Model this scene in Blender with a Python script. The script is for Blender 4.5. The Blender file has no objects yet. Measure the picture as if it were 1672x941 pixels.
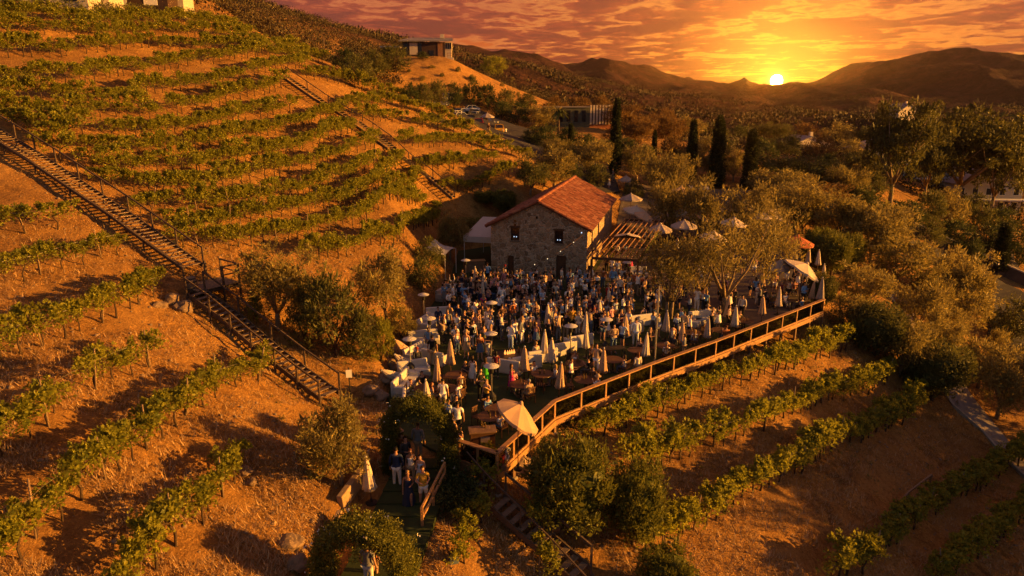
import bpy, bmesh, math, random
import numpy as np
from mathutils import Vector, Matrix, Euler

random.seed(7)
RNG = np.random.default_rng(7)
scene = bpy.context.scene
COL = scene.collection
rad = math.radians
PI = math.pi

# ------------------------------------------------------------------ camera
HC = 15.5                       # camera height above the terrace floor
FPX = 1115.0                    # focal length in photo pixels (1672 wide)
PITCH = rad(15.5)
SP, CP = math.sin(PITCH), math.cos(PITCH)
cam_d = bpy.data.cameras.new('camera')
cam = bpy.data.objects.new('camera', cam_d)
COL.objects.link(cam)
cam_d.sensor_width = 36.0
cam_d.lens = 36.0 * FPX / 1672.0
cam_d.clip_start = 0.5
cam_d.clip_end = 20000
cam.location = (0, 0, HC)
cam.rotation_euler = (rad(90) - PITCH, 0, 0)
scene.camera = cam


def PD(u, v, d):
    """photo point at depth d -> world point"""
    r = (u - 836.0) / FPX
    dn = (v - 470.5) / FPX
    return Vector((r * d, d * (CP - dn * SP), HC - d * (SP + dn * CP)))


def PZ(u, v, z=0.0):
    """photo point on the horizontal plane z -> world point"""
    dn = (v - 470.5) / FPX
    return PD(u, v, (HC - z) / (SP + dn * CP))


def depth_of(p):
    return p[1] * CP + (HC - p[2]) * SP


def pix(p):
    d = depth_of(p)
    dn = ((HC - p[2]) * CP - p[1] * SP) / d
    return 836 + FPX * p[0] / d, 470.5 + FPX * dn


# ------------------------------------------------------------------ terrain
CZ = [  # u, v, z
    (700, 560, 0), (800, 480, 0), (900, 500, 0), (1000, 560, 0), (1100, 540, 0), (1250, 470, 0), (1325, 490, 0),
    (900, 640, 0), (830, 700, 0), (760, 650, 0), (700, 620, 0), (690, 680, 0), (1000, 420, 0), (1150, 410, .1), (1250, 410, .1),
    (1060, 370, .3), (1100, 332, 1.2), (1200, 330, 1.6), (1003, 288, 4.8), (1170, 304, 3.0), (1290, 400, -.2),
    (545, 660, .3), (330, 470, 4.8), (735, 330, 6.0), (600, 400, 4.5), (300, 380, 6.8), (450, 560, 2.2), (620, 600, .9),
    (660, 520, 1.2), (700, 430, 2.2), (790, 350, 5.2), (830, 320, 5.4), 
    (480, 850, .6), (400, 800, 1.1), (450, 750, 1.4), (250, 800, 2.8), (400, 941, .9), (200, 941, 2.2), (510, 940, .1),
    (690, 780, -.3), (600, 930, -.8), (640, 860, -.6), (560, 1100, -1.0), (720, 900, -.9),
    (400, 650, 2.4), (200, 600, 4.2), (200, 450, 5.9),
]
CD = [  # u, v, depth
    (0, 941, 18), (0, 800, 21), (0, 650, 25.5), (0, 450, 35.5), (0, 300, 44), (0, 225, 50), (-250, 500, 33), (-300, 941, 17),
    (0, 120, 60), (0, 20, 70), (-200, 100, 62), (150, 200, 55), (250, 100, 73), (330, 30, 94), (430, 66, 96), (560, 112, 97),
    (640, 147, 97), (720, 178, 96), (800, 243, 88), (860, 292, 80.8), (465, 130, 78), (300, 250, 57), (500, 250, 66), (600, 200, 80),
    (640, 260, 70), (700, 230, 82), (-200, 10, 75),
    # behind the crest
    (330, -8, 125), (0, -25, 95), (-250, -20, 95), (180, -14, 104), (430, 60, 130), (560, 125, 130), (640, 160, 126), (720, 195, 118),
    (800, 232, 112), (830, 224, 116), (770, 203, 135), (700, 195, 145), (860, 240, 108), (930, 255, 108),
    # house hill
    (690, 92, 170), (640, 92, 172), (735, 96, 168), (740, 168, 152), (660, 150, 150), (820, 150, 172), (880, 175, 170), (760, 120, 165),
    (590, 110, 172), (520, 95, 165), (450, 50, 175), (690, 88, 185), (560, 85, 195), (960, 208, 150), (900, 215, 145), (1000, 195, 210),
    # valley floor and the slopes beyond it
    (1100, 230, 180), (1250, 250, 150), (1250, 230, 250), (1400, 262, 150), (1268, 220, 350), (1268, 180, 750), (1150, 190, 420),
    (1050, 190, 330), (1500, 180, 800), (1580, 180, 700), (1580, 252, 300), (1672, 190, 800), (1800, 200, 700), (1800, 300, 250),
    (1450, 225, 330), (1100, 165, 850), (1000, 150, 520), (1200, 165, 1000),
    # ground right of the terrace, falling to the road
    (1600, 480, 100), (1600, 400, 115), (1600, 335, 140), (1500, 330, 125), (1672, 620, 69), (1672, 780, 48), (1672, 941, 36),
    (1500, 941, 33), (1300, 941, 30), (1050, 941, 27.5), (900, 941, 26.5), (800, 941, 25.8), (1200, 800, 34), (1450, 700, 46),
    (1350, 600, 47.3), (1345, 545, 51.5), (1400, 560, 52), (1500, 560, 60), (1500, 450, 78), (1400, 400, 82), (1600, 560, 75),
    (1450, 340, 105), (1672, 400, 120), (950, 705, 35.3), (1100, 642, 40.3), (840, 800, 29.9), (1220, 600, 43.6), (1330, 430, 70),
    (1850, 780, 46), (1850, 600, 72), (1900, 941, 36), (1900, 450, 110), (1340, 360, 95),
]
SKY_A = [(300, -60), (350, -30), (400, -6), (450, 12), (500, 32), (540, 46), (580, 57), (620, 56), (660, 58), (700, 66), (745, 68),
         (800, 92), (850, 101), (880, 108), (950, 131), (1010, 156), (1080, 180)]
SKY_B = [(850, 97), (890, 96), (930, 92), (975, 100), (1050, 112), (1110, 126), (1150, 139), (1200, 145), (1250, 150)]
SKY_C = [(1290, 142), (1330, 129), (1370, 118), (1400, 118), (1440, 108), (1455, 106), (1480, 107), (1500, 113), (1518, 104), (1540, 92), (1580, 82),
         (1610, 84), (1672, 97), (1740, 104), (1850, 110), (2000, 120)]
pts = [tuple(PZ(u, v, z)) for u, v, z in CZ] + [tuple(PD(u, v, d)) for u, v, d in CD]
for u, v in SKY_A:
    d = 420 - (u - 300) * 0.10
    a = PD(u, v, d); pts.append(tuple(a))
    b = PD(u, v + 25, d * 1.3); pts.append(tuple(b))
for (u, v) in SKY_B:
    d = 1500
    pts.append(tuple(PD(u, v, d))); pts.append(tuple(PD(u, v + 18, d * 1.35)))
for (u, v) in SKY_C:
    d = 1450
    pts.append(tuple(PD(u, v, d))); pts.append(tuple(PD(u, v + 22, d * 1.35)))
for u in (-400, 0, 300, 600, 900, 1200, 1500, 1900):
    pts.append(tuple(PD(u, 185, 3500)))
for u in (-250, -100, 50, 200):
    pts.append(tuple(PD(u, -90, 420))); pts.append(tuple(PD(u, -60, 560)))
    pts.append(tuple(PD(u, 20, 1500)))
pts += [(0, 6, -2.5), (-8, 5, .5), (-20, 4, 5), (-45, 4, 13), (10, 4, -8), (30, 4, -15), (60, 10, -17), (90, 30, -17), (-70, 40, 20),
        (-100, 10, 26), (-3, 12, -1.6), (120, 60, -15), (140, 5, -20)]
CT = np.array(pts)


def lp(x, y):
    r = np.maximum(np.hypot(x, y), 1.0)
    return np.arctan2(x, y), np.log(r)


_a, _b = lp(CT[:, 0], CT[:, 1])


def _phi(r2):
    return np.where(r2 > 1e-12, r2 * np.log(np.maximum(r2, 1e-12)), 0.0)


def _solve():
    n = len(CT)
    r2 = (_a[:, None] - _a[None]) ** 2 + (_b[:, None] - _b[None]) ** 2
    K = _phi(r2) + np.eye(n) * 2e-4
    Pm = np.stack([np.ones(n), _a, _b], 1)
    A = np.zeros((n + 3, n + 3)); A[:n, :n] = K; A[:n, n:] = Pm; A[n:, :n] = Pm.T
    # heights scaled by distance, so that the smoothing is even in the angle
    rhs = np.zeros(n + 3); rhs[:n] = (CT[:, 2] - 0) / np.exp(_b)
    return np.linalg.solve(A, rhs)


_W = _solve()


def vnoise(x, y, seed=0):
    """cheap smooth value noise"""
    xi = np.floor(x).astype(np.int64); yi = np.floor(y).astype(np.int64)
    fx = x - xi; fy = y - yi
    fx = fx * fx * (3 - 2 * fx); fy = fy * fy * (3 - 2 * fy)

    def h(i, j):
        n = (i * 374761393 + j * 668265263 + seed * 1442695041) & 0x7fffffff
        n = ((n ^ (n >> 13)) * 1274126177) & 0x7fffffff
        return ((n ^ (n >> 16)) & 0xffff) / 65535.0
    a = h(xi, yi); b = h(xi + 1, yi); c = h(xi, yi + 1); d = h(xi + 1, yi + 1)
    return (a * (1 - fx) + b * fx) * (1 - fy) + (c * (1 - fx) + d * fx) * fy - .5


EDGE = [PZ(750, 755), PZ(812, 776), PZ(905, 687), PZ(1061, 623), PZ(1167, 583), PZ(1343, 511)]   # terrace edge along the railing
TERR = [(p.x, p.y) for p in EDGE] + [(p.x, p.y) for p in (
    PZ(1330, 440), PZ(1290, 405), PZ(1240, 396), PZ(1100, 384), PZ(1030, 384), PZ(1000, 400), PZ(957, 445), PZ(803, 430), PZ(800, 402), PZ(748, 410), PZ(735, 455),
    PZ(690, 520), PZ(650, 590), PZ(632, 650), PZ(640, 700))]
PATHP = [(p.x, p.y) for p in (PZ(640, 700), PZ(612, 790, -.2), PZ(548, 870, -.6), PZ(500, 1010, -1), PZ(660, 1010, -1), PZ(690, 860, -.6),
                              PZ(722, 790, -.2), PZ(750, 755))]


def inside(x, y, poly):
    r = np.zeros(x.shape, bool)
    n = len(poly)
    for i in range(n):
        x1, y1 = poly[i]; x2, y2 = poly[(i + 1) % n]
        if y1 == y2:
            continue
        c = ((y1 > y) != (y2 > y)) & (x < (x2 - x1) * (y - y1) / (y2 - y1) + x1)
        r ^= c
    return r


def pdist(x, y, poly):
    d = np.full(x.shape, 1e9)
    n = len(poly)
    for i in range(n):
        x1, y1 = poly[i]; x2, y2 = poly[(i + 1) % n]
        dx, dy = x2 - x1, y2 - y1
        t = np.clip(((x - x1) * dx + (y - y1) * dy) / max(dx * dx + dy * dy, 1e-9), 0, 1)
        d = np.minimum(d, np.hypot(x - x1 - t * dx, y - y1 - t * dy))
    return d


def path_z(x, y):
    """gentle fall of the entrance path"""
    q = np.clip((27.0 - y) / 9.0, 0, 1.6)
    return -0.75 * q


def height(x, y):
    x = np.atleast_1d(np.asarray(x, float)); y = np.atleast_1d(np.asarray(y, float))
    out = np.empty(x.shape)
    for s in range(0, x.size, 40000):
        xs, ys = x.ravel()[s:s + 40000], y.ravel()[s:s + 40000]
        a, b = lp(xs, ys)
        K = _phi((a[:, None] - _a[None]) ** 2 + (b[:, None] - _b[None]) ** 2)
        z = K @ _W[:len(_a)] + _W[-3] + _W[-2] * a + _W[-1] * b
        r = np.exp(b)
        z = z * r
        # ridges and gullies grow with distance
        k = np.clip((r - 160) / 300, 0, 1)
        z += k * (vnoise(xs / 90, ys / 90, 1) * 13 + vnoise(xs / 38, ys / 38, 2) * 6)
        kk = np.clip((r - 500) / 700, 0, 1)
        rid = np.abs(vnoise(xs / 260 + ys / 900, ys / 420, 5)) + .5 * np.abs(vnoise(xs / 110, ys / 170, 6))
        rid2 = np.abs(vnoise(xs / 55, ys / 75, 7))
        z += kk * (-rid * 80 - rid2 * 26 + 21)
        n = np.clip((r - 6) / 20, 0, 1) * (1 - k)
        z += n * (vnoise(xs / 3.1, ys / 3.1, 3) * .26 + vnoise(xs / 1.1, ys / 1.1, 4) * .12 + vnoise(xs / .45, ys / .45, 8) * .10 + vnoise(xs / .2, ys / .2, 9) * .05)
        near = (r < 110)
        if near.any():
            xn, yn, zn = xs[near], ys[near], z[near]
            for poly, top in ((TERR, None), (PATHP, 1)):
                ins = inside(xn, yn, poly); dd = pdist(xn, yn, poly)
                flat = (np.full(xn.shape, -.14) if top is None else path_z(xn, yn) - .12)
                if top is None:
                    w = np.where(ins, 1.0, np.clip(1 - dd / .5, 0, 1))
                    # terrace edge over the drop: ground stays under the deck
                    zn = zn * (1 - w) + np.where(ins, np.minimum(zn, flat) * (dd < 2.5) + flat * (dd >= 2.5), np.minimum(zn, zn)) * w
                    zn = np.where(ins, np.minimum(zn, flat), np.minimum(zn, -.1 + dd * 1.15))
                else:
                    w = np.where(ins, 1.0, np.clip(1 - dd / .35, 0, 1))
                    zn = zn * (1 - w) + np.minimum(zn, flat) * w
            z[near] = zn
        out.ravel()[s:s + 40000] = z
    return out


def hz(x, y):
    return float(height(x, y)[0])


_tc = np.concatenate([np.linspace(12, 120, 500), np.geomspace(121, 2500, 400)])


def G(u, v):
    """photo pixel -> first point of the ground it sees"""
    r = (u - 836.0) / FPX; dn = (v - 470.5) / FPX
    x = r * _tc; y = _tc * (CP - dn * SP); zz = HC - _tc * (SP + dn * CP)
    h = height(x, y)
    below = np.nonzero(zz <= h)[0]
    if len(below) == 0:
        return PD(u, v, 400)
    i = below[0]
    if i == 0:
        return PD(u, v, _tc[0])
    f0, f1 = zz[i - 1] - h[i - 1], zz[i] - h[i]
    t = f0 / (f0 - f1 + 1e-9)
    return PD(u, v, _tc[i - 1] + t * (_tc[i] - _tc[i - 1]))


# ------------------------------------------------------------------ object helpers
USED = {}


def link(name, mesh, mats=(), parent=None, loc=None, rot=None, color=None):
    o = bpy.data.objects.new(name, mesh)
    COL.objects.link(o)
    if mesh is not None:
        for m in (mats if isinstance(mats, (list, tuple)) else [mats]):
            if m is not None:
                mesh.materials.append(m)
    if parent is not None:
        o.parent = parent
    if loc is not None:
        o.location = loc
    if rot is not None:
        o.rotation_euler = rot
    if color is not None:
        o.color = color
    return o


def tag(o, label, cat, group=None, kind=None):
    if label:
        o['label'] = label
    if cat:
        o['category'] = cat
    if group:
        o['group'] = group
    if kind:
        o['kind'] = kind
    return o


def thing(name, label, cat, loc=(0, 0, 0), rz=0.0, group=None):
    o = bpy.data.objects.new(name, None)
    COL.objects.link(o)
    o.empty_display_size = .2
    o.location = loc
    o.rotation_euler = (0, 0, rz)
    return tag(o, label, cat, group)


def dup(root, loc, rz=0.0, scale=None, label=None, group=None, color=None):
    r = root.copy(); COL.objects.link(r)
    r.location = loc; r.rotation_euler = (0, 0, rz)
    if scale is not None:
        r.scale = scale if hasattr(scale, '__len__') else (scale,) * 3
    if label:
        r['label'] = label
    if group:
        r['group'] = group
    for ch in root.children:
        c = ch.copy(); COL.objects.link(c); c.parent = r
        for g in ch.children:
            e = g.copy(); COL.objects.link(e); e.parent = c
    return r


def np_mesh(name, V, F, mat_idx=None, smooth=False, attr=None):
    """V (n,3), F (m,k) arrays -> mesh"""
    V = np.asarray(V, np.float32); F = np.asarray(F, np.int32)
    me = bpy.data.meshes.new(name)
    me.vertices.add(len(V)); me.vertices.foreach_set('co', V.ravel())
    k = F.shape[1]
    me.loops.add(F.size); me.loops.foreach_set('vertex_index', F.ravel())
    me.polygons.add(len(F))
    me.polygons.foreach_set('loop_start', np.arange(0, F.size, k, dtype=np.int32))
    me.polygons.foreach_set('loop_total', np.full(len(F), k, np.int32))
    if mat_idx is not None:
        me.polygons.foreach_set('material_index', np.asarray(mat_idx, np.int32))
    if smooth:
        me.polygons.foreach_set('use_smooth', np.ones(len(F), bool))
    me.update(calc_edges=True)
    return me


class MB:
    """collects shapes into one mesh"""

    def __init__(self):
        self.v = []; self.f = []; self.m = []; self.n = 0

    def add(self, verts, faces, mi=0):
        b = self.n
        self.v.extend([tuple(p) for p in verts]); self.n += len(verts)
        for f in faces:
            self.f.append(tuple(i + b for i in f)); self.m.append(mi)

    def box(self, c, s, rz=0.0, mi=0, M=None):
        hx, hy, hz_ = s[0] / 2, s[1] / 2, s[2] / 2
        R = Matrix.Rotation(rz, 3, 'Z')
        vs = []
        for dx, dy, dz in ((-1, -1, -1), (1, -1, -1), (1, 1, -1), (-1, 1, -1), (-1, -1, 1), (1, -1, 1), (1, 1, 1), (-1, 1, 1)):
            p = Vector((dx * hx, dy * hy, dz * hz_))
            p = (M @ p) if M is not None else (R @ p)
            vs.append(Vector(c) + p)
        self.add(vs, [(0, 3, 2, 1), (4, 5, 6, 7), (0, 1, 5, 4), (1, 2, 6, 5), (2, 3, 7, 6), (3, 0, 4, 7)], mi)

    def beam(self, a, b, w, h, mi=0, up=Vector((0, 0, 1))):
        a, b = Vector(a), Vector(b); d = (b - a)
        if d.length < 1e-6:
            return
        dn = d.normalized()
        s = dn.cross(up)
        if s.length < 1e-3:
            s = dn.cross(Vector((1, 0, 0)))
        s.normalize(); t = s.cross(dn).normalized()
        vs = []
        for p in (a, b):
            for i, j in ((-1, -1), (1, -1), (1, 1), (-1, 1)):
                vs.append(p + s * (i * w / 2) + t * (j * h / 2))
        self.add(vs, [(0, 1, 2, 3), (7, 6, 5, 4), (0, 4, 5, 1), (1, 5, 6, 2), (2, 6, 7, 3), (3, 7, 4, 0)], mi)

    def tube(self, path, radii, n=6, mi=0, cap=True):
        path = [Vector(p) for p in path]
        if not hasattr(radii, '__len__'):
            radii = [radii] * len(path)
        rings = []
        prev = None
        for i, p in enumerate(path):
            a = path[max(i - 1, 0)]; b = path[min(i + 1, len(path) - 1)]
            t = (b - a).normalized()
            if prev is None:
                s = t.cross(Vector((0, 0, 1)))
                if s.length < 1e-3:
                    s = t.cross(Vector((1, 0, 0)))
            else:
                s = prev - t * prev.dot(t)
            s.normalize(); prev = s
            w = t.cross(s)
            rings.append([p + (s * math.cos(2 * PI * k / n) + w * math.sin(2 * PI * k / n)) * radii[i] for k in range(n)])
        vs = [q for r in rings for q in r]
        fs = []
        for i in range(len(path) - 1):
            for k in range(n):
                fs.append((i * n + k, i * n + (k + 1) % n, (i + 1) * n + (k + 1) % n, (i + 1) * n + k))
        if cap:
            fs.append(tuple(range(n - 1, -1, -1)))
            fs.append(tuple((len(path) - 1) * n + k for k in range(n)))
        self.add(vs, fs, mi)

    def lathe(self, prof, n=12, c=(0, 0, 0), mi=0, sx=1, sy=1):
        vs = []; fs = []
        for r, z in prof:
            for k in range(n):
                a = 2 * PI * k / n
                vs.append((c[0] + r * math.cos(a) * sx, c[1] + r * math.sin(a) * sy, c[2] + z))
        for i in range(len(prof) - 1):
            for k in range(n):
                fs.append((i * n + k, i * n + (k + 1) % n, (i + 1) * n + (k + 1) % n, (i + 1) * n + k))
        fs.append(tuple(range(n - 1, -1, -1)))
        fs.append(tuple((len(prof) - 1) * n + k for k in range(n)))
        self.add(vs, fs, mi)

    def prism(self, poly, z0, z1, mi=0):
        n = len(poly)
        vs = [(p[0], p[1], z0) for p in poly] + [(p[0], p[1], z1) for p in poly]
        fs = [tuple(range(n - 1, -1, -1)), tuple(range(n, 2 * n))]
        for i in range(n):
            fs.append((i, (i + 1) % n, n + (i + 1) % n, n + i))
        self.add(vs, fs, mi)

    def mesh(self, name, smooth=False):
        me = bpy.data.meshes.new(name)
        me.from_pydata(self.v, [], self.f)
        me.polygons.foreach_set('material_index', np.array(self.m, np.int32))
        if smooth:
            me.polygons.foreach_set('use_smooth', np.ones(len(self.f), bool))
        me.update()
        return me

    def build(self, name, mats, parent=None, smooth=False, loc=None, rot=None, color=None, bevel=0):
        o = link(name, self.mesh(name, smooth), mats, parent, loc, rot, color)
        if bevel:
            b = o.modifiers.new('bevel', 'BEVEL'); b.width = bevel; b.segments = 2; b.limit_method = 'ANGLE'
        return o
# ------------------------------------------------------------------ materials
def new_mat(name):
    m = bpy.data.materials.new(name); m.use_nodes = True
    nt = m.node_tree; nt.nodes.clear()
    out = nt.nodes.new('ShaderNodeOutputMaterial')
    return m, nt, out


class NT:
    """tiny node helper"""

    def __init__(self, nt):
        self.nt = nt

    def n(self, t, **kw):
        nd = self.nt.nodes.new(t)
        for k, v in kw.items():
            if k.startswith('i_'):
                key = k[2:]
                key = int(key) if key.isdigit() else key.replace('_', ' ')
                nd.inputs[key].default_value = v
            else:
                setattr(nd, k, v)
        return nd

    def l(self, a, b):
        self.nt.links.new(a, b)

    def ramp(self, fac, stops, interp='LINEAR'):
        r = self.nt.nodes.new('ShaderNodeValToRGB')
        r.color_ramp.interpolation = interp
        e = r.color_ramp.elements
        while len(e) < len(stops):
            e.new(.5)
        for i, (p, c) in enumerate(stops):
            e[i].position = p
            e[i].color = (c[0], c[1], c[2], 1) if hasattr(c, '__len__') else (c, c, c, 1)
        self.l(fac, r.inputs[0])
        return r.outputs[0]

    def mix(self, fac, a, b, mode='MIX'):
        m = self.nt.nodes.new('ShaderNodeMix'); m.data_type = 'RGBA'; m.blend_type = mode
        for s, val in ((0, fac), (6, a), (7, b)):
            if hasattr(val, 'is_linked') or hasattr(val, 'links'):
                self.l(val, m.inputs[s])
            else:
                m.inputs[s].default_value = val if s == 0 else (val[0], val[1], val[2], 1)
        return m.outputs[2]

    def math(self, op, a, b=None, c=None, clamp=False):
        m = self.nt.nodes.new('ShaderNodeMath'); m.operation = op; m.use_clamp = clamp
        for i, val in enumerate((a, b, c)):
            if val is None:
                continue
            if hasattr(val, 'links'):
                self.l(val, m.inputs[i])
            else:
                m.inputs[i].default_value = val
        return m.outputs[0]

    def noise(self, vec, scale, detail=4, rough=.55, dist=0.0):
        t = self.n('ShaderNodeTexNoise'); t.inputs['Scale'].default_value = scale
        t.inputs['Detail'].default_value = detail; t.inputs['Roughness'].default_value = rough
        t.inputs['Distortion'].default_value = dist
        if vec is not None:
            self.l(vec, t.inputs['Vector'])
        return t.outputs[0]


def simple(name, col, rough=.7, var=.25, scale=6.0, bump=0.0, metal=0.0, spec=.3, coat=0.0, bscale=None):
    """principled colour broken up by object-space noise"""
    m, nt, out = new_mat(name); N = NT(nt)
    tc = N.n('ShaderNodeTexCoord')
    f = N.noise(tc.outputs['Object'], scale, 5, .6)
    c = N.ramp(f, [(.3, [x * (1 - var) for x in col]), (.7, [min(1, x * (1 + var)) for x in col])])
    p = N.n('ShaderNodeBsdfPrincipled')
    N.l(c, p.inputs['Base Color'])
    p.inputs['Metallic'].default_value = metal
    p.inputs['Specular IOR Level'].default_value = spec
    r = N.math('MULTIPLY_ADD', f, .25, rough - .12)
    N.l(r, p.inputs['Roughness'])
    p.inputs['Coat Weight'].default_value = coat
    if bump:
        b = N.n('ShaderNodeBump'); b.inputs['Strength'].default_value = bump; b.inputs['Distance'].default_value = .02
        N.l(N.noise(tc.outputs['Object'], bscale or scale * 6, 4, .6), b.inputs['Height'])
        N.l(b.outputs[0], p.inputs['Normal'])
    N.l(p.outputs[0], out.inputs[0])
    return m


def foliage(name, dark, light, trans=.35, rough=.55, scale=.9):
    m, nt, out = new_mat(name); N = NT(nt)
    geo = N.n('ShaderNodeNewGeometry'); oi = N.n('ShaderNodeObjectInfo')
    tc = N.n('ShaderNodeTexCoord')
    f1 = N.noise(tc.outputs['Object'], scale, 3, .6)
    r = N.math('MULTIPLY_ADD', geo.outputs['Random Per Island'], .55, N.math('MULTIPLY_ADD', f1, .9, -.25))
    r = N.math('ADD', r, N.math('MULTIPLY_ADD', oi.outputs['Random'], .24, -.12))
    c = N.ramp(r, [(.1, dark), (.55, [(a + b) / 2 for a, b in zip(dark, light)]), (.95, light)])
    p = N.n('ShaderNodeBsdfPrincipled'); N.l(c, p.inputs['Base Color'])
    p.inputs['Roughness'].default_value = rough
    p.inputs['Specular IOR Level'].default_value = .25
    t = N.n('ShaderNodeBsdfTranslucent')
    N.l(N.mix(.5, c, [min(1, x * 1.6) for x in light]), t.inputs[0])
    mx = N.n('ShaderNodeMixShader'); mx.inputs[0].default_value = trans
    N.l(p.outputs[0], mx.inputs[1]); N.l(t.outputs[0], mx.inputs[2])
    N.l(mx.outputs[0], out.inputs[0])
    return m


def objcolor(name, rough=.8, var=.12, scale=9, bump=.0, trans=0):
    """cloth that takes the object's own colour"""
    m, nt, out = new_mat(name); N = NT(nt)
    oi = N.n('ShaderNodeObjectInfo'); tc = N.n('ShaderNodeTexCoord')
    f = N.noise(tc.outputs['Object'], scale, 4, .6)
    c = N.mix(1.0, oi.outputs['Color'], N.ramp(f, [(.3, 1 - var), (.7, 1.0)]), 'MULTIPLY')
    p = N.n('ShaderNodeBsdfPrincipled'); N.l(c, p.inputs['Base Color'])
    p.inputs['Roughness'].default_value = rough; p.inputs['Specular IOR Level'].default_value = .2
    if bump:
        b = N.n('ShaderNodeBump'); b.inputs['Strength'].default_value = bump; b.inputs['Distance'].default_value = .02
        N.l(f, b.inputs['Height']); N.l(b.outputs[0], p.inputs['Normal'])
    if trans:
        t = N.n('ShaderNodeBsdfTranslucent'); N.l(c, t.inputs[0])
        mx = N.n('ShaderNodeMixShader'); mx.inputs[0].default_value = trans
        N.l(p.outputs[0], mx.inputs[1]); N.l(t.outputs[0], mx.inputs[2]); N.l(mx.outputs[0], out.inputs[0])
    else:
        N.l(p.outputs[0], out.inputs[0])
    return m


M = {}
M['leaf_vine'] = foliage('vine_leaves', (.06, .085, .010), (.34, .325, .035), .42)
M['leaf_olive'] = foliage('olive_leaves', (.075, .072, .020), (.34, .27, .085), .36)
M['leaf_dark'] = foliage('dark_leaves', (.022, .036, .010), (.085, .10, .026), .25)
M['leaf_hedge'] = foliage('hedge_leaves', (.04, .058, .011), (.20, .195, .03), .3)
M['leaf_bush'] = foliage('bush_leaves', (.045, .055, .014), (.15, .145, .04), .3)
M['leaf_cypress'] = foliage('cypress_leaves', (.012, .022, .008), (.05, .06, .018), .12)
M['leaf_big'] = foliage('tree_leaves', (.03, .042, .010), (.13, .12, .03), .3)
M['leaf_rust'] = foliage('rust_leaves', (.08, .045, .012), (.24, .14, .04), .3)
M['leaf_far'] = foliage('chaparral_leaves', (.024, .020, .007), (.075, .050, .016), .0, scale=.05)
M['blossom'] = simple('blossom_white', (.75, .72, .66), .7)
M['bark'] = simple('bark', (.085, .055, .035), .9, .4, 5, .6)
M['bark_pale'] = simple('pale_bark', (.22, .16, .10), .9, .4, 4, .5)
M['vine_wood'] = simple('vine_wood', (.06, .038, .024), .9, .35, 8, .5)
M['stake'] = simple('weathered_stake', (.20, .14, .09), .85, .3, 7, .3)
M['stair_wood'] = simple('dark_stair_timber', (.085, .058, .042), .75, .35, 5, .35)
M['tread_wood'] = simple('worn_tread_timber', (.17, .12, .085), .7, .35, 6, .35)
M['rail_wood'] = simple('varnished_rail_timber', (.36, .195, .085), .45, .25, 4, .2, spec=.5)
M['deck_wood'] = simple('deck_timber', (.20, .12, .07), .6, .3, 4, .3)
M['pergola_wood'] = simple('pergola_timber', (.26, .13, .065), .6, .3, 4, .2)
M['dark_wood'] = simple('dark_furniture_timber', (.10, .048, .025), .5, .3, 5, .2)
M['black'] = simple('black_metal', (.018, .017, .017), .45, .2, 8)
M['steel'] = simple('brushed_steel', (.55, .54, .52), .35, .1, 8, metal=.9)
M['white_metal'] = simple('pale_enamel', (.50, .48, .46), .45, .08, 5)
M['canvas'] = simple('cream_canvas', (.56, .46, .36), .8, .08, 3, .15, bscale=30)
M['canvas_tan'] = simple('tan_canvas', (.46, .30, .19), .8, .1, 3, .15, bscale=30)
M['canvas_grey'] = simple('grey_canvas', (.34, .28, .25), .8, .1, 3, .15, bscale=30)
M['canvas_red'] = simple('rust_canvas', (.42, .12, .05), .8, .1, 3, .15, bscale=30)
M['tent'] = simple('white_tent_fabric', (.42, .41, .40), .6, .06, 2, .1)
M['sofa'] = simple('white_sofa_vinyl', (.55, .525, .49), .55, .07, 4, .1)
M['sofa_base'] = simple('sofa_plinth', (.40, .37, .34), .6, .1, 4)
M['concrete'] = simple('concrete', (.30, .26, .22), .85, .2, 2, .3)
M['pathgrey'] = simple('path_concrete', (.22, .185, .17), .85, .15, 1.5, .3)
M['paving'] = simple('dark_paving', (.10, .08, .065), .85, .25, 1.5, .2)
M['asphalt'] = simple('asphalt', (.032, .03, .032), .85, .25, .6, .3, bscale=20)
M['turf'] = simple('artificial_turf', (.03, .045, .014), .9, .3, 3.0, .5, bscale=60)
M['rock'] = simple('rock', (.20, .14, .095), .9, .35, 1.5, .8, bscale=6)
M['garden_wall'] = simple('ochre_wall', (.34, .23, .13), .9, .2, 2, .3)
M['stucco'] = simple('cream_stucco', (.50, .43, .35), .85, .1, 1.2, .2)
M['dark_board'] = simple('dark_cladding', (.050, .028, .022), .6, .3, 3, .2)
M['grey_roof'] = simple('grey_metal_roof', (.20, .19, .20), .5, .15, 1.5)
M['window_dark'] = simple('dark_window_glass', (.012, .012, .015), .12, .2, 2, spec=.6)
M['cloth'] = objcolor('clothing', .85, .22, 9, .3)
M['hair'] = objcolor('hair', .55, .4, 25)
M['paint'] = objcolor('car_paint', .32, .06, 3)
M['bottle'] = simple('bottle_glass', (.10, .06, .02), .15, .2, 8, spec=.6)
M['plate'] = simple('white_china', (.75, .74, .72), .3, .05, 8)
M['tyre'] = simple('rubber', (.02, .02, .02), .8, .2, 8)
M['sign_white'] = simple('white_sign_board', (.72, .70, .66), .6, .06, 3)
M['red_barrel'] = simple('red_bucket_paint', (.45, .03, .02), .45, .1, 4)
M['skin'] = None


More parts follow.
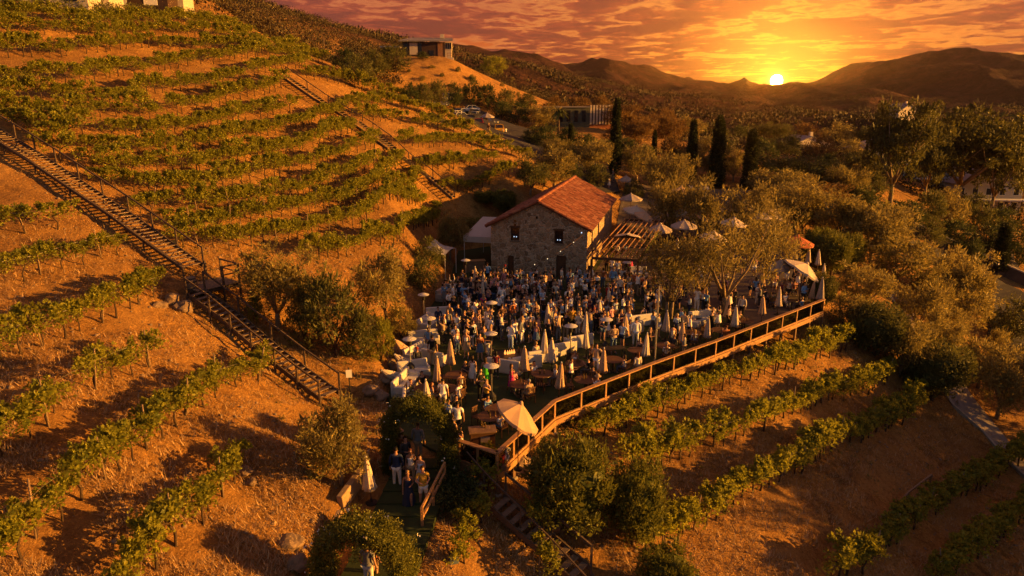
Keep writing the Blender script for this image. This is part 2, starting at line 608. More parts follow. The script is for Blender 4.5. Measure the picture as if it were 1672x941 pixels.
def skin_mat():
    m, nt, out = new_mat('skin'); N = NT(nt)
    oi = N.n('ShaderNodeObjectInfo'); tc = N.n('ShaderNodeTexCoord')
    c = N.ramp(oi.outputs['Random'], [(0, (.18, .085, .05)), (.25, (.34, .18, .115)), (.6, (.47, .27, .18)), (1, (.55, .34, .24))])
    f = N.noise(tc.outputs['Object'], 12, 3, .5)
    c = N.mix(.25, c, N.ramp(f, [(.3, (.30, .12, .08)), (.7, (.55, .35, .25))]))
    p = N.n('ShaderNodeBsdfPrincipled'); N.l(c, p.inputs['Base Color'])
    p.inputs['Roughness'].default_value = .5; p.inputs['Specular IOR Level'].default_value = .3
    N.l(p.outputs[0], out.inputs[0])
    return m


M['skin'] = skin_mat()


def ground_mat():
    m, nt, out = new_mat('dry_hillside'); N = NT(nt)
    geo = N.n('ShaderNodeNewGeometry'); pos = geo.outputs['Position']
    big = N.noise(pos, .09, 4, .6); mid = N.noise(pos, .9, 5, .65, .4)
    # straw: stretched noise in two directions
    st = []
    for rot, sc in ((.5, (9, 2.2, 6)), (2.0, (2.4, 10, 6)), (1.2, (14, 4, 9))):
        mp = N.n('ShaderNodeMapping'); mp.inputs['Rotation'].default_value = (0, 0, rot); mp.inputs['Scale'].default_value = sc
        N.l(pos, mp.inputs['Vector']); st.append(N.noise(mp.outputs[0], 1.0, 4, .7, 1.2))
    straw = N.math('MAXIMUM', N.math('MAXIMUM', st[0], st[1]), st[2])
    fine = N.noise(pos, 6, 5, .7)
    soil = N.ramp(mid, [(.3, (.17, .08, .024)), (.5, (.31, .148, .042)), (.72, (.45, .24, .072))])
    soil = N.mix(N.ramp(straw, [(.5, 0.0), (.68, .85)]), soil, (.60, .34, .10))
    soil = N.mix(N.ramp(fine, [(.30, .8), (.46, 0.0)]), soil, (.075, .036, .016))
    patch = N.noise(pos, .33, 5, .7, .8)
    soil = N.mix(N.ramp(patch, [(.50, 0.0), (.66, .65)]), soil, (.47, .265, .085))
    soil = N.mix(N.ramp(patch, [(.34, .7), (.46, 0.0)]), soil, (.13, .062, .025))
    soil = N.mix(N.ramp(big, [(.35, .45), (.6, 0.0)]), soil, (.17, .09, .04))
    # brush colours farther off
    dist = N.n('ShaderNodeVectorMath', operation='LENGTH'); N.l(pos, dist.inputs[0])
    far = N.math('MULTIPLY_ADD', dist.outputs['Value'], 1 / 110.0, -1.9, clamp=True)
    b1 = N.noise(pos, .022, 6, .62, .5); b2 = N.noise(pos, .11, 5, .7, .6)
    brush = N.ramp(N.math('ADD', N.math('MULTIPLY', b1, .6), N.math('MULTIPLY', b2, .5)),
                   [(.44, (.022, .012, .009)), (.56, (.050, .024, .016)), (.68, (.11, .050, .032)), (.80, (.17, .09, .048))])
    col = N.mix(far, soil, brush)
    p = N.n('ShaderNodeBsdfPrincipled'); N.l(col, p.inputs['Base Color'])
    p.inputs['Roughness'].default_value = .95; p.inputs['Specular IOR Level'].default_value = .1
    h = N.math('ADD', N.math('MULTIPLY', straw, .55), N.math('ADD', N.math('MULTIPLY', fine, .5), N.math('MULTIPLY', mid, .9)))
    b = N.n('ShaderNodeBump'); b.inputs['Strength'].default_value = 1.0; b.inputs['Distance'].default_value = .38
    N.l(h, b.inputs['Height'])
    h2 = N.math('ADD', N.math('MULTIPLY', b1, 1.2), b2)
    bf = N.n('ShaderNodeBump'); bf.inputs['Distance'].default_value = 7.0
    N.l(far, bf.inputs['Strength']); N.l(h2, bf.inputs['Height']); N.l(b.outputs[0], bf.inputs['Normal'])
    N.l(bf.outputs[0], p.inputs['Normal'])
    N.l(p.outputs[0], out.inputs[0])
    return m


M['ground'] = ground_mat()


def stone_mat():
    m, nt, out = new_mat('rubble_stone'); N = NT(nt)
    tc = N.n('ShaderNodeTexCoord'); vec = tc.outputs['Object']
    wob = N.n('ShaderNodeVectorMath', operation='MULTIPLY_ADD')
    nz = N.n('ShaderNodeTexNoise'); nz.inputs['Scale'].default_value = 1.6; nz.inputs['Detail'].default_value = 3; N.l(vec, nz.inputs['Vector'])
    N.l(nz.outputs[1], wob.inputs[0]); wob.inputs[1].default_value = (.75, .75, .75); N.l(vec, wob.inputs[2])
    v = N.n('ShaderNodeTexVoronoi'); v.feature = 'DISTANCE_TO_EDGE'; v.inputs['Scale'].default_value = 2.3; N.l(wob.outputs[0], v.inputs['Vector'])
    vc = N.n('ShaderNodeTexVoronoi'); vc.inputs['Scale'].default_value = 2.3; N.l(wob.outputs[0], vc.inputs['Vector'])
    sep = N.n('ShaderNodeSeparateColor'); N.l(vc.outputs['Color'], sep.inputs[0])
    base = N.ramp(sep.outputs[0], [(0, (.21, .14, .085)), (.35, (.34, .245, .155)), (.65, (.46, .34, .22)), (1, (.30, .195, .11))])
    f = N.noise(vec, 7, 5, .65)
    base = N.mix(.55, base, N.mix(1, base, N.ramp(f, [(.3, .45), (.7, 1.3)]), 'MULTIPLY'))
    joint = N.ramp(v.outputs['Distance'], [(.035, 1.0), (.095, 0.0)])
    mortar = N.ramp(f, [(.3, (.42, .33, .24)), (.7, (.60, .48, .36))])
    col = N.mix(joint, base, mortar)
    p = N.n('ShaderNodeBsdfPrincipled'); N.l(col, p.inputs['Base Color']); p.inputs['Roughness'].default_value = .9
    p.inputs['Specular IOR Level'].default_value = .2
    b = N.n('ShaderNodeBump'); b.inputs['Strength'].default_value = .9; b.inputs['Distance'].default_value = .09
    N.l(N.math('ADD', N.ramp(v.outputs['Distance'], [(0, 0.25), (.14, 1.0)]), N.math('MULTIPLY', f, .5)), b.inputs['Height'])
    N.l(b.outputs[0], p.inputs['Normal']); N.l(p.outputs[0], out.inputs[0])
    return m


M['stone'] = stone_mat()


def tile_mat():
    """clay tiles: the columns and laps are modelled, the colour varies tile by tile"""
    m, nt, out = new_mat('clay_tiles'); N = NT(nt)
    tc = N.n('ShaderNodeTexCoord'); geo = N.n('ShaderNodeNewGeometry')
    f = N.noise(tc.outputs['Object'], .8, 4, .6)
    r = N.math('ADD', N.math('MULTIPLY', geo.outputs['Random Per Island'], .7), N.math('MULTIPLY', f, .5))
    col = N.ramp(r, [(.12, (.07, .020, .012)), (.45, (.18, .048, .023)), (.72, (.26, .078, .038)), (.95, (.32, .14, .08))])
    p = N.n('ShaderNodeBsdfPrincipled'); N.l(col, p.inputs['Base Color']); p.inputs['Roughness'].default_value = .85
    b = N.n('ShaderNodeBump'); b.inputs['Strength'].default_value = .4; b.inputs['Distance'].default_value = .02
    N.l(N.noise(tc.outputs['Object'], 14, 4, .6), b.inputs['Height']); N.l(b.outputs[0], p.inputs['Normal'])
    N.l(p.outputs[0], out.inputs[0])
    return m


M['tile'] = tile_mat()


def glass_mat(name, tint=(.55, .5, .42)):
    m, nt, out = new_mat(name); N = NT(nt)
    t = N.n('ShaderNodeBsdfTransparent'); t.inputs[0].default_value = (*tint, 1)
    g = N.n('ShaderNodeBsdfGlossy'); g.inputs['Roughness'].default_value = .06; g.inputs[0].default_value = (.9, .9, .9, 1)
    fr = N.n('ShaderNodeFresnel'); fr.inputs[0].default_value = 1.45
    mx = N.n('ShaderNodeMixShader'); N.l(N.math('MINIMUM', fr.outputs[0], .45), mx.inputs[0])
    N.l(t.outputs[0], mx.inputs[1]); N.l(g.outputs[0], mx.inputs[2]); N.l(mx.outputs[0], out.inputs[0])
    return m


M['glass'] = glass_mat('tinted_glass')


def emit_mat(name, col, s):
    m, nt, out = new_mat(name); N = NT(nt)
    e = N.n('ShaderNodeEmission'); e.inputs[0].default_value = (*col, 1); e.inputs[1].default_value = s
    N.l(e.outputs[0], out.inputs[0])
    return m


M['lamp_blue'] = emit_mat('cool_lamp', (.6, .75, 1.0), .5)
M['bulb'] = emit_mat('warm_bulb', (1.0, .72, .40), .5)
M['flame'] = emit_mat('flame', (1.0, .30, .05), .9)

# ------------------------------------------------------------------ sky and sun
SUN_AZ = rad(95)      # the sun lamp: from the right, towards +x from the view direction
SUN_EL = rad(10)
sd = bpy.data.lights.new('sun_lamp', 'SUN'); sun = bpy.data.objects.new('sun_lamp', sd); COL.objects.link(sun)
sd.energy = 5.0; sd.angle = rad(.6); sd.color = (1.0, .43, .065)
_dir = Vector((math.sin(SUN_AZ) * math.cos(SUN_EL), math.cos(SUN_AZ) * math.cos(SUN_EL), math.sin(SUN_EL)))
sun.rotation_euler = (-_dir).to_track_quat('-Z', 'Y').to_euler()
sun.location = _dir * 300

GLOW = (PD(1268, 132, 1.0) - Vector((0, 0, HC))).normalized()      # where the setting sun stands behind the hills


def make_world():
    w = bpy.data.worlds.new('World'); scene.world = w; w.use_nodes = True
    nt = w.node_tree; nt.nodes.clear(); N = NT(nt)
    out = N.n('ShaderNodeOutputWorld')
    sky = N.n('ShaderNodeTexSky'); sky.sky_type = 'NISHITA'; sky.sun_disc = False
    sky.sun_elevation = SUN_EL; sky.sun_rotation = SUN_AZ; sky.altitude = 300; sky.dust_density = 3.0
    b1 = N.n('ShaderNodeBackground'); b1.inputs[1].default_value = SKY_N; N.l(N.mix(1.0, sky.outputs[0], (.05, .05, .065), 'MULTIPLY'), b1.inputs[0])   # dark tint dims the clear sky to a faint fill
    tc = N.n('ShaderNodeTexCoord'); d = tc.outputs['Generated']
    nrm = N.n('ShaderNodeVectorMath', operation='NORMALIZE'); N.l(d, nrm.inputs[0]); d = nrm.outputs[0]
    sep = N.n('ShaderNodeSeparateXYZ'); N.l(d, sep.inputs[0])
    z = sep.outputs[2]
    dt = N.n('ShaderNodeVectorMath', operation='DOT_PRODUCT'); N.l(d, dt.inputs[0]); dt.inputs[1].default_value = GLOW
    ang = N.math('ARCCOSINE', N.math('MINIMUM', dt.outputs['Value'], .9999999))      # radians from the sun
    # azimuth offset from the setting sun
    hx = math.atan2(GLOW.x, GLOW.y)
    az = N.math('SUBTRACT', N.math('ARCTAN2', sep.outputs[0], sep.outputs[1]), hx)
    aaz = N.math('ABSOLUTE', az)
    # clear-sky gradient by elevation, warm near the sun, mauve away from it
    near = N.ramp(z, [(.0, (1.0, .56, .03)), (.035, (1.0, .46, .022)), (.052, (.95, .30, .016)), (.070, (.68, .13, .011)), (.10, (.44, .066, .012)), (.14, (.27, .046, .022)), (.3, (.13, .115, .13)), (.7, (.20, .23, .31))])
    farc = N.ramp(z, [(.0, (.80, .22, .022)), (.045, (.78, .21, .020)), (.065, (.58, .105, .020)), (.10, (.54, .090, .022)), (.135, (.44, .080, .028)), (.3, (.13, .115, .14)), (.7, (.20, .23, .31))])  # upper stops, above the view, raised as fill light
    base = N.mix(N.ramp(N.math('MULTIPLY', aaz, 1 / 1.3), [(.0, 0.0), (.25, .35), (.6, 1.0)]), near, farc)
    base = N.mix(N.ramp(N.math('MULTIPLY', aaz, 1 / 3.2), [(.28, 0.0), (.60, 1.0)]), base, N.ramp(z, [(.0, (.075, .052, .048)), (.15, (.165, .14, .142)), (.5, (.15, .155, .19))]))     # unseen dusk sky opposite the sunset, raised as fill for house front and crowd
    # cloud deck seen at a grazing angle
    iz = N.math('DIVIDE', 1.0, N.math('ADD', N.math('MAXIMUM', z, 0.0), .045))
    cx = N.math('MULTIPLY', sep.outputs[0], iz); cy = N.math('MULTIPLY', sep.outputs[1], iz)
    cmb = N.n('ShaderNodeCombineXYZ'); N.l(cx, cmb.inputs[0]); N.l(cy, cmb.inputs[1])
    mp = N.n('ShaderNodeMapping'); mp.inputs['Scale'].default_value = (.95, .80, 1); mp.inputs['Rotation'].default_value = (0, 0, -.22)
    mp.inputs['Location'].default_value = (3.1, 1.7, 0)
    N.l(cmb.outputs[0], mp.inputs[0])
    n1 = N.noise(mp.outputs[0], 1.0, 8, .62, .35)
    mp2 = N.n('ShaderNodeMapping'); mp2.inputs['Scale'].default_value = (3.4, 3.0, 1); mp2.inputs['Rotation'].default_value = (0, 0, -.3)
    N.l(cmb.outputs[0], mp2.inputs[0])
    n2 = N.noise(mp2.outputs[0], 1.0, 7, .62, .5)
    cl = N.math('ADD', N.math('MULTIPLY', n1, .62), N.math('MULTIPLY', n2, .50))
    # more cover high up, clear strip at the horizon
    cover = N.math('ADD', cl, N.ramp(z, [(.02, -.24), (.045, -.10), (.065, -.055), (.10, -.02), (.14, -.005), (.22, -.05), (.4, -.2)]))
    cover = N.math('ADD', cover, N.math('SUBTRACT', N.ramp(z, [(.02, .5), (1, .5)]), .5))
    body = N.ramp(cover, [(.50, 0.0), (.54, 1.0)])
    thick = N.ramp(cover, [(.52, 0.0), (.61, 1.0)])
    rim = N.ramp(cover, [(.44, 0.0), (.505, 1.0), (.545, 0.0)])
    wsun = N.ramp(N.math('MULTIPLY', ang, 1 / .8), [(.0, 1.0), (.2, .62), (.5, .22), (1.0, .05)])
    ccol = N.mix(wsun, (.42, .068, .022), (.50, .058, .008))
    cdark = N.mix(wsun, (.21, .038, .018), (.20, .022, .007))
    ccol = N.mix(thick, ccol, cdark)
    front = N.ramp(N.math('MULTIPLY', aaz, 1 / 3.2), [(.28, 1.0), (.55, 0.0)])
    col = N.mix(N.math('MULTIPLY', body, front), base, ccol)
    rcol = N.mix(wsun, (.62, .165, .060), (1.25, .50, .035))
    rim = N.math('MULTIPLY', rim, front)
    col = N.mix(N.math('MULTIPLY', rim, N.math('MULTIPLY_ADD', wsun, .45, .55)), col, rcol)
    # the sun's own glow
    g1 = N.math('EXPONENT', N.math('MULTIPLY', N.math('MULTIPLY', ang, ang), -1 / (.0085 ** 2)))
    g2 = N.math('EXPONENT', N.math('MULTIPLY', ang, -1 / .045))
    g3 = N.math('EXPONENT', N.math('MULTIPLY', ang, -1 / .16))

    def scaled(colr, f, k):
        return N.mix(1.0, colr, N.math('MULTIPLY', f, k), 'MULTIPLY')
    disc = N.ramp(ang, [(.0, 1.0), (.0054, 1.0), (.0075, 0.0)])
    col = N.mix(1.0, col, scaled((1.0, .30, .008), g3, .22), 'ADD')
    col = N.mix(1.0, col, scaled((1.0, .55, .05), g2, 1.1), 'ADD')
    col = N.mix(1.0, col, scaled((1.0, .78, .30), g1, 1.6), 'ADD')
    col = N.mix(1.0, col, scaled((1.0, .30, .028), disc, 4600.0), 'ADD')
    b2 = N.n('ShaderNodeBackground'); b2.inputs[1].default_value = SKY_C_STR; N.l(col, b2.inputs[0])
    ad = N.n('ShaderNodeAddShader'); N.l(b1.outputs[0], ad.inputs[0]); N.l(b2.outputs[0], ad.inputs[1])
    N.l(ad.outputs[0], out.inputs[0])
    w.cycles.sampling_method = 'MANUAL'; w.cycles.sample_map_resolution = 2048


SKY_N = 0.05
SKY_C_STR = 0.365
make_world()

scene.view_settings.view_transform = 'Standard'
scene.view_settings.look = 'None'
scene.view_settings.gamma = 1
scene.view_settings.exposure = 1.5
scene.view_settings.use_curve_mapping = False
scene.render.engine = 'CYCLES'
cy = scene.cycles
cy.use_denoising = True
cy.denoiser = 'OPENIMAGEDENOISE'
cy.denoising_input_passes = 'RGB_ALBEDO_NORMAL'
cy.max_bounces = 5; cy.diffuse_bounces = 2; cy.glossy_bounces = 2; cy.transmission_bounces = 3; cy.transparent_max_bounces = 8
cy.volume_bounces = 0
cy.caustics_reflective = False; cy.caustics_refractive = False
cy.sample_clamp_indirect = 6

# air: the far hills fade into the glow of the setting sun
def make_haze(dens=.00009, aniso=.905):
    mb = MB(); mb.box((0, 1240, 110), (5400, 2700, 500))
    m, nt, out = new_mat('haze_air'); N = NT(nt)
    v = N.n('ShaderNodeVolumePrincipled'); v.inputs['Density'].default_value = dens; v.inputs['Anisotropy'].default_value = aniso
    v.inputs['Color'].default_value = (.95, .88, .80, 1)
    N.l(v.outputs[0], out.inputs['Volume'])
    o = mb.build('haze', m); o['kind'] = 'stuff'; o['label'] = 'thin warm evening haze filling the valley air'
    o.display_type = 'WIRE'
    return o
make_haze()
# ------------------------------------------------------------------ the ground: one sheet to the horizon
def make_ground():
    rings = np.concatenate([np.linspace(4, 14, 30), np.geomspace(14.15, 130, 430), np.geomspace(131.5, 2500, 300)])
    rings = np.array(sorted(rings))
    th = np.linspace(rad(-66), rad(72), 760)
    R, T = np.meshgrid(rings, th, indexing='ij')
    X = R * np.sin(T); Y = R * np.cos(T)
    Z = height(X, Y)
    nr, nth = R.shape
    V = np.stack([X.ravel(), Y.ravel(), Z.ravel()], 1)
    i = np.arange(nr - 1)[:, None] * nth + np.arange(nth - 1)[None]
    F = np.stack([i, i + 1, i + nth + 1, i + nth], -1).reshape(-1, 4)[:, ::-1]
    me = np_mesh('ground', V, F, smooth=True)
    o = link('ground', me, M['ground'])
    o['kind'] = 'structure'
    return o


make_ground()
# ------------------------------------------------------------------ foliage meshes
def leaf_mesh(name, centers, n_per, spread, size, aspect=.45, up=.25, seed=1, flat=None, shoot=0.0, fold=True):
    """leaf cards scattered round centres. centers (k,3); spread (k,3) or scalar; each leaf two triangles folded at the midrib"""
    rg = np.random.default_rng(seed)
    C = np.repeat(np.asarray(centers, float), n_per, axis=0)
    n = len(C)
    S = np.asarray(spread, float)
    if S.ndim == 0:
        S = np.full((len(centers), 3), float(S))
    S = np.repeat(S, n_per, axis=0)
    d = rg.normal(size=(n, 3)); d /= np.linalg.norm(d, axis=1)[:, None]
    rr = rg.random(n) ** .45
    P = C + d * rr[:, None] * S
    # leaf direction: outward plus random plus some upward
    L = d * .7 + rg.normal(size=(n, 3)) * .6; L[:, 2] += up
    L /= np.linalg.norm(L, axis=1)[:, None]
    W = np.cross(L, rg.normal(size=(n, 3))); W /= np.linalg.norm(W, axis=1)[:, None] + 1e-9
    sz = size * (.6 + .8 * rg.random(n))
    if shoot:
        k = rg.random(n) < shoot
        sz = np.where(k, sz * 2.2, sz)
    l = L * sz[:, None]; w = W * (sz * aspect)[:, None] * .5
    N = np.cross(L, W)
    a = P; b = P + l * .5 + w + N * (sz * .10)[:, None]; c = P + l; e = P + l * .5 - w + N * (sz * .10)[:, None]
    V = np.stack([a, b, c, e], 1).reshape(-1, 3)
    i = np.arange(n) * 4
    if fold:
        F = np.concatenate([np.stack([i, i + 1, i + 2], 1), np.stack([i, i + 2, i + 3], 1)])
    else:
        F = np.stack([i, i + 1, i + 2, i + 3], 1)
    return V, F


def branch_skeleton(rg, height, width, n_limb, fork_h, lean=(0, 0), multi=1):
    """trunk and limbs -> MB, list of limb tips"""
    mb = MB(); tips = []
    for t in range(multi):
        a0 = rg.random() * 6.28
        bx, by = (0, 0) if multi == 1 else (math.cos(a0) * .15, math.sin(a0) * .15)
        fx, fy = bx + lean[0] * fork_h + rg.normal() * .08 * fork_h, by + lean[1] * fork_h + rg.normal() * .08 * fork_h
        r0 = .045 * height / math.sqrt(multi) * .8
        path = [(bx, by, -.25), (bx + (fx - bx) * .3 + rg.normal() * .04, by + (fy - by) * .3, fork_h * .5), (fx, fy, fork_h)]
        mb.tube(path, [r0 * 1.25, r0, r0 * .8], 7)
        for k in range(n_limb):
            a = a0 + 6.28 * (k + rg.random() * .7) / n_limb
            el = .5 + rg.random() * .9
            L = (height - fork_h) * (.55 + .4 * rg.random())
            rw = min(width * .5 * (.35 + .6 * rg.random()), L * 1.5)
            tip = (fx + math.cos(a) * rw + lean[0] * L * .3, fy + math.sin(a) * rw + lean[1] * L * .3, fork_h + L)
            m1 = (fx + (tip[0] - fx) * .45 + rg.normal() * .1, fy + (tip[1] - fy) * .45 + rg.normal() * .1, fork_h + L * .38)
            mb.tube([(fx, fy, fork_h * .93), m1, tip], [r0 * .55, r0 * .36, r0 * .1], 5)
            tips.append(tip)
            for q in range(2):
                a2 = a + rg.normal() * .9
                t2 = (m1[0] + math.cos(a2) * rw * .5, m1[1] + math.sin(a2) * rw * .5, m1[2] + L * (.2 + .3 * rg.random()))
                mb.tube([m1, t2], [r0 * .25, r0 * .07], 4); tips.append(t2)
    return mb, tips


def tree_variant(kind, seed):
    """unit tree about 1 m tall per 'h' -> (trunk mesh, crown mesh)"""
    rg = np.random.default_rng(seed)
    if kind in ('olive', 'airy'):
        H, Wd = 4.4, 4.4
        mb, tips = branch_skeleton(rg, H, Wd, 5, .9, (rg.normal() * .1, rg.normal() * .1), 1 + int(rg.random() < .4))
        cen = []; sp = []
        for t in tips:
            for q in range(3):
                cen.append((t[0] + rg.normal() * .4, t[1] + rg.normal() * .4, t[2] + rg.normal() * .32)); s = .32 + .36 * rg.random(); sp.append((s, s, s * .85))
        for q in range(40 if kind == 'olive' else 16):
            a = rg.random() * 6.28; r = Wd * .46 * math.sqrt(rg.random()); hh = (1.15 if kind == 'olive' else 1.8) + (H - (1.45 if kind == 'olive' else 2.1)) * rg.random() * (1 - .45 * (r / Wd * 2) ** 2)
            s = .35 + .3 * rg.random(); cen.append((math.cos(a) * r, math.sin(a) * r, hh)); sp.append((s, s, s * .9))
        V, F = leaf_mesh('c', cen, 80 if kind == 'olive' else 62, sp, .18 if kind == 'olive' else .15, .34 if kind == 'olive' else .26, .45, seed, shoot=.12)
    elif kind == 'bush':
        H, Wd = 3.2, 3.6
        mb, tips = branch_skeleton(rg, H, Wd, 5, .35, (0, 0), 2)
        cen = []; sp = []
        for q in range(62):
            a = rg.random() * 6.28; r = Wd * .46 * math.sqrt(rg.random()); top = H * math.sqrt(max(.05, 1 - (r / (Wd * .55)) ** 2))
            hh = .15 + (top - .2) * rg.random() ** .6
            s = .26 + .36 * rg.random(); cen.append((math.cos(a) * r, math.sin(a) * r, hh)); sp.append((s, s, s * 1.05))
        V, F = leaf_mesh('c', cen, 75, sp, .15, .36, .5, seed, shoot=.14)
    elif kind == 'clipped':
        H, Wd = 2.6, 2.8
        mb, tips = branch_skeleton(rg, H, Wd, 5, .7, (0, 0), 1)
        cen = []; sp = []
        for q in range(150):
            d = rg.normal(size=3); d /= np.linalg.norm(d)
            k = (abs(d[0]) ** 4 + abs(d[1]) ** 4 + abs(d[2]) ** 4) ** (-1 / 4) * (1.02 - .20 * rg.random() + .07 * math.sin(d[0] * 5 + seed) + .06 * math.sin(d[2] * 7 + d[1] * 4 + seed))
            cen.append((d[0] * k * 1.22, d[1] * k * 1.22, 1.55 + d[2] * k * .95)); s = .20 + .18 * rg.random(); sp.append((s, s, s * 1.1))
        V, F = leaf_mesh('c', cen, 95, sp, .095, .42, .6, seed, shoot=.12)
        bm = bmesh.new(); bmesh.ops.create_icosphere(bm, subdivisions=3, radius=1)
        bv = []
        for v in bm.verts:
            q = v.co; k = (abs(q.x) ** 4 + abs(q.y) ** 4 + abs(q.z) ** 4) ** (-1 / 4) * (.80 + .05 * math.sin(q.x * 9 + q.y * 7) + .04 * math.sin(q.z * 11 + q.x * 5))
            bv.append((q.x * k * 1.18, q.y * k * 1.18, 1.55 + q.z * k * .92))
        F = np.concatenate([F, np.array([[v.index for v in f.verts] for f in bm.faces]) + len(V)]); V = np.concatenate([V, np.array(bv)]); bm.free()
    elif kind == 'big':
        H, Wd = 11, 12
        mb, tips = branch_skeleton(rg, H, Wd, 6, 2.6, (0, 0), 1)
        cen = []; sp = []
        for t in tips:
            for q in range(4):
                cen.append((t[0] + rg.normal() * .9, t[1] + rg.normal() * .9, t[2] + rg.normal() * .7)); s = .7 + .8 * rg.random(); sp.append((s * 1.2, s * 1.2, s * .7))
        for q in range(30):
            a = rg.random() * 6.28; r = Wd * .46 * math.sqrt(rg.random()); hh = 3.6 + 6.8 * rg.random() * (1 - .5 * (r / Wd * 2) ** 2)
            s = .7 + .6 * rg.random(); cen.append((math.cos(a) * r, math.sin(a) * r, hh)); sp.append((s * 1.2, s * 1.2, s * .65))
        V, F = leaf_mesh('c', cen, 130, sp, .36, .5, .2, seed, shoot=.08)
    elif kind == 'cypress':
        H = 11
        mb = MB(); mb.tube([(0, 0, -.3), (0, 0, H * .6)], [.16, .05], 6)
        cen = []; sp = []
        for q in range(170):
            hh = .35 + (H - .8) * rg.random(); t = hh / H
            rr = .78 * (min(1, t * 6 + .35)) * (1 - t) ** .55
            a = rg.random() * 6.28
            cen.append((math.cos(a) * rr * .75, math.sin(a) * rr * .75, hh)); s = .2 + .14 * rg.random(); sp.append((s, s, s * 3.0))
        cen.append((0, 0, H - .5)); sp.append((.08, .08, .6))
        V, F = leaf_mesh('c', cen, 85, sp, .24, .40, 1.3, seed)
    elif kind == 'palm':
        H = 6.5
        mb = MB(); mb.tube([(0, 0, -.3), (.1, .05, 3), (.05, .1, 5.6)], [.2, .16, .14], 7)
        vs = []; fs = []
        for k in range(26):
            a = 6.28 * k / 26 + rg.normal() * .1; el = rg.random() * 1.9 - .6
            prev = None
            for j in range(8):
                t = j / 7.0; r = 1.5 * t; zz = 5.6 + math.sin(el) * 1.2 * t - 1.2 * t * t
                w = .30 * (1 - t) ** .6 * min(1, t * 4 + .1)
                c = Vector((math.cos(a) * r * math.cos(el * .5), math.sin(a) * r * math.cos(el * .5), zz)); s = Vector((-math.sin(a), math.cos(a), 0)) * w
                vs += [tuple(c - s), tuple(c + s - Vector((0, 0, .08)))]
                if j:
                    b = len(vs) - 4; fs.append((b, b + 1, b + 3)); fs.append((b, b + 3, b + 2))
        V, F = np.array(vs), np.array(fs)
    return mb.mesh(kind + '_trunk', True), np_mesh(kind + '_crown', V, F)


TREES = {}


def get_tree(kind, leaf, var):
    key = (kind, leaf, var)
    if key not in TREES:
        gkey = (kind, var)
        if gkey not in TREES:
            TREES[gkey] = tree_variant(kind, 100 + var * 17 + sum(map(ord, kind)))
        t, c = TREES[gkey]
        t = t.copy(); c = c.copy()
        t.materials.append(M['bark_pale' if kind in ('olive', 'big', 'airy') else 'bark'])
        c.materials.append(M[leaf])
        TREES[key] = (t, c)
    return TREES[key]


KIND_H = {'airy': 4.4, 'olive': 4.4, 'bush': 3.3, 'clipped': 2.55, 'big': 11.0, 'cypress': 11.0, 'palm': 6.5}
KIND_W = {'airy': 4.4, 'olive': 4.6, 'bush': 3.7, 'clipped': 2.6, 'big': 12.5, 'cypress': 1.5, 'palm': 3.0}
_tv = [0]


def tree(name, label, kind, u, vb, vt, w, leaf, group=None, cat='tree', ground=None, nvar=4, d=None, sink=0):
    """tree whose foot is seen at (u, vb), top at vt, crown w pixels wide"""
    if ground is not None:
        p = PZ(u, vb, ground)
    elif d is not None:
        p = PD(u, vb, d); p.z = hz(p.x, p.y)
    else:
        p = G(u, vb)
    dd = depth_of(p)
    # height from the pixel extent
    r_t = (vt - 470.5) / FPX
    # solve for height on the vertical through p
    h = ((HC - p.z) - p.y * (SP + r_t * CP) / (CP - r_t * SP))
    h = max(h, .4)
    sw = w * dd / FPX / KIND_W[kind]; sh = h / KIND_H[kind]
    _tv[0] += 1
    t_me, c_me = get_tree(kind, leaf, _tv[0] % nvar)
    e = thing(name, label, cat, (p.x, p.y, p.z - sink), (_tv[0] * 2.39) % 6.28, group)
    e.scale = (sw, sw, sh)
    a = bpy.data.objects.new('trunk', t_me); COL.objects.link(a); a.parent = e
    b = bpy.data.objects.new('crown', c_me); COL.objects.link(b); b.parent = e
    return e


def shrub_at(name, label, kind, p, w, h, leaf, cat='shrub', group=None):
    _tv[0] += 1
    t_me, c_me = get_tree(kind, leaf, _tv[0] % 4)
    e = thing(name, label, cat, p, (_tv[0] * 2.39) % 6.28, group)
    e.scale = (w / KIND_W[kind], w / KIND_W[kind], h / KIND_H[kind])
    for nm, me in (('trunk', t_me), ('crown', c_me)):
        a = bpy.data.objects.new(nm, me); COL.objects.link(a); a.parent = e
    return e


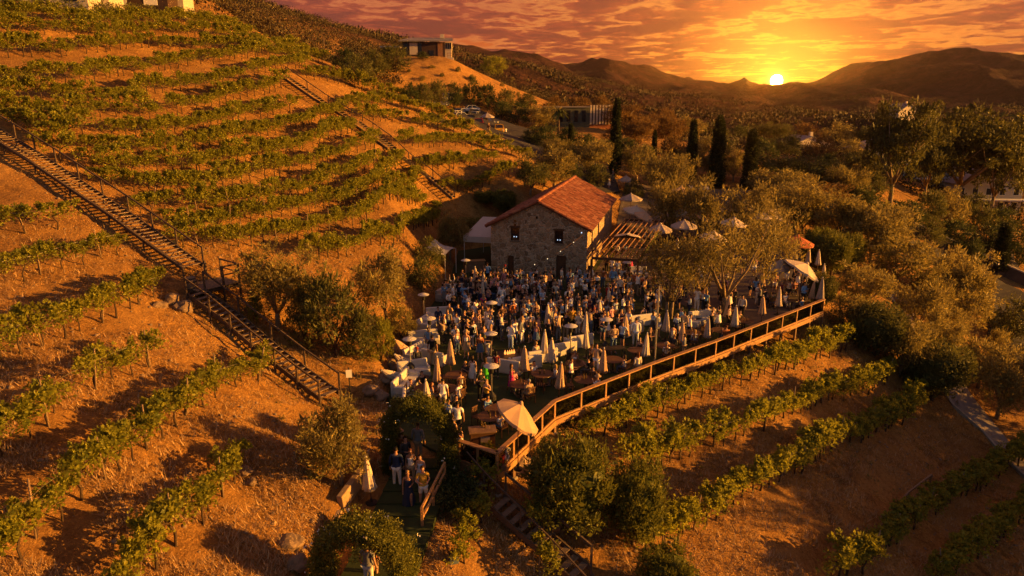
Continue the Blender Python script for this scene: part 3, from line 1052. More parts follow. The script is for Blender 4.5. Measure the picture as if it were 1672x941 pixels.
# ------------------------------------------------------------------ trees
# silver olives and scrub on the slope right of the terrace
SLOPE = [  # u, foot v, top v, width, leaf, kind, label
    (1295, 378, 298, 104, 'leaf_olive', 'olive', 'rounded gold-lit olive tree directly behind the rust red parasol'),
    (1372, 405, 318, 96, 'leaf_olive', 'olive', 'tall olive tree behind the two clipped shrubs right of the terrace'),
    (1423, 430, 335, 104, 'leaf_olive', 'olive', 'wide olive tree just left of the dark green lawn strip'),
    (1458, 474, 372, 108, 'leaf_olive', 'olive', 'olive tree with its pale trunk showing on bare orange soil beside shadow stripes'),
    (1407, 512, 432, 88, 'leaf_olive', 'olive', 'bushy olive tree halfway down between terrace end and grey slab'),
    (1514, 520, 440, 68, 'leaf_olive', 'olive', 'narrow olive tree left of the largest crown beside the road wall'),
    (1556, 528, 416, 100, 'leaf_olive', 'olive', 'largest olive crown beside the dark road wall'),
    (1498, 548, 468, 82, 'leaf_olive', 'olive', 'small olive tree on a thin trunk right of the grey slab'),
    (1566, 552, 470, 84, 'leaf_olive', 'olive', 'olive tree overhanging the dark road at its bend'),
    (1382, 540, 478, 66, 'leaf_olive', 'bush', 'low gold bush on the slope just below the terrace corner'),
    (1470, 614, 528, 84, 'leaf_olive', 'olive', 'multi stemmed olive with bare forked trunk between two dark clipped trees'),
    (1530, 592, 512, 70, 'leaf_olive', 'olive', 'olive tree on the slope above the paved path junction'),
    (1596, 634, 552, 72, 'leaf_olive', 'olive', 'olive tree beyond the paved path with a thin pale trunk'),
    (1627, 684, 578, 96, 'leaf_olive', 'olive', 'leaning olive tree on orange soil right of the curved path'),
    (1625, 596, 540, 46, 'leaf_olive', 'bush', 'small sparse bush on the bank below the road'),
    (1652, 560, 486, 96, 'leaf_bush', 'bush', 'dark leafy bush beside the road at the right frame edge'),
    (1664, 640, 575, 70, 'leaf_olive', 'olive', 'half hidden olive cut by the right frame edge below the road'),
    (1545, 556, 500, 60, 'leaf_olive', 'bush', 'rounded bush filling the gap under the largest olive crown'),
]
for u, vb, vt, w, lf, kd, lab in SLOPE:
    tree('olive_tree' if kd == 'olive' else 'bush', lab, kd, u, vb, vt, w, lf, 'olives on the slope right of the terrace', 'olive tree' if kd == 'olive' else 'bush')
for u, vb, vt, w, lab in [
    (1427, 580, 503, 78, 'dark flat topped clipped tree just below the terrace corner'),
    (1520, 652, 566, 92, 'dark umbrella shaped clipped tree beside the paved path'),
    (1337, 437, 378, 50, 'cup shaped clipped shrub right of the rust red parasol'),
    (1380, 446, 388, 46, 'cup shaped clipped shrub farther right, next to the olive slope'),
    (1356, 452, 390, 48, 'round clipped shrub behind the tall closed parasols at the terrace end'),
    (1338, 505, 452, 40, 'small clipped shrub outside the far corner of the railing')]:
    tree('clipped_tree', lab, 'clipped', u, vb, vt, w, 'leaf_hedge' if vb < 500 else 'leaf_bush', 'clipped trees right of the terrace')

# big olives growing through the terrace
for u, vb, vt, w, lab in [
    (1090, 520, 388, 112, 'large feathery olive growing through the terrace near the pergola front'),
    (1187, 515, 352, 150, 'largest terrace olive with a thick forked trunk beside the railing'),
    (1140, 498, 400, 100, 'terrace olive with slim slanting stems between the two biggest crowns'),
    (1245, 470, 345, 92, 'terrace olive shading the tables toward the far corner')]:
    tree('olive_tree', lab, 'airy', u, vb, vt, w, 'leaf_olive', 'olives on the terrace', 'olive tree', ground=0)
# trees behind the pergola and upper tables
for u, vb, vt, w, lab, lf in [
    (1086, 336, 248, 84, 'gold olive behind the pergola, left of the square cream kiosk', 'leaf_olive'),
    (1142, 406, 296, 84, 'olive among the upper parasols, in front of the kiosk', 'leaf_olive'),
    (1092, 392, 300, 62, 'olive between the pergola and the broad cream parasol', 'leaf_olive'),
    (1226, 404, 306, 80, 'olive in front of the right cypress foot, above the largest terrace olive', 'leaf_olive'),
    (1040, 300, 238, 54, 'olive between the lone cypress and the kiosk', 'leaf_olive'),
    (1197, 298, 245, 46, 'pale bush between the two right cypresses', 'leaf_olive'),
    (1266, 345, 280, 92, 'wide olive right of the cypress row', 'leaf_olive'),
    (1318, 350, 292, 100, 'russet tinged bush above the tan canopy roof', 'leaf_rust'),
    (1258, 300, 254, 80, 'dark oak crown behind the right cypress', 'leaf_bush'),
    (1322, 308, 258, 88, 'gold crown below the far grey chimney house', 'leaf_bush'),
    (1376, 335, 274, 70, 'upright gold crown left of the dark gap by the big trees', 'leaf_olive'),
    (1125, 272, 238, 50, 'pale crown behind the left cypress of the row', 'leaf_olive'),
    (1155, 290, 246, 40, 'pale feathery crown between left and middle cypress', 'leaf_olive'),
    (905, 312, 243, 86, 'gold olive behind the stone house ridge', 'leaf_olive'),
    (962, 290, 232, 62, 'gold olive left of the lone tall cypress', 'leaf_olive'),
    (866, 318, 262, 56, 'olive beside the house roof at the end of the vine rows', 'leaf_bush'),
    (882, 212, 172, 56, 'pale topped tree right of the parked cars', 'leaf_olive'),
    (893, 245, 204, 52, 'dark round tree beside the car park road', 'leaf_dark'),
    (930, 244, 208, 40, 'dark tree below the slatted building', 'leaf_dark'),
    (955, 250, 218, 46, 'low dark tree in front of the slatted building', 'leaf_dark'),
    (845, 205, 168, 40, 'dark tree behind the blue parked car', 'leaf_dark'),
    (818, 196, 164, 36, 'dark tree above the grey market canopy', 'leaf_dark'),
    (1040, 245, 196, 50, 'gold brown oak right of the lone cypress top', 'leaf_rust'),
    (1085, 240, 190, 56, 'brown oak crown below the mid hills', 'leaf_rust'),
    (1010, 215, 170, 60, 'brown oak crown behind the lone cypress', 'leaf_rust')]:
    tree('tree', lab, 'olive' if lf != 'leaf_dark' else 'bush', u, vb, vt, w, lf, 'trees behind the terrace')
# cypresses
for u, vb, vt, w, lab in [
    (1003, 287, 163, 17, 'tall lone cypress behind the stone house'),
    (1127, 293, 197, 16, 'slim cypress, left of the row of three'),
    (1168, 305, 191, 23, 'thick middle cypress of the row of three'),
    (1221, 313, 213, 22, 'right cypress of the row of three'),
    (931, 262, 203, 11, 'short cypress in front of the slatted building'),
    (1067, 262, 214, 9, 'small far cypress between house and row'),
    (1628, 446, 366, 22, 'isolated cypress beside the gravel drive at far right')]:
    tree('cypress', lab, 'cypress', u, vb, vt, w * 1.15, 'leaf_cypress', None, 'cypress', nvar=3)
tree('palm_tree', 'thin palm left of the slatted building', 'palm', 912, 232, 172, 34, 'leaf_dark', None, 'palm')
# scrub on the bank left of the terrace
for u, vb, vt, w, kd, lf, lab in [
    (455, 538, 408, 128, 'olive', 'leaf_olive', 'large gold tree beside the stair landing'),
    (548, 582, 446, 104, 'bush', 'leaf_bush', 'dark rounded bush in the middle of the bank, right of the gold tree'),
    (632, 528, 415, 88, 'olive', 'leaf_olive', 'feathery tree above the white sofas on the bank'),
    (500, 560, 470, 60, 'bush', 'leaf_bush', 'low bush filling in below the large gold tree'),
    (590, 585, 500, 60, 'bush', 'leaf_bush', 'low bush left of the rocky edge of the terrace'),
    (623, 592, 520, 46, 'bush', 'leaf_vine', 'bright green shrub above the rocks'),
    (735, 424, 352, 56, 'olive', 'leaf_olive', 'slanting gold tree beside the white tent'),
    (700, 440, 388, 50, 'bush', 'leaf_bush', 'bush left of the slanting tree by the tent'),
    (690, 478, 420, 54, 'bush', 'leaf_bush', 'bush above the upper left sofa'),
    (656, 556, 500, 50, 'bush', 'leaf_olive', 'bush behind the tilted white parasols'),
    (558, 790, 664, 112, 'olive', 'leaf_olive', 'large gold bush left of the upper flowering arch'),
    (530, 770, 690, 70, 'bush', 'leaf_bush', 'lower bush under the large gold bush by the arch'),
    (418, 528, 480, 26, 'bush', 'leaf_vine', 'wispy shrub beside the stair handrail')]:
    tree('bank_shrub' if kd == 'bush' else 'tree', lab, kd, u, vb, vt, w, lf, 'trees and shrubs on the bank', 'shrub' if kd == 'bush' else 'tree')
# big clipped bushes at the bottom
for u, vb, vt, w, lab in [
    (932, 872, 735, 122, 'big square clipped bush below the railing bend'),
    (1033, 888, 768, 92, 'looser clipped bush right of the big square one'),
    (1085, 985, 905, 78, 'clipped bush cut by the bottom frame edge')]:
    tree('clipped_bush', lab, 'clipped', u, vb, vt, w, 'leaf_hedge', 'clipped bushes below the railing', 'bush')
tree('bush', 'small bush under the deck by the railing bend', 'bush', 892, 752, 712, 34, 'leaf_bush', None, 'bush')
# house hill
for u, vb, vt, w, kd, lf, lab in [
    (645, 118, 74, 54, 'bush', 'leaf_bush', 'round green tree left of the hilltop house'),
    (610, 128, 80, 50, 'bush', 'leaf_bush', 'tree beside the round green one on the house hill'),
    (585, 138, 90, 52, 'bush', 'leaf_bush', 'broad tree above the vine rows left of the house hill'),
    (563, 120, 78, 44, 'bush', 'leaf_dark', 'dark tree at the left end of the house hill clump'),
    (806, 124, 92, 46, 'bush', 'leaf_vine', 'bright green tree alone on the bare house hill'),
    (690, 97, 84, 24, 'bush', 'leaf_dark', 'bush against the dark front of the hilltop house'),
    (670, 172, 136, 32, 'bush', 'leaf_dark', 'dark tree at left of the row under the bare hill'),
    (692, 175, 134, 34, 'bush', 'leaf_bush', 'second dark tree of the row under the bare hill'),
    (716, 178, 132, 36, 'bush', 'leaf_bush', 'palm like tree in the row under the bare hill'),
    (742, 176, 134, 32, 'bush', 'leaf_dark', 'tall dark tree behind the parked cars'),
    (772, 172, 126, 32, 'bush', 'leaf_dark', 'tallest dark tree under the bare hill'),
    (796, 180, 136, 34, 'bush', 'leaf_dark', 'dark tree right of the tallest one under the bare hill'),
    (826, 186, 146, 36, 'bush', 'leaf_bush', 'tree at right end of the row under the bare hill'),
    (860, 184, 152, 40, 'bush', 'leaf_bush', 'tree above the pale topped tree by the car park'),
    (905, 192, 158, 46, 'bush', 'leaf_rust', 'brown tree left of the slatted building roof'),
    (945, 186, 158, 44, 'bush', 'leaf_rust', 'brown tree behind the slatted building'),
    (980, 186, 156, 40, 'bush', 'leaf_rust', 'brown tree at right behind the slatted building')]:
    tree('tree', lab, kd, u, vb, vt, w, lf, 'trees round the house hill')
for i, (u, v) in enumerate([(668, 118), (705, 112), (722, 126), (690, 132), (748, 118), (770, 132), (735, 142), (708, 148), (790, 148), (820, 142), (760, 150), (846, 160), (870, 168), (678, 146), (784, 114), (836, 134)]):
    tree('scrub_bush', 'small dry scrub bush dotted on the bare orange hill under the hilltop house', 'bush', u, v, v - 5 - (i * 7) % 6, 8 + (i * 5) % 9, 'leaf_olive' if i % 2 else 'leaf_bush', 'scrub bushes on the bare house hill', 'bush')
# right-hand houses among tall trees
for u, vb, vt, w, lab in [
    (1452, 338, 176, 112, 'tall airy tree in front of the left white house'),
    (1560, 338, 180, 150, 'widest tall tree with pale limbs before the cream house'),
    (1668, 345, 196, 100, 'tall tree cut by the right frame edge'),
    (1508, 330, 222, 70, 'shorter tree between the two tallest ones'),
    (1616, 352, 214, 84, 'tall loose tree standing before the cream house porch')]:
    tree('tall_tree', lab, 'big', u, vb, vt, w, 'leaf_big', 'tall trees by the right hand houses')
for i, (u, vb, vt, w, lf) in enumerate([
    (1412, 360, 318, 60, 'leaf_dark'), (1475, 372, 326, 62, 'leaf_dark'), (1512, 372, 312, 56, 'leaf_bush'), (1545, 372, 306, 58, 'leaf_olive'),
    (1588, 376, 318, 62, 'leaf_bush'), (1632, 388, 338, 62, 'leaf_dark'), (1560, 412, 360, 70, 'leaf_dark'), (1612, 420, 366, 70, 'leaf_dark'),
    (1508, 392, 352, 56, 'leaf_bush'), (1482, 372, 344, 40, 'leaf_bush'), (1580, 436, 396, 44, 'leaf_dark'), (1545, 408, 372, 52, 'leaf_dark'),
    (1660, 440, 380, 60, 'leaf_dark'), (1524, 400, 370, 40, 'leaf_bush'), (1440, 372, 330, 52, 'leaf_dark')]):
    tree('garden_shrub', ['dark shrub below the left white house', 'dark shrub at the left end of the long garden wall', 'gold tipped shrub under the widest tall tree',
          'brightest gold shrub before the cream house', 'gold shrub below the cream house porch', 'dark shrub at the cream house steps',
          'large dark shrub above the middle of the garden wall', 'dark shrub left of the isolated cypress', 'pale shrub on the lawn edge above the wall',
          'small pale shrub nearest the lawn strip', 'dark low shrub on the wall beside the parked car', 'dark shrub behind the pale lawn shrub',
          'dark shrub right of the isolated cypress', 'small shrub just above the left part of the wall', 'dark shrub at the foot of the tall airy tree'][i],
         'bush', u, vb, vt, w, lf, 'garden shrubs above the road wall', 'shrub')
# hedges and balls behind the stone house
tree('topiary_ball', 'round clipped ball bush behind the tent', 'clipped', 823, 346, 314, 34, 'leaf_hedge', None, 'bush', d=76)
tree('topiary_ball', 'smaller clipped bush left of the ball bush', 'clipped', 793, 342, 314, 30, 'leaf_hedge', None, 'bush', d=77)


_vr = random.Random(21)
VT = [(1018, 268, 226, 46), (1050, 272, 236, 40), (1100, 268, 222, 56), (1140, 262, 222, 44), (1185, 268, 226, 46), (1245, 268, 226, 50), (1285, 262, 222, 56), (1335, 264, 224, 56), (1385, 268, 226, 60),
      (1405, 298, 250, 62), (1350, 290, 250, 54), (1290, 300, 262, 50), (1250, 322, 280, 50), (1300, 326, 286, 60), (1345, 330, 290, 62), (1395, 345, 300, 66), (1420, 325, 282, 60), (1080, 216, 178, 50), (1120, 232, 192, 52),
      (1165, 236, 200, 50), (1210, 240, 204, 50), (1260, 238, 202, 56), (1310, 236, 200, 56), (1365, 240, 200, 62), (1420, 244, 206, 62), (1480, 250, 214, 60), (1540, 258, 222, 60), (1046, 222, 186, 46), (985, 262, 226, 44),
      (975, 306, 268, 40), (930, 300, 262, 46), (1034, 326, 292, 34), (1000, 240, 208, 40), (905, 262, 228, 44), (870, 240, 206, 40), (1268, 402, 352, 50), (1310, 382, 340, 56), (1345, 386, 336, 60)]
for i, (u, vb, vt, w) in enumerate(VT):
    far = vb < 262
    tree('valley_tree', 'dark oak crown on the valley floor far behind the terrace, under the hills' if far else 'gold green tree filling the ground between terrace, cypresses and valley', 'bush' if i % 3 else 'olive', u, vb, vt, w,
         ['leaf_dark', 'leaf_bush', 'leaf_rust', 'leaf_olive', 'leaf_bush'][i % 5], 'far valley oaks' if far else 'trees between the terrace and the valley')


# off to the right, just outside the frame, unseen trees added to shade the lower rows
for i, (x, y, h, w) in enumerate([(44, 36, 11, 9), (50, 45, 9.5, 9), (43, 27, 11.5, 9), (54, 53, 9, 9), (39, 19, 12, 8), (58, 39, 12, 10), (50, 30, 12.5, 9), (46, 16, 13, 9), (38, 12, 12, 8), (56, 24, 13, 10), (43, 22, 12, 9), (48, 37, 11.5, 9), (41, 31, 11, 8), (47, 24, 12.5, 9)]):
    shrub_at('unseen_shade_tree', 'unseen olive tree added beyond the right frame edge to shade the lower rows', 'olive', (x, y, hz(x, y)), w, h, 'leaf_olive', 'tree', 'trees beyond the right frame edge')


# ------------------------------------------------------------------ vines
def vine_variant(seed, hgt=1.25, wid=1.7):
    rg = np.random.default_rng(seed)
    mb = MB()
    lean = rg.normal() * .15
    mb.tube([(lean * .3, 0, -.15), (rg.normal() * .05, rg.normal() * .05, .35), (lean, rg.normal() * .05, .72)], [.05, .04, .035], 5)
    for s in (-1, 1):
        mb.tube([(lean, 0, .68), (lean + s * .3, rg.normal() * .05, .82), (lean + s * wid * .45, rg.normal() * .08, .85)], [.032, .025, .012], 4)
    cen = []; sp = []
    for q in range(15):
        x = (rg.random() - .5) * wid * 1.1
        cen.append((x, rg.normal() * .15, .72 + rg.random() * .50)); s = .15 + .15 * rg.random(); sp.append((s * 1.35, s, s * 1.1))
    for q in range(7):      # arching shoots
        x = (rg.random() - .5) * wid; a = rg.random() * 6.28
        for j in range(4):
            t = (j + 1) / 4
            cen.append((x + math.cos(a) * .35 * t, math.sin(a) * .42 * t, 1.08 + .62 * t - .44 * t * t * (.6 + rg.random()))); sp.append((.08, .08, .08))
    V, F = leaf_mesh('v', cen, 20, sp, .118, .72, .3, seed)
    return mb.mesh('vine_trunk', True), (V, F)


VV = []
for s in range(8):
    t_me, (V, F) = vine_variant(900 + s)
    c_me = np_mesh('vine_leaves', V, F)
    t_me.materials.append(M['vine_wood']); c_me.materials.append(M['leaf_vine'])
    VV.append((t_me, c_me, V, F))
_tV = []
for t_me, _, _, _ in VV:
    co = np.empty(len(t_me.vertices) * 3, np.float32); t_me.vertices.foreach_get('co', co)
    _tV.append((co.reshape(-1, 3), [tuple(p.vertices) for p in t_me.polygons]))

ROWS = [  # near rows first: (label, spacing, scale, [(u, v)...])
    ('F6', .95, 1.1, [(385, 795), (345, 832), (316, 865), (280, 902), (245, 940), (225, 975)], 'grapevine in the lowest short row, nearest the bottom frame edge at left'),
    ('F5', .95, 1.1, [(436, 618), (352, 650), (303, 686), (262, 716), (232, 745), (182, 782), (132, 816), (82, 856), (32, 905), (-10, 950)], 'grapevine in the long row running from the lower staircase to the bottom left corner'),
    ('F4', .95, 1.1, [(268, 592), (200, 618), (150, 643), (100, 673), (52, 706), (2, 755), (-40, 800)], 'grapevine in the row that ends below the wine barrel'),
    ('F3', 1.0, 1.1, [(258, 490), (205, 510), (170, 527), (120, 548), (85, 560), (-5, 592)], 'grapevine in the row that ends just left of the wine barrel'),
    ('F2', 1.0, 1.1, [(192, 418), (130, 432), (100, 442), (60, 456), (-5, 470)], 'grapevine in the second row below the upper staircase'),
    ('F1', 1.2, 1.2, [(98, 378), (72, 380), (20, 384), (-5, 386)], 'grapevine in the short top row left of the upper staircase'),
    ('L3', 1.0, 1.1, [(1058, 900), (1120, 872), (1200, 825), (1262, 793), (1342, 746), (1422, 708), (1500, 664)], 'grapevine in the third row below the terrace railing'),
    ('L2', 1.0, 1.1, [(1040, 772), (1085, 756), (1182, 727), (1272, 692), (1342, 662), (1412, 642), (1450, 622)], 'grapevine in the second row below the terrace railing'),
    ('L1', 1.0, 1.1, [(965, 716), (1042, 692), (1142, 652), (1242, 617), (1312, 592), (1380, 570)], 'grapevine in the first row right below the terrace railing'),
    ('L4', 1.1, 1.1, [(1368, 950), (1442, 902), (1502, 852), (1562, 817), (1642, 767), (1680, 745)], 'grapevine in the row beside the stones and rail in the shaded corner'),
    ('L5', 1.1, 1.1, [(1528, 955), (1602, 902), (1680, 842)], 'grapevine in the last row at the bottom right corner'),
    ('C1', .8, 1.2, [(800, 775), (792, 820), (775, 870), (760, 925)], 'climbing vine on the strip between the flowering arches and the lower stairs'),
    ('C2', .8, 1.1, [(880, 880), (888, 930)], 'vine beside the lower flight of stairs at the bottom frame edge'),
    ('R13', 1.7, 1.15, [(500, 425), (560, 418), (640, 398), (690, 372), (712, 352)], 'grapevine in the lowest hillside row, just above the bank shrubs'),
    ('R12', 1.7, 1.15, [(300, 408), (390, 404), (480, 393), (580, 366), (690, 334)], 'grapevine in the second hillside row up from the bank'),
    ('R11', 1.7, 1.15, [(290, 378), (400, 368), (500, 348), (600, 318), (680, 292)], 'grapevine in the third hillside row up from the bank'),
    ('RF', 1.7, 1.15, [(725, 312), (785, 305), (836, 292)], 'grapevine in the short row above the topiary balls'),
    ('RE', 1.7, 1.15, [(692, 278), (764, 271), (804, 268)], 'grapevine in the short row right of the far staircase'),
    ('R10', 1.7, 1.15, [(225, 347), (330, 348), (430, 335), (520, 311), (590, 288), (655, 266)], 'grapevine in the fourth hillside row up from the bank'),
    ('RD', 1.7, 1.15, [(655, 240), (730, 238), (780, 242), (822, 252), (858, 264)], 'grapevine in the row that ends at the car park road'),
    ('R9', 1.8, 1.2, [(165, 302), (240, 317), (350, 312), (440, 292), (530, 268), (612, 242)], 'grapevine'),
    ('R8', 1.8, 1.2, [(100, 266), (180, 287), (310, 282), (420, 264), (520, 238), (582, 216)], 'grapevine'),
    ('RC', 1.8, 1.2, [(590, 196), (645, 200), (700, 210), (764, 226), (802, 243)], 'grapevine'),
    ('R7', 1.8, 1.2, [(60, 238), (170, 252), (300, 252), (400, 230), (500, 207), (562, 190)], 'grapevine'),
    ('RB', 1.8, 1.2, [(560, 176), (628, 173), (706, 193), (740, 207)], 'grapevine'),
    ('R6', 1.8, 1.2, [(20, 210), (70, 216), (150, 224), (270, 224), (370, 207), (470, 182)], 'grapevine'),
    ('RA', 1.8, 1.2, [(500, 128), (560, 138), (610, 155), (676, 170)], 'grapevine'),
    ('R5', 1.9, 1.2, [(-5, 192), (100, 192), (240, 195), (310, 182), (400, 162), (462, 147)], 'grapevine'),
    ('R4', 1.9, 1.2, [(-5, 167), (170, 172), (250, 154), (350, 142), (420, 124), (500, 112)], 'grapevine'),
    ('R3', 1.9, 1.2, [(-5, 137), (130, 137), (200, 124), (300, 110), (400, 97), (480, 96), (530, 104)], 'grapevine'),
    ('R2', 1.9, 1.2, [(-5, 97), (100, 94), (180, 84), (240, 77), (330, 84), (420, 82), (500, 90)], 'grapevine'),
    ('R1', 1.9, 1.25, [(-5, 57), (80, 57), (170, 64), (260, 56), (340, 60), (420, 72)], 'grapevine'),
    ('R0', 1.9, 1.3, [(-5, 38), (80, 40), (170, 46), (240, 44), (320, 44), (400, 58)], 'grapevine'),
]
_vine_n = 0
STAKES = []
stuffV, stuffF, stuffM = [], [], []
_off = 0
_rnd = random.Random(3)
for rid, space, sc, px, lab in ROWS:
    P = [G(u, v) for u, v in px]
    seg = [(P[i + 1] - P[i]).to_2d().length for i in range(len(P) - 1)]
    tot = sum(seg)
    k = max(1, int(tot / (space * (1.0 if rid[0] == 'F' else .80 if rid[0] == 'L' else .53) if rid[0] != 'C' else .9)))
    far = lab == 'grapevine'
    wires = []
    for i in range(k + 1):
        s = (i + (_rnd.random() - .5) * .25) / k * tot; s = min(max(s, 0), tot)
        if _rnd.random() < .05:
            continue
        j = 0
        while j < len(seg) - 1 and s > seg[j]:
            s -= seg[j]; j += 1
        q = P[j].lerp(P[j + 1], min(1, s / max(seg[j], 1e-6)))
        dirv = P[min(j + 1, len(P) - 1)] - P[j]
        x = q.x + _rnd.gauss(0, .12); y = q.y + _rnd.gauss(0, .12); z = hz(x, y)
        rz = math.atan2(dirv.y, dirv.x) + _rnd.gauss(0, .15) + (PI if _rnd.random() < .5 else 0)
        ss = sc * _rnd.uniform(.75, 1.2) * (.97 if rid[0] == 'R' else 1.08 if rid[0] == 'L' else .95); sh = ss * _rnd.uniform(.8, 1.2)
        vi = _rnd.randrange(8)
        if not far and _vine_n < 298:
            t_me, c_me, _, _ = VV[vi]
            e = thing('grapevine', lab, 'grapevine', (x, y, z), rz, lab.replace('grapevine in', 'grapevines in').replace('climbing vine on', 'climbing vines on').replace('vine beside', 'vines beside') if not lab.startswith('grapevine in') else lab.replace('grapevine in', 'grapevines in'))
            e.scale = (ss, ss, sh)
            for nm, me in (('trunk', t_me), ('foliage', c_me)):
                o = bpy.data.objects.new(nm, me); COL.objects.link(o); o.parent = e
            _vine_n += 1
        else:
            c_, s_ = math.cos(rz), math.sin(rz)
            Rm = np.array([[c_ * ss, -s_ * ss, 0], [s_ * ss, c_ * ss, 0], [0, 0, sh]])
            _, _, V, F = VV[vi]
            stuffV.append(V @ Rm.T + np.array([x, y, z])); stuffF.append(F + _off); stuffM.append(np.zeros(len(F), np.int32)); _off += len(V)
            tv, tf = _tV[vi]
            tri = []
            for f in tf:
                for a in range(1, len(f) - 1):
                    tri.append((f[0], f[a], f[a + 1]))
            stuffV.append(tv @ Rm.T + np.array([x, y, z])); stuffF.append(np.array(tri) + _off); stuffM.append(np.ones(len(tri), np.int32)); _off += len(tv)
        if i % 3 == 1:
            STAKES.append((rid, x, y, z, rz, lab))
me = np_mesh('vineyard_rows', np.concatenate(stuffV), np.concatenate(stuffF), np.concatenate(stuffM))
o = link('vineyard_rows', me, [M['leaf_vine'], M['vine_wood']])
tag(o, 'dense green vine rows high on the far left hillside', 'vineyard', None, 'stuff')
# stakes with their own lean
stk = []
for q in range(3):
    mb = MB(); mb.tube([(0, 0, -.3), (_rnd.gauss(0, .03), _rnd.gauss(0, .03), .8), (_rnd.gauss(0, .08), _rnd.gauss(0, .08), 1.75)], [.038, .034, .03], 6)
    me = mb.mesh('stake', True); me.materials.append(M['stake']); stk.append(me)
for i, (rid, x, y, z, rz, lab) in enumerate(STAKES):
    if rid[0] in 'FL' or rid in ('R13', 'R12', 'R11', 'R10'):
        o = bpy.data.objects.new('vineyard_stake', stk[i % 3]); COL.objects.link(o)
        o.location = (x, y, z); o.rotation_euler = (_rnd.gauss(0, .1), _rnd.gauss(0, .1), _rnd.random() * 6)
        where = lab.split(' in ', 1)[1] if ' in ' in lab else 'row'
        tag(o, ' '.join(('thin stake in ' + where).split()[:16]), 'stake', 'wooden stakes in ' + where)
# training wires along the near rows
for rid, space, sc, px, lab in ROWS:
    if rid[0] in 'FL':
        mb = MB()
        P = [G(u, v) + Vector((0, 0, 1.25)) for u, v in px]
        mb.tube(P, .009, 3)
        tag(mb.build('trellis_wire', M['steel']), ' '.join(('thin training wire on ' + lab.split(' in ', 1)[1]).split()[:16]), 'wire')


# ------------------------------------------------------------------ dry grass, scrub, forest
def scatter_grass():
    rg = np.random.default_rng(5)
    n = 170000
    u = rg.random(n) * 1720 - 24; v = 300 + 660 * rg.random(n) ** .8
    r = (u - 836) / FPX; dn = (v - 470.5) / FPX
    # march only coarsely: two fixed-point steps from a first depth guess
    d = np.full(n, 40.0)
    z = np.zeros(n)
    for _ in range(9):
        d = np.clip(.5 * d + .5 * (HC - z) / np.maximum(SP + dn * CP, .08), 14, 130)
        x = r * d; y = d * (CP - dn * SP); z = height(x, y)
    ok = ~inside(x, y, TERR) & ~inside(x, y, PATHP) & (np.abs(HC - d * (SP + dn * CP) - z) < 2.5) & (d < 75)
    ok &= vnoise(x / 1.7, y / 1.7, 12) > -.22
    x, y, z = x[ok], y[ok], z[ok]; n = len(x)
    a = rg.random(n) * 6.28; L = .11 + .34 * rg.random(n) ** 3
    lean = .5 + 1.4 * rg.random(n)
    dx, dy = np.cos(a), np.sin(a)
    w = .008 + .017 * rg.random(n)
    hgt = L / np.sqrt(1 + lean ** 2)
    b0 = np.stack([x - dy * w, y + dx * w, z - .02], 1); b1 = np.stack([x + dy * w, y - dx * w, z - .02], 1)
    tip = np.stack([x + dx * hgt * lean, y + dy * hgt * lean, z + hgt], 1)
    V = np.stack([b0, b1, tip], 1).reshape(-1, 3); F = np.arange(n * 3).reshape(-1, 3)
    m, nt, out = new_mat('straw'); N = NT(nt)
    geo = N.n('ShaderNodeNewGeometry')
    c = N.ramp(geo.outputs['Random Per Island'], [(0, (.20, .115, .05)), (.5, (.36, .22, .10)), (1, (.50, .34, .17))])
    p = N.n('ShaderNodeBsdfPrincipled'); N.l(c, p.inputs['Base Color']); p.inputs['Roughness'].default_value = .8
    N.l(p.outputs[0], out.inputs[0])
    o = link('dry_grass', np_mesh('dry_grass', V, F), m)
    tag(o, 'dry straw coloured grass littering the orange slopes', 'grass', None, 'stuff')


scatter_grass()


def scatter_litter():
    """clods, stones and dull green weeds on the slopes"""
    rg = np.random.default_rng(15)
    bm = bmesh.new(); bmesh.ops.create_icosphere(bm, subdivisions=1, radius=1)
    bv = np.array([v.co[:] for v in bm.verts]); bf = np.array([[v.index for v in f.verts] for f in bm.faces]); bm.free()
    X = np.concatenate([rg.random(5200) * 38 - 42, rg.random(2600) * 34 + 1]); Y = np.concatenate([rg.random(5200) * 46 + 13, rg.random(2600) * 40 + 18])
    ok = ~inside(X, Y, TERR) & ~inside(X, Y, PATHP) & (pdist(X, Y, PATHP) > .5) & (vnoise(X / 4, Y / 4, 31) > -.12)
    X, Y = X[ok], Y[ok]; Z = height(X, Y); n = len(X)
    s = .025 + .10 * rg.random(n) ** 4
    V = bv[None] * (1 + .5 * (rg.random((n, len(bv), 1)) - .5)) * s[:, None, None] * np.array([1, 1, .7]) + np.stack([X, Y, Z], 1)[:, None]
    F = bf[None] + (np.arange(n) * len(bv))[:, None, None]
    o = link('stones', np_mesh('stones', V.reshape(-1, 3), F.reshape(-1, 3)), M['rock']); tag(o, 'loose stones and clods scattered over the vineyard soil', 'stones', None, 'stuff')
    X = np.concatenate([rg.random(2600) * 40 - 44, rg.random(1300) * 34 + 1]); Y = np.concatenate([rg.random(2600) * 50 + 13, rg.random(1300) * 40 + 18])
    ok = ~inside(X, Y, TERR) & ~inside(X, Y, PATHP) & (pdist(X, Y, PATHP) > .5) & (vnoise(X / 5, Y / 5, 33) > .10)
    X, Y = X[ok], Y[ok]; Z = height(X, Y); s = .10 + .14 * rg.random(len(X))
    V, F = leaf_mesh('w', np.stack([X, Y, Z + .05], 1), 16, np.stack([s, s, s * .5], 1), .13, .3, .9, 6)
    o = link('weeds', np_mesh('weeds', V, F), M['leaf_olive']); tag(o, 'low dull weeds growing between the vine rows', 'weeds', None, 'stuff')


scatter_litter()


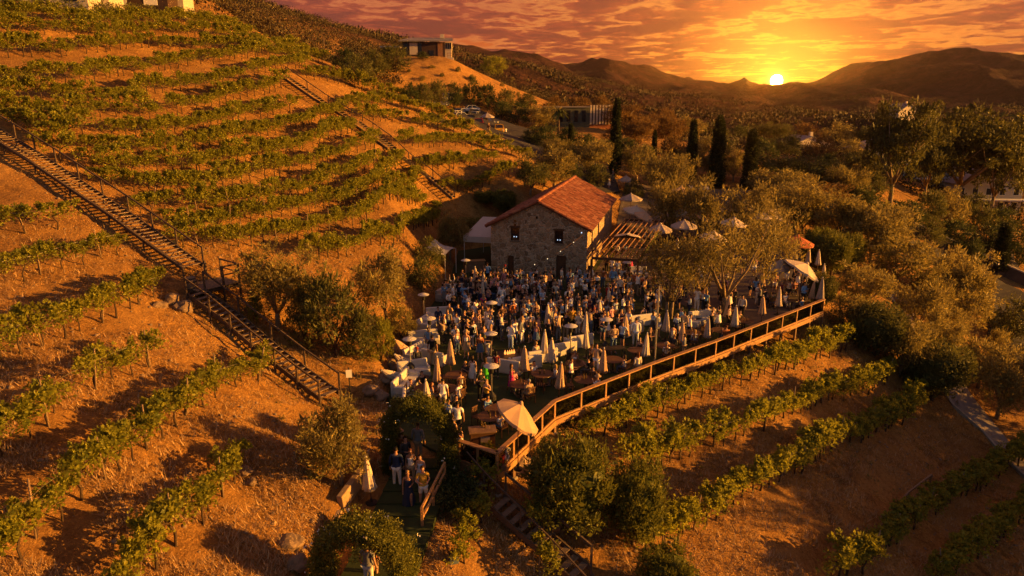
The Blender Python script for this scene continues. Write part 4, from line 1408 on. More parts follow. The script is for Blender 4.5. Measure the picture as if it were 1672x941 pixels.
def scatter_forest():
    """wooded slopes too far away to count: clumps of leaf cards"""
    rg = np.random.default_rng(9)
    cu, cs = [], []
    # candidates in polar space
    n = 30000
    th = rg.random(n) * rad(88) - rad(40); r = 130 * (1300 / 130) ** (rg.random(n) ** .85)
    x = r * np.sin(th); y = r * np.cos(th); z = height(x, y)
    dens = vnoise(x / 70, y / 70, 21) + .5 * vnoise(x / 25, y / 25, 22)
    # keep bare: the house hill and the vineyard crest
    pxs = np.array([pix(p) for p in zip(x, y, z)])
    hill = (r < 215) & (pxs[:, 0] > 655) & (pxs[:, 0] < 905) & (pxs[:, 1] > 88)
    vine = (r < 118) & (x < 0)
    lot = (r < 175) & (pxs[:, 0] > 650) & (pxs[:, 0] < 1060) & (pxs[:, 1] > 160)
    right = (r < 150) & (x > 20)
    left = (x < -20) & (r < 118)
    ok = ~hill & ~vine & ~lot & ~left & ~right & (dens > -.42 + .10 * np.clip((r - 500) / 500, 0, 1))
    x, y, z, r = x[ok], y[ok], z[ok], r[ok]
    k = min(len(x), 13000)
    x, y, z, r = x[:k], y[:k], z[:k], r[:k]
    s = (1.0 + 1.8 * rg.random(k) ** 1.6) * (1 + np.clip((r - 300) / 700, 0, 1) * .9)
    C = np.stack([x, y, z + s * .45], 1)
    near = r < 330
    V, F = leaf_mesh('f', C[near], 70, np.stack([s * 1.25, s * 1.25, s * .85], 1)[near], .42, .6, 1.1, 4)
    V2, F2 = leaf_mesh('f', C[~near], 26, np.stack([s * 1.35, s * 1.35, s * .75], 1)[~near], 1.0, .7, 1.3, 5)
    F = np.concatenate([F, F2 + len(V)]); V = np.concatenate([V, V2])
    o = link('hillside_woods', np_mesh('hillside_woods', V, F), M['leaf_far'])
    tag(o, 'dark chaparral and oak woods covering the hills behind', 'woods', None, 'stuff')


scatter_forest()
# ------------------------------------------------------------------ terrace, path, roads
mb = MB(); tp = [p for p in TERR]
mb.prism(tp, -.12, -.004)
o = mb.build('terrace_lawn', M['turf']); o['kind'] = 'structure'
# darker paving under the dining tables at the upper end
def slab(name, px, z, mat, thick=.02, follow=False):
    mb = MB()
    mb.prism([(PZ(u, v, z).x, PZ(u, v, z).y) for u, v in px], z - thick, z)
    o = mb.build(name, mat); o['kind'] = 'structure'
    return o


slab('terrace_paving', [(965, 452), (1000, 402), (1240, 398), (1290, 407), (1328, 440), (1338, 505), (1250, 540), (1120, 500), (1040, 470)], .004, M['paving'], .01)
def ribbon(name, left, right, mat, n=24, lift=.05, dz=.0, kerb=None):
    """a strip of paving draped over the ground between two lines of photo points"""
    def res(L):
        P = [G(u, v) for u, v in L]
        seg = [0]
        for i in range(len(P) - 1):
            seg.append(seg[-1] + (P[i + 1] - P[i]).length)
        out = []
        for k in range(n + 1):
            s = seg[-1] * k / n; j = 0
            while j < len(seg) - 2 and s > seg[j + 1]:
                j += 1
            out.append(P[j].lerp(P[j + 1], (s - seg[j]) / max(seg[j + 1] - seg[j], 1e-6)))
        return out
    A, B = res(left), res(right)
    m = 6
    V = []; F = []
    for i in range(n + 1):
        zr = max(hz(*A[i].lerp(B[i], q / m).to_2d()) for q in range(m + 1))
        for q in range(m + 1):
            p = A[i].lerp(B[i], q / m); h = hz(p.x, p.y)
            V.append((p.x, p.y, .5 * h + .5 * zr + lift))
    for i in range(n):
        for q in range(m):
            a = i * (m + 1) + q; F.append((a, a + 1, a + m + 2, a + m + 1))
    mb = MB(); mb.add(V, F)
    # skirts
    for side in (0, m):
        sv = []; 
        for i in range(n + 1):
            p = V[i * (m + 1) + side]; sv += [p, (p[0], p[1], p[2] - .5)]
        mb.add(sv, [(2 * i, 2 * i + 1, 2 * i + 3, 2 * i + 2) for i in range(n)])
    o = mb.build(name, mat); o['kind'] = 'structure'
    if kerb:
        for side in kerb:
            mk = MB()
            for i in range(n):
                a = Vector(V[i * (m + 1) + side]); b = Vector(V[(i + 1) * (m + 1) + side])
                mk.beam(a, b, .18, .26)
            k = mk.build('kerb', M['concrete']); k['kind'] = 'structure'
    return V


ribbon('path', [(1446, 478), (1476, 512), (1500, 560), (1530, 622), (1552, 660), (1600, 702), (1660, 768), (1700, 800)],
       [(1456, 474), (1484, 506), (1520, 562), (1566, 624), (1584, 654), (1626, 700), (1685, 768), (1720, 796)], M['pathgrey'], kerb=(0,))
ribbon('road', [(1470, 412), (1500, 420), (1560, 450), (1600, 478), (1620, 520), (1610, 552), (1660, 592), (1700, 625)],
       [(1490, 392), (1540, 410), (1600, 442), (1660, 474), (1690, 505), (1690, 545), (1700, 570), (1740, 600)], M['asphalt'], lift=.12)
ribbon('upper_paving', [(1005, 384), (1012, 340), (1022, 296)], [(1300, 392), (1275, 345), (1240, 326)], M['paving'], lift=.06, n=10)
ribbon('car_park_road', [(700, 196), (740, 206), (800, 224), (860, 252), (930, 288), (975, 318)],
       [(770, 178), (800, 192), (860, 216), (920, 248), (1000, 282), (1012, 316)], M['asphalt'], lift=.10)
# entrance path: turf with broad shallow steps
mb = MB()
for k in range(14):
    y1 = 27.4 - k * .8; y0 = y1 - .8
    z = path_z(np.array(0.), np.array((y0 + y1) / 2)) + 0.0
    xc0 = np.interp(y1, [13, 19, 23, 27.5], [-5.5, -4.85, -4.3, -3.75]); xc1 = np.interp(y0, [13, 19, 23, 27.5], [-5.5, -4.85, -4.3, -3.75])
    mb.add([(xc0 - 1.3, y1, z), (xc0 + 1.25, y1, z), (xc1 + 1.25, y0, z), (xc1 - 1.3, y0, z),
            (xc0 - 1.3, y1, z - .3), (xc0 + 1.25, y1, z - .3), (xc1 + 1.25, y0, z - .3), (xc1 - 1.3, y0, z - .3)],
           [(3, 2, 1, 0), (3, 7, 6, 2), (0, 4, 7, 3), (1, 2, 6, 5)])
o = mb.build('entrance_path', M['turf']); o['kind'] = 'structure'


# ------------------------------------------------------------------ stone house
BA = Vector((-8.5, 2.2, 0)).normalized(); BB = Vector((2.2, 8.5, 0)).normalized()
FR = PZ(957, 456, 0)
HW, HL, EZ, AZ = 8.8, 19.3, 4.55, 6.75
house = thing('stone_house', 'two storey fieldstone house with terracotta tiled gable roof above the crowd', 'house', (FR.x, FR.y, 0), math.atan2(-BA.y, -BA.x))
# local frame: x from -HW..0 (left to right along the front), y 0..HL backwards
def hbox(mb, x0, x1, y0, y1, z0, z1, mi=0):
    mb.box(((x0 + x1) / 2, (y0 + y1) / 2, (z0 + z1) / 2), (x1 - x0, y1 - y0, z1 - z0), 0, mi)


WIN = [(-6.95, -6.15, 3.15, 4.35), (-2.95, -2.15, 3.05, 4.25)]
DOOR = [(-7.25, -6.65, 0, 1.75), (-2.75, -1.85, 0, 2.0)]
mb = MB()
# front wall as a grid with openings, gable on top
def wall_grid(mb, x0, x1, z0, z1, holes, y0, y1, axis='x'):
    xs = sorted({x0, x1, *[h[0] for h in holes], *[h[1] for h in holes]}); zs = sorted({z0, z1, *[h[2] for h in holes], *[h[3] for h in holes]})
    for i in range(len(xs) - 1):
        for j in range(len(zs) - 1):
            cx, cz = (xs[i] + xs[i + 1]) / 2, (zs[j] + zs[j + 1]) / 2
            if any(h[0] < cx < h[1] and h[2] < cz < h[3] for h in holes):
                continue
            if axis == 'x':
                hbox(mb, xs[i], xs[i + 1], y0, y1, zs[j], zs[j + 1])
            else:
                hbox(mb, y0, y1, xs[i], xs[i + 1], zs[j], zs[j + 1])


wall_grid(mb, -HW, 0, 0, EZ, WIN + DOOR, 0, .5)
mb.add([(-HW, 0, EZ), (0, 0, EZ), (-HW / 2, 0, AZ), (-HW, .5, EZ), (0, .5, EZ), (-HW / 2, .5, AZ)], [(0, 1, 2), (5, 4, 3), (0, 2, 5, 3), (1, 4, 5, 2)])
mb.add([(-HW, HL, EZ), (0, HL, EZ), (-HW / 2, HL, AZ), (-HW, HL - .5, EZ), (0, HL - .5, EZ), (-HW / 2, HL - .5, AZ)], [(2, 1, 0), (3, 4, 5), (3, 5, 2, 0), (2, 5, 4, 1)])
SIDEH = [(2.6, 3.5, 2.0, 3.9), (7.0, 8.0, 2.5, 3.8), (12.0, 13.0, 2.5, 3.8), (3.0, 4.2, 0, 2.05)]
wall_grid(mb, .5, HL - .5, 0, EZ, [(a, b, c, d) for a, b, c, d in SIDEH], -.5, 0, 'y')
hbox(mb, -HW, -HW + .5, .5, HL - .5, 0, EZ); hbox(mb, -HW, 0, HL - .5, HL, 0, EZ)
mb.build('wall', M['stone'], house)


def house_window(x0, x1, z0, z1, y, lamps=True):
    mf = MB()
    hbox(mf, x0, x0 + .07, y + .10, y + .2, z0, z1); hbox(mf, x1 - .07, x1, y + .10, y + .2, z0, z1)
    hbox(mf, x0 + .07, x1 - .07, y + .10, y + .2, z1 - .07, z1); hbox(mf, x0 + .07, x1 - .07, y + .10, y + .2, z0, z0 + .07)
    w = mf.build('window', M['dark_wood'], house)
    mp = MB(); hbox(mp, x0 + .07, x1 - .07, y + .16, y + .18, z0 + .07, z1 - .07); mp.build('pane', M['window_dark'], w)
    ms = MB(); hbox(ms, x0 - .08, x1 + .08, y - .07, y + .10, z0 - .1, z0 - .003); ms.build('sill', M['rock'], w)
    ml = MB(); hbox(ml, x0 - .1, x1 + .1, y - .03, y + .02, z1 + .003, z1 + .17); ml.build('lintel', M['dark_wood'], w)
    if lamps:
        cx = (x0 + x1) / 2
        for s in (-1, 1):
            me = MB(); me.lathe([(.015, 0), (.04, .02), (.04, .07), (.015, .09)], 8, (cx + s * .11, y + .12, z0 + .3)); me.build('lamp', M['lamp_blue'], w)


for w_ in WIN:
    house_window(*w_, 0)
for d_ in DOOR:
    md = MB(); hbox(md, d_[0] + .05, d_[1] - .05, .12, .2, .02, d_[3] - .05); dd_ = md.build('door', M['dark_wood'], house)
    mh = MB(); hbox(mh, d_[1] - .16, d_[1] - .12, .06, .12, .9, 1.1); mh.build('handle', M['black'], dd_)
for a, b, c, d in SIDEH:
    ms = MB(); hbox(ms, -.25, -.17, a + .04, b - .04, c + .03, d - .04)
    ms.build('side_window' if c > 1 else 'side_door', M['window_dark' if c > 1 else 'dark_wood'], house)
# small vent niches above the windows and quoins
mv = MB()
for x, z in ((-6.55, 4.62), (-6.55, 4.95), (-4.55, 5.35)):
    hbox(mv, x - .09, x + .09, -.02, .03, z - .1, z + .1)
mv.build('vent_niche', M['window_dark'], house)


def tiled_slope(side):
    """one roof slope as overlapping barrel tiles; side -1 left, +1 right"""
    ov, eo = .35, .4
    x_r = -HW / 2; run = HW / 2 + eo; rise = (AZ - EZ) / (HW / 2) * run
    L = math.hypot(run, rise); nx = int((HL + 2 * ov) / .29); ny = int(L / .36)
    rg = np.random.default_rng(4 + side)
    V = []; F = []
    t = Vector((side * run / L, 0, -rise / L)); n = Vector((side * rise / L, 0, run / L))
    for i in range(nx):
        y = -ov + (i + .5) * (HL + 2 * ov) / nx
        for j in range(ny):
            s0 = j * L / ny; s1 = s0 + L / ny * 1.12
            j0 = rg.normal() * .012; hh = .10 + rg.normal() * .014
            base = len(V)
            for s, lift in ((s0, .03 + j0), (s1, .075 + j0)):
                c = Vector((x_r, y, AZ + .05)) + t * s + n * lift
                for dy, up in ((-.155, 0), (-.085, hh * .8), (0, hh), (.085, hh * .8), (.155, 0)):
                    V.append(tuple(c + Vector((0, dy, 0)) + n * up))
            for q in range(4):
                f = (base + q, base + q + 1, base + q + 6, base + q + 5)
                F.append(f if side > 0 else f[::-1])
    # underlay
    me = np_mesh('roof_slope', np.array(V), np.array(F), smooth=False)
    r = link('roof_slope', me, M['tile'], house)
    mu = MB()
    a = Vector((x_r, 0, AZ + .02)); e = a + t * (L - .02)
    mu.add([(a.x, -ov, a.z), (e.x, -ov, e.z), (e.x, HL + ov, e.z), (a.x, HL + ov, a.z),
            (a.x, -ov, a.z - .12), (e.x, -ov, e.z - .12), (e.x, HL + ov, e.z - .12), (a.x, HL + ov, a.z - .12)],
           [(0, 1, 2, 3), (7, 6, 5, 4), (0, 4, 5, 1), (1, 5, 6, 2), (2, 6, 7, 3)])
    mu.build('sheathing', M['dark_wood'], r)
    return r


rsl = [tiled_slope(s) for s in (-1, 1)]
mb = MB()
nr = 52
for i in range(nr):
    y0 = -.37 + i * (HL + .74) / nr
    mb.tube([(-HW / 2, y0, AZ + .10), (-HW / 2, y0 + (HL + .74) / nr * 1.08, AZ + .13)], [.15, .165], 7)
mb.build('ridge_cap', M['tile'], house)
# barge tiles down the front gable
mb = MB()
for s in (-1, 1):
    for k in range(13):
        f0, f1 = k / 13, (k + 1.1) / 13
        xe = s * (HW / 2 + .4); zr = (AZ - EZ) / (HW / 2) * (HW / 2 + .4)
        p0 = (-HW / 2 + xe * f0, -.36, AZ + .08 - zr * f0); p1 = (-HW / 2 + xe * f1, -.36, AZ + .11 - zr * f1)
        mb.tube([p0, p1], [.10, .12], 6)
mb.build('verge_tile', M['tile'], house)
ml = MB(); ml.lathe([(.02, 0), (.05, .03), (.05, .08), (.02, .10)], 8, (-.5, -.14, 4.15)); ml.build('wall_lamp', M['lamp_blue'], house)
# string of bulbs from the eave corner down across the front wall
a = house.matrix_basis @ Vector((-.4, -.25, 4.0)); b = house.matrix_basis @ Vector((-5.6, -1.2, .9))
mb = MB(); pts_ = [a.lerp(b, t / 14) - Vector((0, 0, .35 * math.sin(PI * t / 14))) for t in range(15)]
mb.tube(pts_, .022, 4)
sl = mb.build('string_light_cable', M['rail_wood']); tag(sl, 'thin cable strung diagonally across the stone front wall', 'cable')
for i in range(2, 14, 3):
    mb = MB(); mb.lathe([(.01, -.1), (.045, -.06), (.03, 0)], 7, pts_[i]); mb.build('bulb', M['bulb'], sl)

# ------------------------------------------------------------------ deck edge and railing
EP = [Vector((p.x, p.y, 0)) for p in EDGE]
deck = thing('terrace_railing', 'long varnished timber railing with glass panels along the terrace edge', 'railing', EP[1])
def loc(p):
    return Vector(p) - EP[1]


mt = MB(); mbm = MB(); mfa = MB()
for i in range(len(EP) - 1):
    a, b = EP[i], EP[i + 1]
    mt.beam(loc(a + Vector((0, 0, 1.06))), loc(b + Vector((0, 0, 1.06))), .24, .06)
    mbm.beam(loc(a + Vector((0, 0, .10))), loc(b + Vector((0, 0, .10))), .08, .10)
    nrm_ = (b - a).cross(Vector((0, 0, 1))).normalized() * .06
    mfa.beam(loc(a + nrm_ + Vector((0, 0, -.12))), loc(b + nrm_ + Vector((0, 0, -.12))), .07, .30)
mt.build('top_rail', M['rail_wood'], deck); mbm.build('bottom_rail', M['rail_wood'], deck); mfa.build('fascia_beam', M['rail_wood'], deck)
post_pts = []
for i, k in ((0, 2), (1, 4), (2, 4), (3, 3), (4, 7)):
    for q in range(k):
        post_pts.append((EP[i].lerp(EP[i + 1], q / k), EP[i].lerp(EP[i + 1], (q + 1) / k)))
for a, b in post_pts + [(EP[-1], None)]:
    g = hz(a.x + .15, a.y - .2)
    mp = MB(); mp.box(loc(Vector((a.x, a.y, .52))), (.10, .10, 1.02), .7); mp.build('railing_post', M['rail_wood'], deck)
    nout = Vector((.63, -.775, 0)) * .02
    mp = MB(); mp.box(loc(Vector((a.x, a.y, (g - .4 - .28) / 2)) + nout), (.14, .14, max(.2, -.28 - (g - .4))), .7); mp.build('support_post', M['deck_wood'], deck)
    mp = MB(); mp.lathe([(.2, -.25), (.2, .06), (.14, .10)], 10, loc(Vector((a.x, a.y, g)) + nout)); mp.build('footing', M['concrete'], deck)
    if b is not None:
        d = (b - a).normalized() * .07
        mg = MB(); mg.beam(loc(a + d + Vector((0, 0, .59))), loc(b - d + Vector((0, 0, .59))), .012, .86); mg.build('glass_panel', M['glass'], deck)
# joists showing under the floor
mj = MB()
for a, b in post_pts:
    inn = (b - a).cross(Vector((0, 0, -1))).normalized()
    mj.beam(loc(a + Vector((0, 0, -.24))), loc(a + inn * 1.6 + Vector((0, 0, -.24))), .08, .2)
mj.build('joist', M['deck_wood'], deck)
# swirl sign on the corner panel, red bucket behind it
mb = MB()
ca = EP[1].lerp(EP[2], .12) + Vector((0, 0, .58)); dirr = (EP[2] - EP[1]).normalized(); nn = dirr.cross(Vector((0, 0, 1))).normalized() * .03
def swirl(cx, cz, r, a0, a1, w):
    P = []
    for k in range(13):
        t = a0 + (a1 - a0) * k / 12; rr = r * (1 - .25 * k / 12)
        P.append((cx + rr * math.cos(t), cz + rr * math.sin(t)))
    for k in range(12):
        p, q = P[k], P[k + 1]
        mb.beam(ca + nn + dirr * p[0] + Vector((0, 0, p[1])), ca + nn + dirr * q[0] + Vector((0, 0, q[1])), .012, w, up=nn)


mb2 = mb
swirl(.18, .14, .17, -.3, 3.6, .085); swirl(.14, -.10, .18, 2.2, 6.4, .085); swirl(.20, .05, .06, 0, 5.5, .07)
tag(mb.build('swirl_emblem', M['sign_white']), 'white swirling S shaped emblem on the corner glass panel of the railing', 'sign')
mb = MB(); mb.lathe([(.16, 0), (.20, .40), (.22, .42), (.205, .44), (.18, .43)], 14)
p = EP[1] + Vector((.12, .55, .25))
bk = thing('red_bucket', 'red bucket inside the railing corner below the emblem', 'bucket', p); mb.build('body', M['red_barrel'], bk)
mh = MB(); mh.tube([(.2 * math.cos(t), 0, .42 + .16 * math.sin(t)) for t in np.linspace(0, PI, 9)], .01, 5); mh.build('handle', M['black'], bk)
mb = MB(); mb.box((0, 0, .13), (.5, .5, .24)); tag(mb.build('plinth', M['deck_wood'], None, loc=(p.x, p.y, 0), bevel=.02), 'low timber plinth under the red bucket', 'plinth')
# hanging lantern like white box near the left rail
mb = MB(); mb.box((0, 0, .2), (.34, .3, .38)); q = PZ(778, 752, .1)
e = thing('planter_box', 'small white planter box beside the left end of the railing', 'planter', (q.x, q.y, .0)); mb.build('box', M['sign_white'], e, bevel=.02)
mb = MB(); mb.box((0, 0, .42), (.4, .36, .05)); mb.build('rim', M['dark_wood'], e)

# tall pole standing at the railing
q = PZ(1066, 640, -1.1); q = Vector((q.x, q.y, hz(q.x, q.y)))
pole = thing('light_pole', 'tall thin metal pole standing just outside the railing', 'pole', q)
mb = MB(); mb.tube([(0, 0, -.3), (0, 0, 6.4)], [.055, .045], 8); mb.build('shaft', M['steel'], pole)
mb = MB(); mb.box((0, 0, .05), (.3, .3, .12)); mb.build('base', M['concrete'], pole)
mb = MB(); mb.lathe([(.05, 6.4), (.09, 6.44), (.05, 6.52)], 8); mb.build('cap', M['black'], pole)

# ------------------------------------------------------------------ pergola
PF0, PF1, PR0, PR1 = PZ(966, 420, 2.8), PZ(1042, 424, 2.8), PZ(1022, 358, 2.8), PZ(1086, 361, 2.8)
pg = thing('pergola', 'open timber pergola with long thin slats beside the stone house', 'pergola', (PF0.x, PF0.y, 0))
def pl(p, z=None):
    return Vector((p.x - PF0.x, p.y - PF0.y, p.z if z is None else z))


for k in range(9):
    t = k / 8
    mb = MB(); mb.beam(pl(PF0.lerp(PF1, t), 2.9) , pl(PR0.lerp(PR1, t), 2.9), .065, .12); mb.build('slat', M['pergola_wood'], pg)
for t in (0, .5, 1):
    mb = MB(); a = PF0.lerp(PR0, t); b = PF1.lerp(PR1, t); mb.beam(pl(a, 2.72), pl(b, 2.72), .14, .2); mb.build('cross_beam', M['dark_wood'], pg)
    for q in (a, b):
        mb = MB(); mb.box(pl(q, 1.31), (.15, .15, 2.62)); mb.build('post', M['dark_wood'], pg)
mb = MB(); mb.beam(pl(PF1, 2.6), pl(PR1, 2.6), .1, .3); mb.build('side_beam', M['leaf_dark'], pg)

# ------------------------------------------------------------------ tents at the left of the house
t0 = house.matrix_basis @ Vector((-HW - 3.3, 2.0, 0))
tent = thing('marquee', 'flat grey white marquee roof against the left wall of the stone house', 'tent', t0, house.rotation_euler.z)
mb = MB()
nx, ny = 6, 8
V = [(3.2 * i / nx, 6.4 * j / ny, 2.9 + .85 * j / ny + .04 * math.sin(i * 2.1) * math.sin(PI * j / ny)) for j in range(ny + 1) for i in range(nx + 1)]
mb.add(V, [(j * (nx + 1) + i, j * (nx + 1) + i + 1, (j + 1) * (nx + 1) + i + 1, (j + 1) * (nx + 1) + i) for j in range(ny) for i in range(nx)])
mb.build('roof_sheet', M['tent'], tent, smooth=True)
mb = MB(); mb.box((1.6, -.02, 2.65), (3.2, .03, .55)); mb.build('valance', M['tent'], tent)
for x in (.05, 3.15):
    for y in (.05, 6.3):
        mb = MB(); mb.tube([(x, y, 0), (x, y, 3.0)], .04, 6); mb.build('pole', M['white_metal'], tent)
q = house.matrix_basis @ Vector((-HW - 4.6, -2.2, 0))
can = thing('canopy_tent', 'small white peaked canopy tent left of the marquee', 'tent', (q.x, q.y, 0), house.rotation_euler.z)
mb = MB(); V = [(-1.5, -1.5, 2.3), (1.5, -1.5, 2.3), (1.5, 1.5, 2.3), (-1.5, 1.5, 2.3), (0, 0, 3.4)]
seg = 8
for e_ in range(4):
    a = Vector(V[e_]); b = Vector(V[(e_ + 1) % 4]); vs = []; fs = []
    for i in range(seg + 1):
        for j in range(5):
            t = j / 4; bb = a.lerp(b, i / seg) + Vector((0, 0, .22 * math.sin(PI * i / seg) * (1 - t)))
            c = bb.lerp(Vector(V[4]), t); vs.append(c - Vector((0, 0, .28 * math.sin(PI * t))))
    for i in range(seg):
        for j in range(4):
            k = i * 5 + j; fs.append((k, k + 5, k + 6, k + 1))
    mb.add(vs, fs)
mb.build('roof_sheet', M['tent'], can, smooth=True)
for x, y in ((-1.45, -1.45), (1.45, -1.45), (1.45, 1.45), (-1.45, 1.45)):
    mb = MB(); mb.tube([(x, y, 0), (x, y, 2.3)], .04, 6); mb.build('pole', M['white_metal'], can)
# bar counter under the marquee
q = house.matrix_basis @ Vector((-HW - 1.7, .2, 0))
bar = thing('bar_counter', 'timber bar counter under the front of the marquee', 'counter', (q.x, q.y, 0), house.rotation_euler.z + .5)
mb = MB(); mb.box((0, 0, .5), (1.9, .55, 1.0)); mb.build('cabinet', M['deck_wood'], bar)
mb = MB(); mb.box((0, 0, 1.04), (2.1, .75, .06)); mb.build('countertop', M['rail_wood'], bar, bevel=.01)
# box hedge behind the tent
q = PD(768, 356, 74)
zz = hz(q.x, q.y)
hd = thing('box_hedge', 'clipped dark green box hedge behind the marquee', 'hedge', (q.x, q.y, zz), .1)
cen = [(x, y, z) for x in np.linspace(-2.1, 2.1, 12) for y in (-.4, 0, .4) for z in (.35, .8, 1.15)]
V, F = leaf_mesh('h', cen, 40, .3, .11, .5, .3, 3); link('foliage', np_mesh('hedge', V, F), M['leaf_hedge'], hd)
q = PZ(1004, 440, 0)
hd = thing('ivy_column', 'ivy covered corner post between the house and the pergola', 'plant', (q.x - .5, q.y - .6, 0))
cen = [(0.1 * math.sin(z * 3), 0, z) for z in np.linspace(.2, 2.3, 10)]
V, F = leaf_mesh('h', cen, 60, .24, .13, .6, .3, 3); link('foliage', np_mesh('ivy', V, F), M['leaf_hedge'], hd)
mb = MB(); mb.tube([(0, 0, 0), (0, 0, 2.4)], .07, 6); mb.build('post', M['dark_wood'], hd)

# ------------------------------------------------------------------ stairs on the hill
def staircase(name, label, px, width, riser, rails, tread_mat='tread_wood', dbase=None, lift=.58):
    """open timber flight following the slope; px = ground points of its centre line from top to bottom"""
    P = [G(u, v) for u, v in px]
    root = thing(name, label, 'staircase', P[0])
    o0 = P[0]
    Q = [Vector((p.x, p.y, hz(p.x, p.y) + lift)) for p in P]
    seg = [(Q[i + 1] - Q[i]).length for i in range(len(Q) - 1)]; tot = sum(seg)

    def at(s):
        j = 0
        while j < len(seg) - 1 and s > seg[j]:
            s -= seg[j]; j += 1
        d = (Q[j + 1] - Q[j]).normalized()
        return Q[j] + d * s, d
    n = min(96, int(tot / riser))
    side0 = None
    mats = [MB(), MB()]
    for j in range(len(Q) - 1):
        d = (Q[j + 1] - Q[j]).normalized(); s = d.cross(Vector((0, 0, 1))).normalized()
        for k, sg in enumerate((-1, 1)):
            mats[k].beam(Q[j] + s * sg * (width / 2 + .04) - o0 - d * .03, Q[j + 1] + s * sg * (width / 2 + .04) - o0 + d * .03, .07, .26)
    for m_ in mats:
        m_.build('stringer', M['stair_wood'], root)
    for i in range(n):
        p, d = at((i + .5) * tot / n); s = d.cross(Vector((0, 0, 1))).normalized(); f = Vector((d.x, d.y, 0)).normalized()
        mt_ = MB(); jz = _rnd.gauss(0, .008)
        c = p + Vector((0, 0, .05 + jz)) - o0
        mt_.beam(c - s * (width / 2), c + s * (width / 2), .27, .05)
        mt_.build('tread', M[tread_mat], root)
    for sg, h, gap in rails:
        nr_ = int(tot / gap); last = None
        mr = MB()
        for i in range(nr_ + 1):
            p, d = at(i * tot / nr_); s = d.cross(Vector((0, 0, 1))).normalized()
            b = p + s * sg * (width / 2 + .12) - o0; g = hz(p.x + s.x * sg * (width / 2 + .1), p.y + s.y * sg * (width / 2 + .1)) - o0.z
            mp_ = MB(); mp_.beam(Vector((b.x, b.y, min(g, b.z) - .3)), b + Vector((0, 0, h)), .09, .09, up=Vector((1, 0, 0))); mp_.build('rail_post', M['stair_wood'], root)
            top = b + Vector((0, 0, h - .05))
            if last is not None:
                mr.beam(last, top, .07, .09)
            last = top
        mr.build('handrail', M['stair_wood'], root)
    return root, at, tot


staircase('hillside_staircase', 'long dark timber staircase descending the left slope to a landing with a barrel',
          [(-20, 222), (60, 272), (130, 320), (200, 366), (262, 412), (318, 452)], 1.15, .42, [(-1, 1.15, 2.4), (1, .14, 3.6)])
staircase('lower_staircase', 'lower timber flight running from the barrel landing down to the arch bush',
          [(322, 494), (380, 536), (440, 588), (500, 634), (540, 664)], 1.05, .40, [(-1, 1.1, 2.4), (1, 1.05, 1.7)])
staircase('far_staircase', 'far timber staircase crossing the vine rows toward the stone house',
          [(462, 132), (520, 172), (580, 208), (640, 252), (700, 298), (740, 332)], 1.2, .45, [(-1, 1.0, 3.0)])
staircase('garden_staircase', 'short timber steps descending beside the clipped bush at the bottom',
          [(812, 838), (850, 872), (900, 915), (950, 960)], 1.0, .42, [(-1, 1.0, 2.2)])
# landing with rails
lc = G(336, 474); lz = hz(lc.x, lc.y) + .32
fd = Vector((.78, -.62, 0)).normalized(); sd_ = Vector((.62, .78, 0)).normalized()
ld = thing('stair_landing', 'square timber landing with rails between the two flights', 'landing', (lc.x, lc.y, lz), math.atan2(fd.y, fd.x))
for k in range(9):
    mb = MB(); mb.box((-.95 + k * .235, .3, 0), (.21, 2.6, .05)); mb.build('board', M['tread_wood'], ld)
for x, y in ((-.9, 1.55), (1.1, 1.55), (1.1, .55), (-.9, .6)):
    mb = MB(); mb.box((x, y, .1), (.1, .1, 2.2)); mb.build('rail_post', M['stair_wood'], ld)
mb = MB(); mb.beam((-.9, 1.55, 1.15), (1.1, 1.55, 1.15), .07, .08); mb.beam((1.1, 1.55, 1.15), (1.1, .55, 1.15), .07, .08)
mb.beam((-.9, 1.55, .65), (1.1, 1.55, .65), .06, .06); mb.beam((1.1, 1.55, .65), (1.1, .55, .65), .06, .06); mb.build('handrail', M['stair_wood'], ld)
mb = MB(); mb.box((0, .3, -.14), (1.95, 2.5, .14)); mb.build('frame', M['stair_wood'], ld)
# barrel beside the landing
bq = G(314, 478)
brl = thing('wine_barrel', 'weathered wooden wine barrel standing beside the stair landing', 'barrel', (bq.x, bq.y, hz(bq.x, bq.y) + .02))
mb = MB(); mb.lathe([(.26, 0), (.32, .2), (.345, .45), (.32, .7), (.26, .9), (.24, .87), (.05, .87)], 18); mb.build('staves', M['tread_wood'], brl, smooth=True)
for z, r in ((.07, .285), (.24, .332), (.66, .332), (.83, .285)):
    mb = MB(); mb.lathe([(r, z - .03), (r + .008, z), (r, z + .03)], 18); mb.build('hoop', M['black'], brl)
for u, v, h, lab in ((204, 352, .5, 'dark metal box beside the upper staircase, halfway down'), (286, 402, .45, 'dark metal box beside the upper staircase, near the landing')):
    q = G(u, v); e = thing('light_box', lab, 'box', (q.x, q.y, hz(q.x, q.y)), .6)
    mb = MB(); mb.box((0, 0, h / 2), (.4, .3, h)); mb.build('body', M['black'], e, bevel=.02)
    mb = MB(); mb.box((0, 0, h + .02), (.46, .36, .04)); mb.build('lid', M['dark_wood'], e)
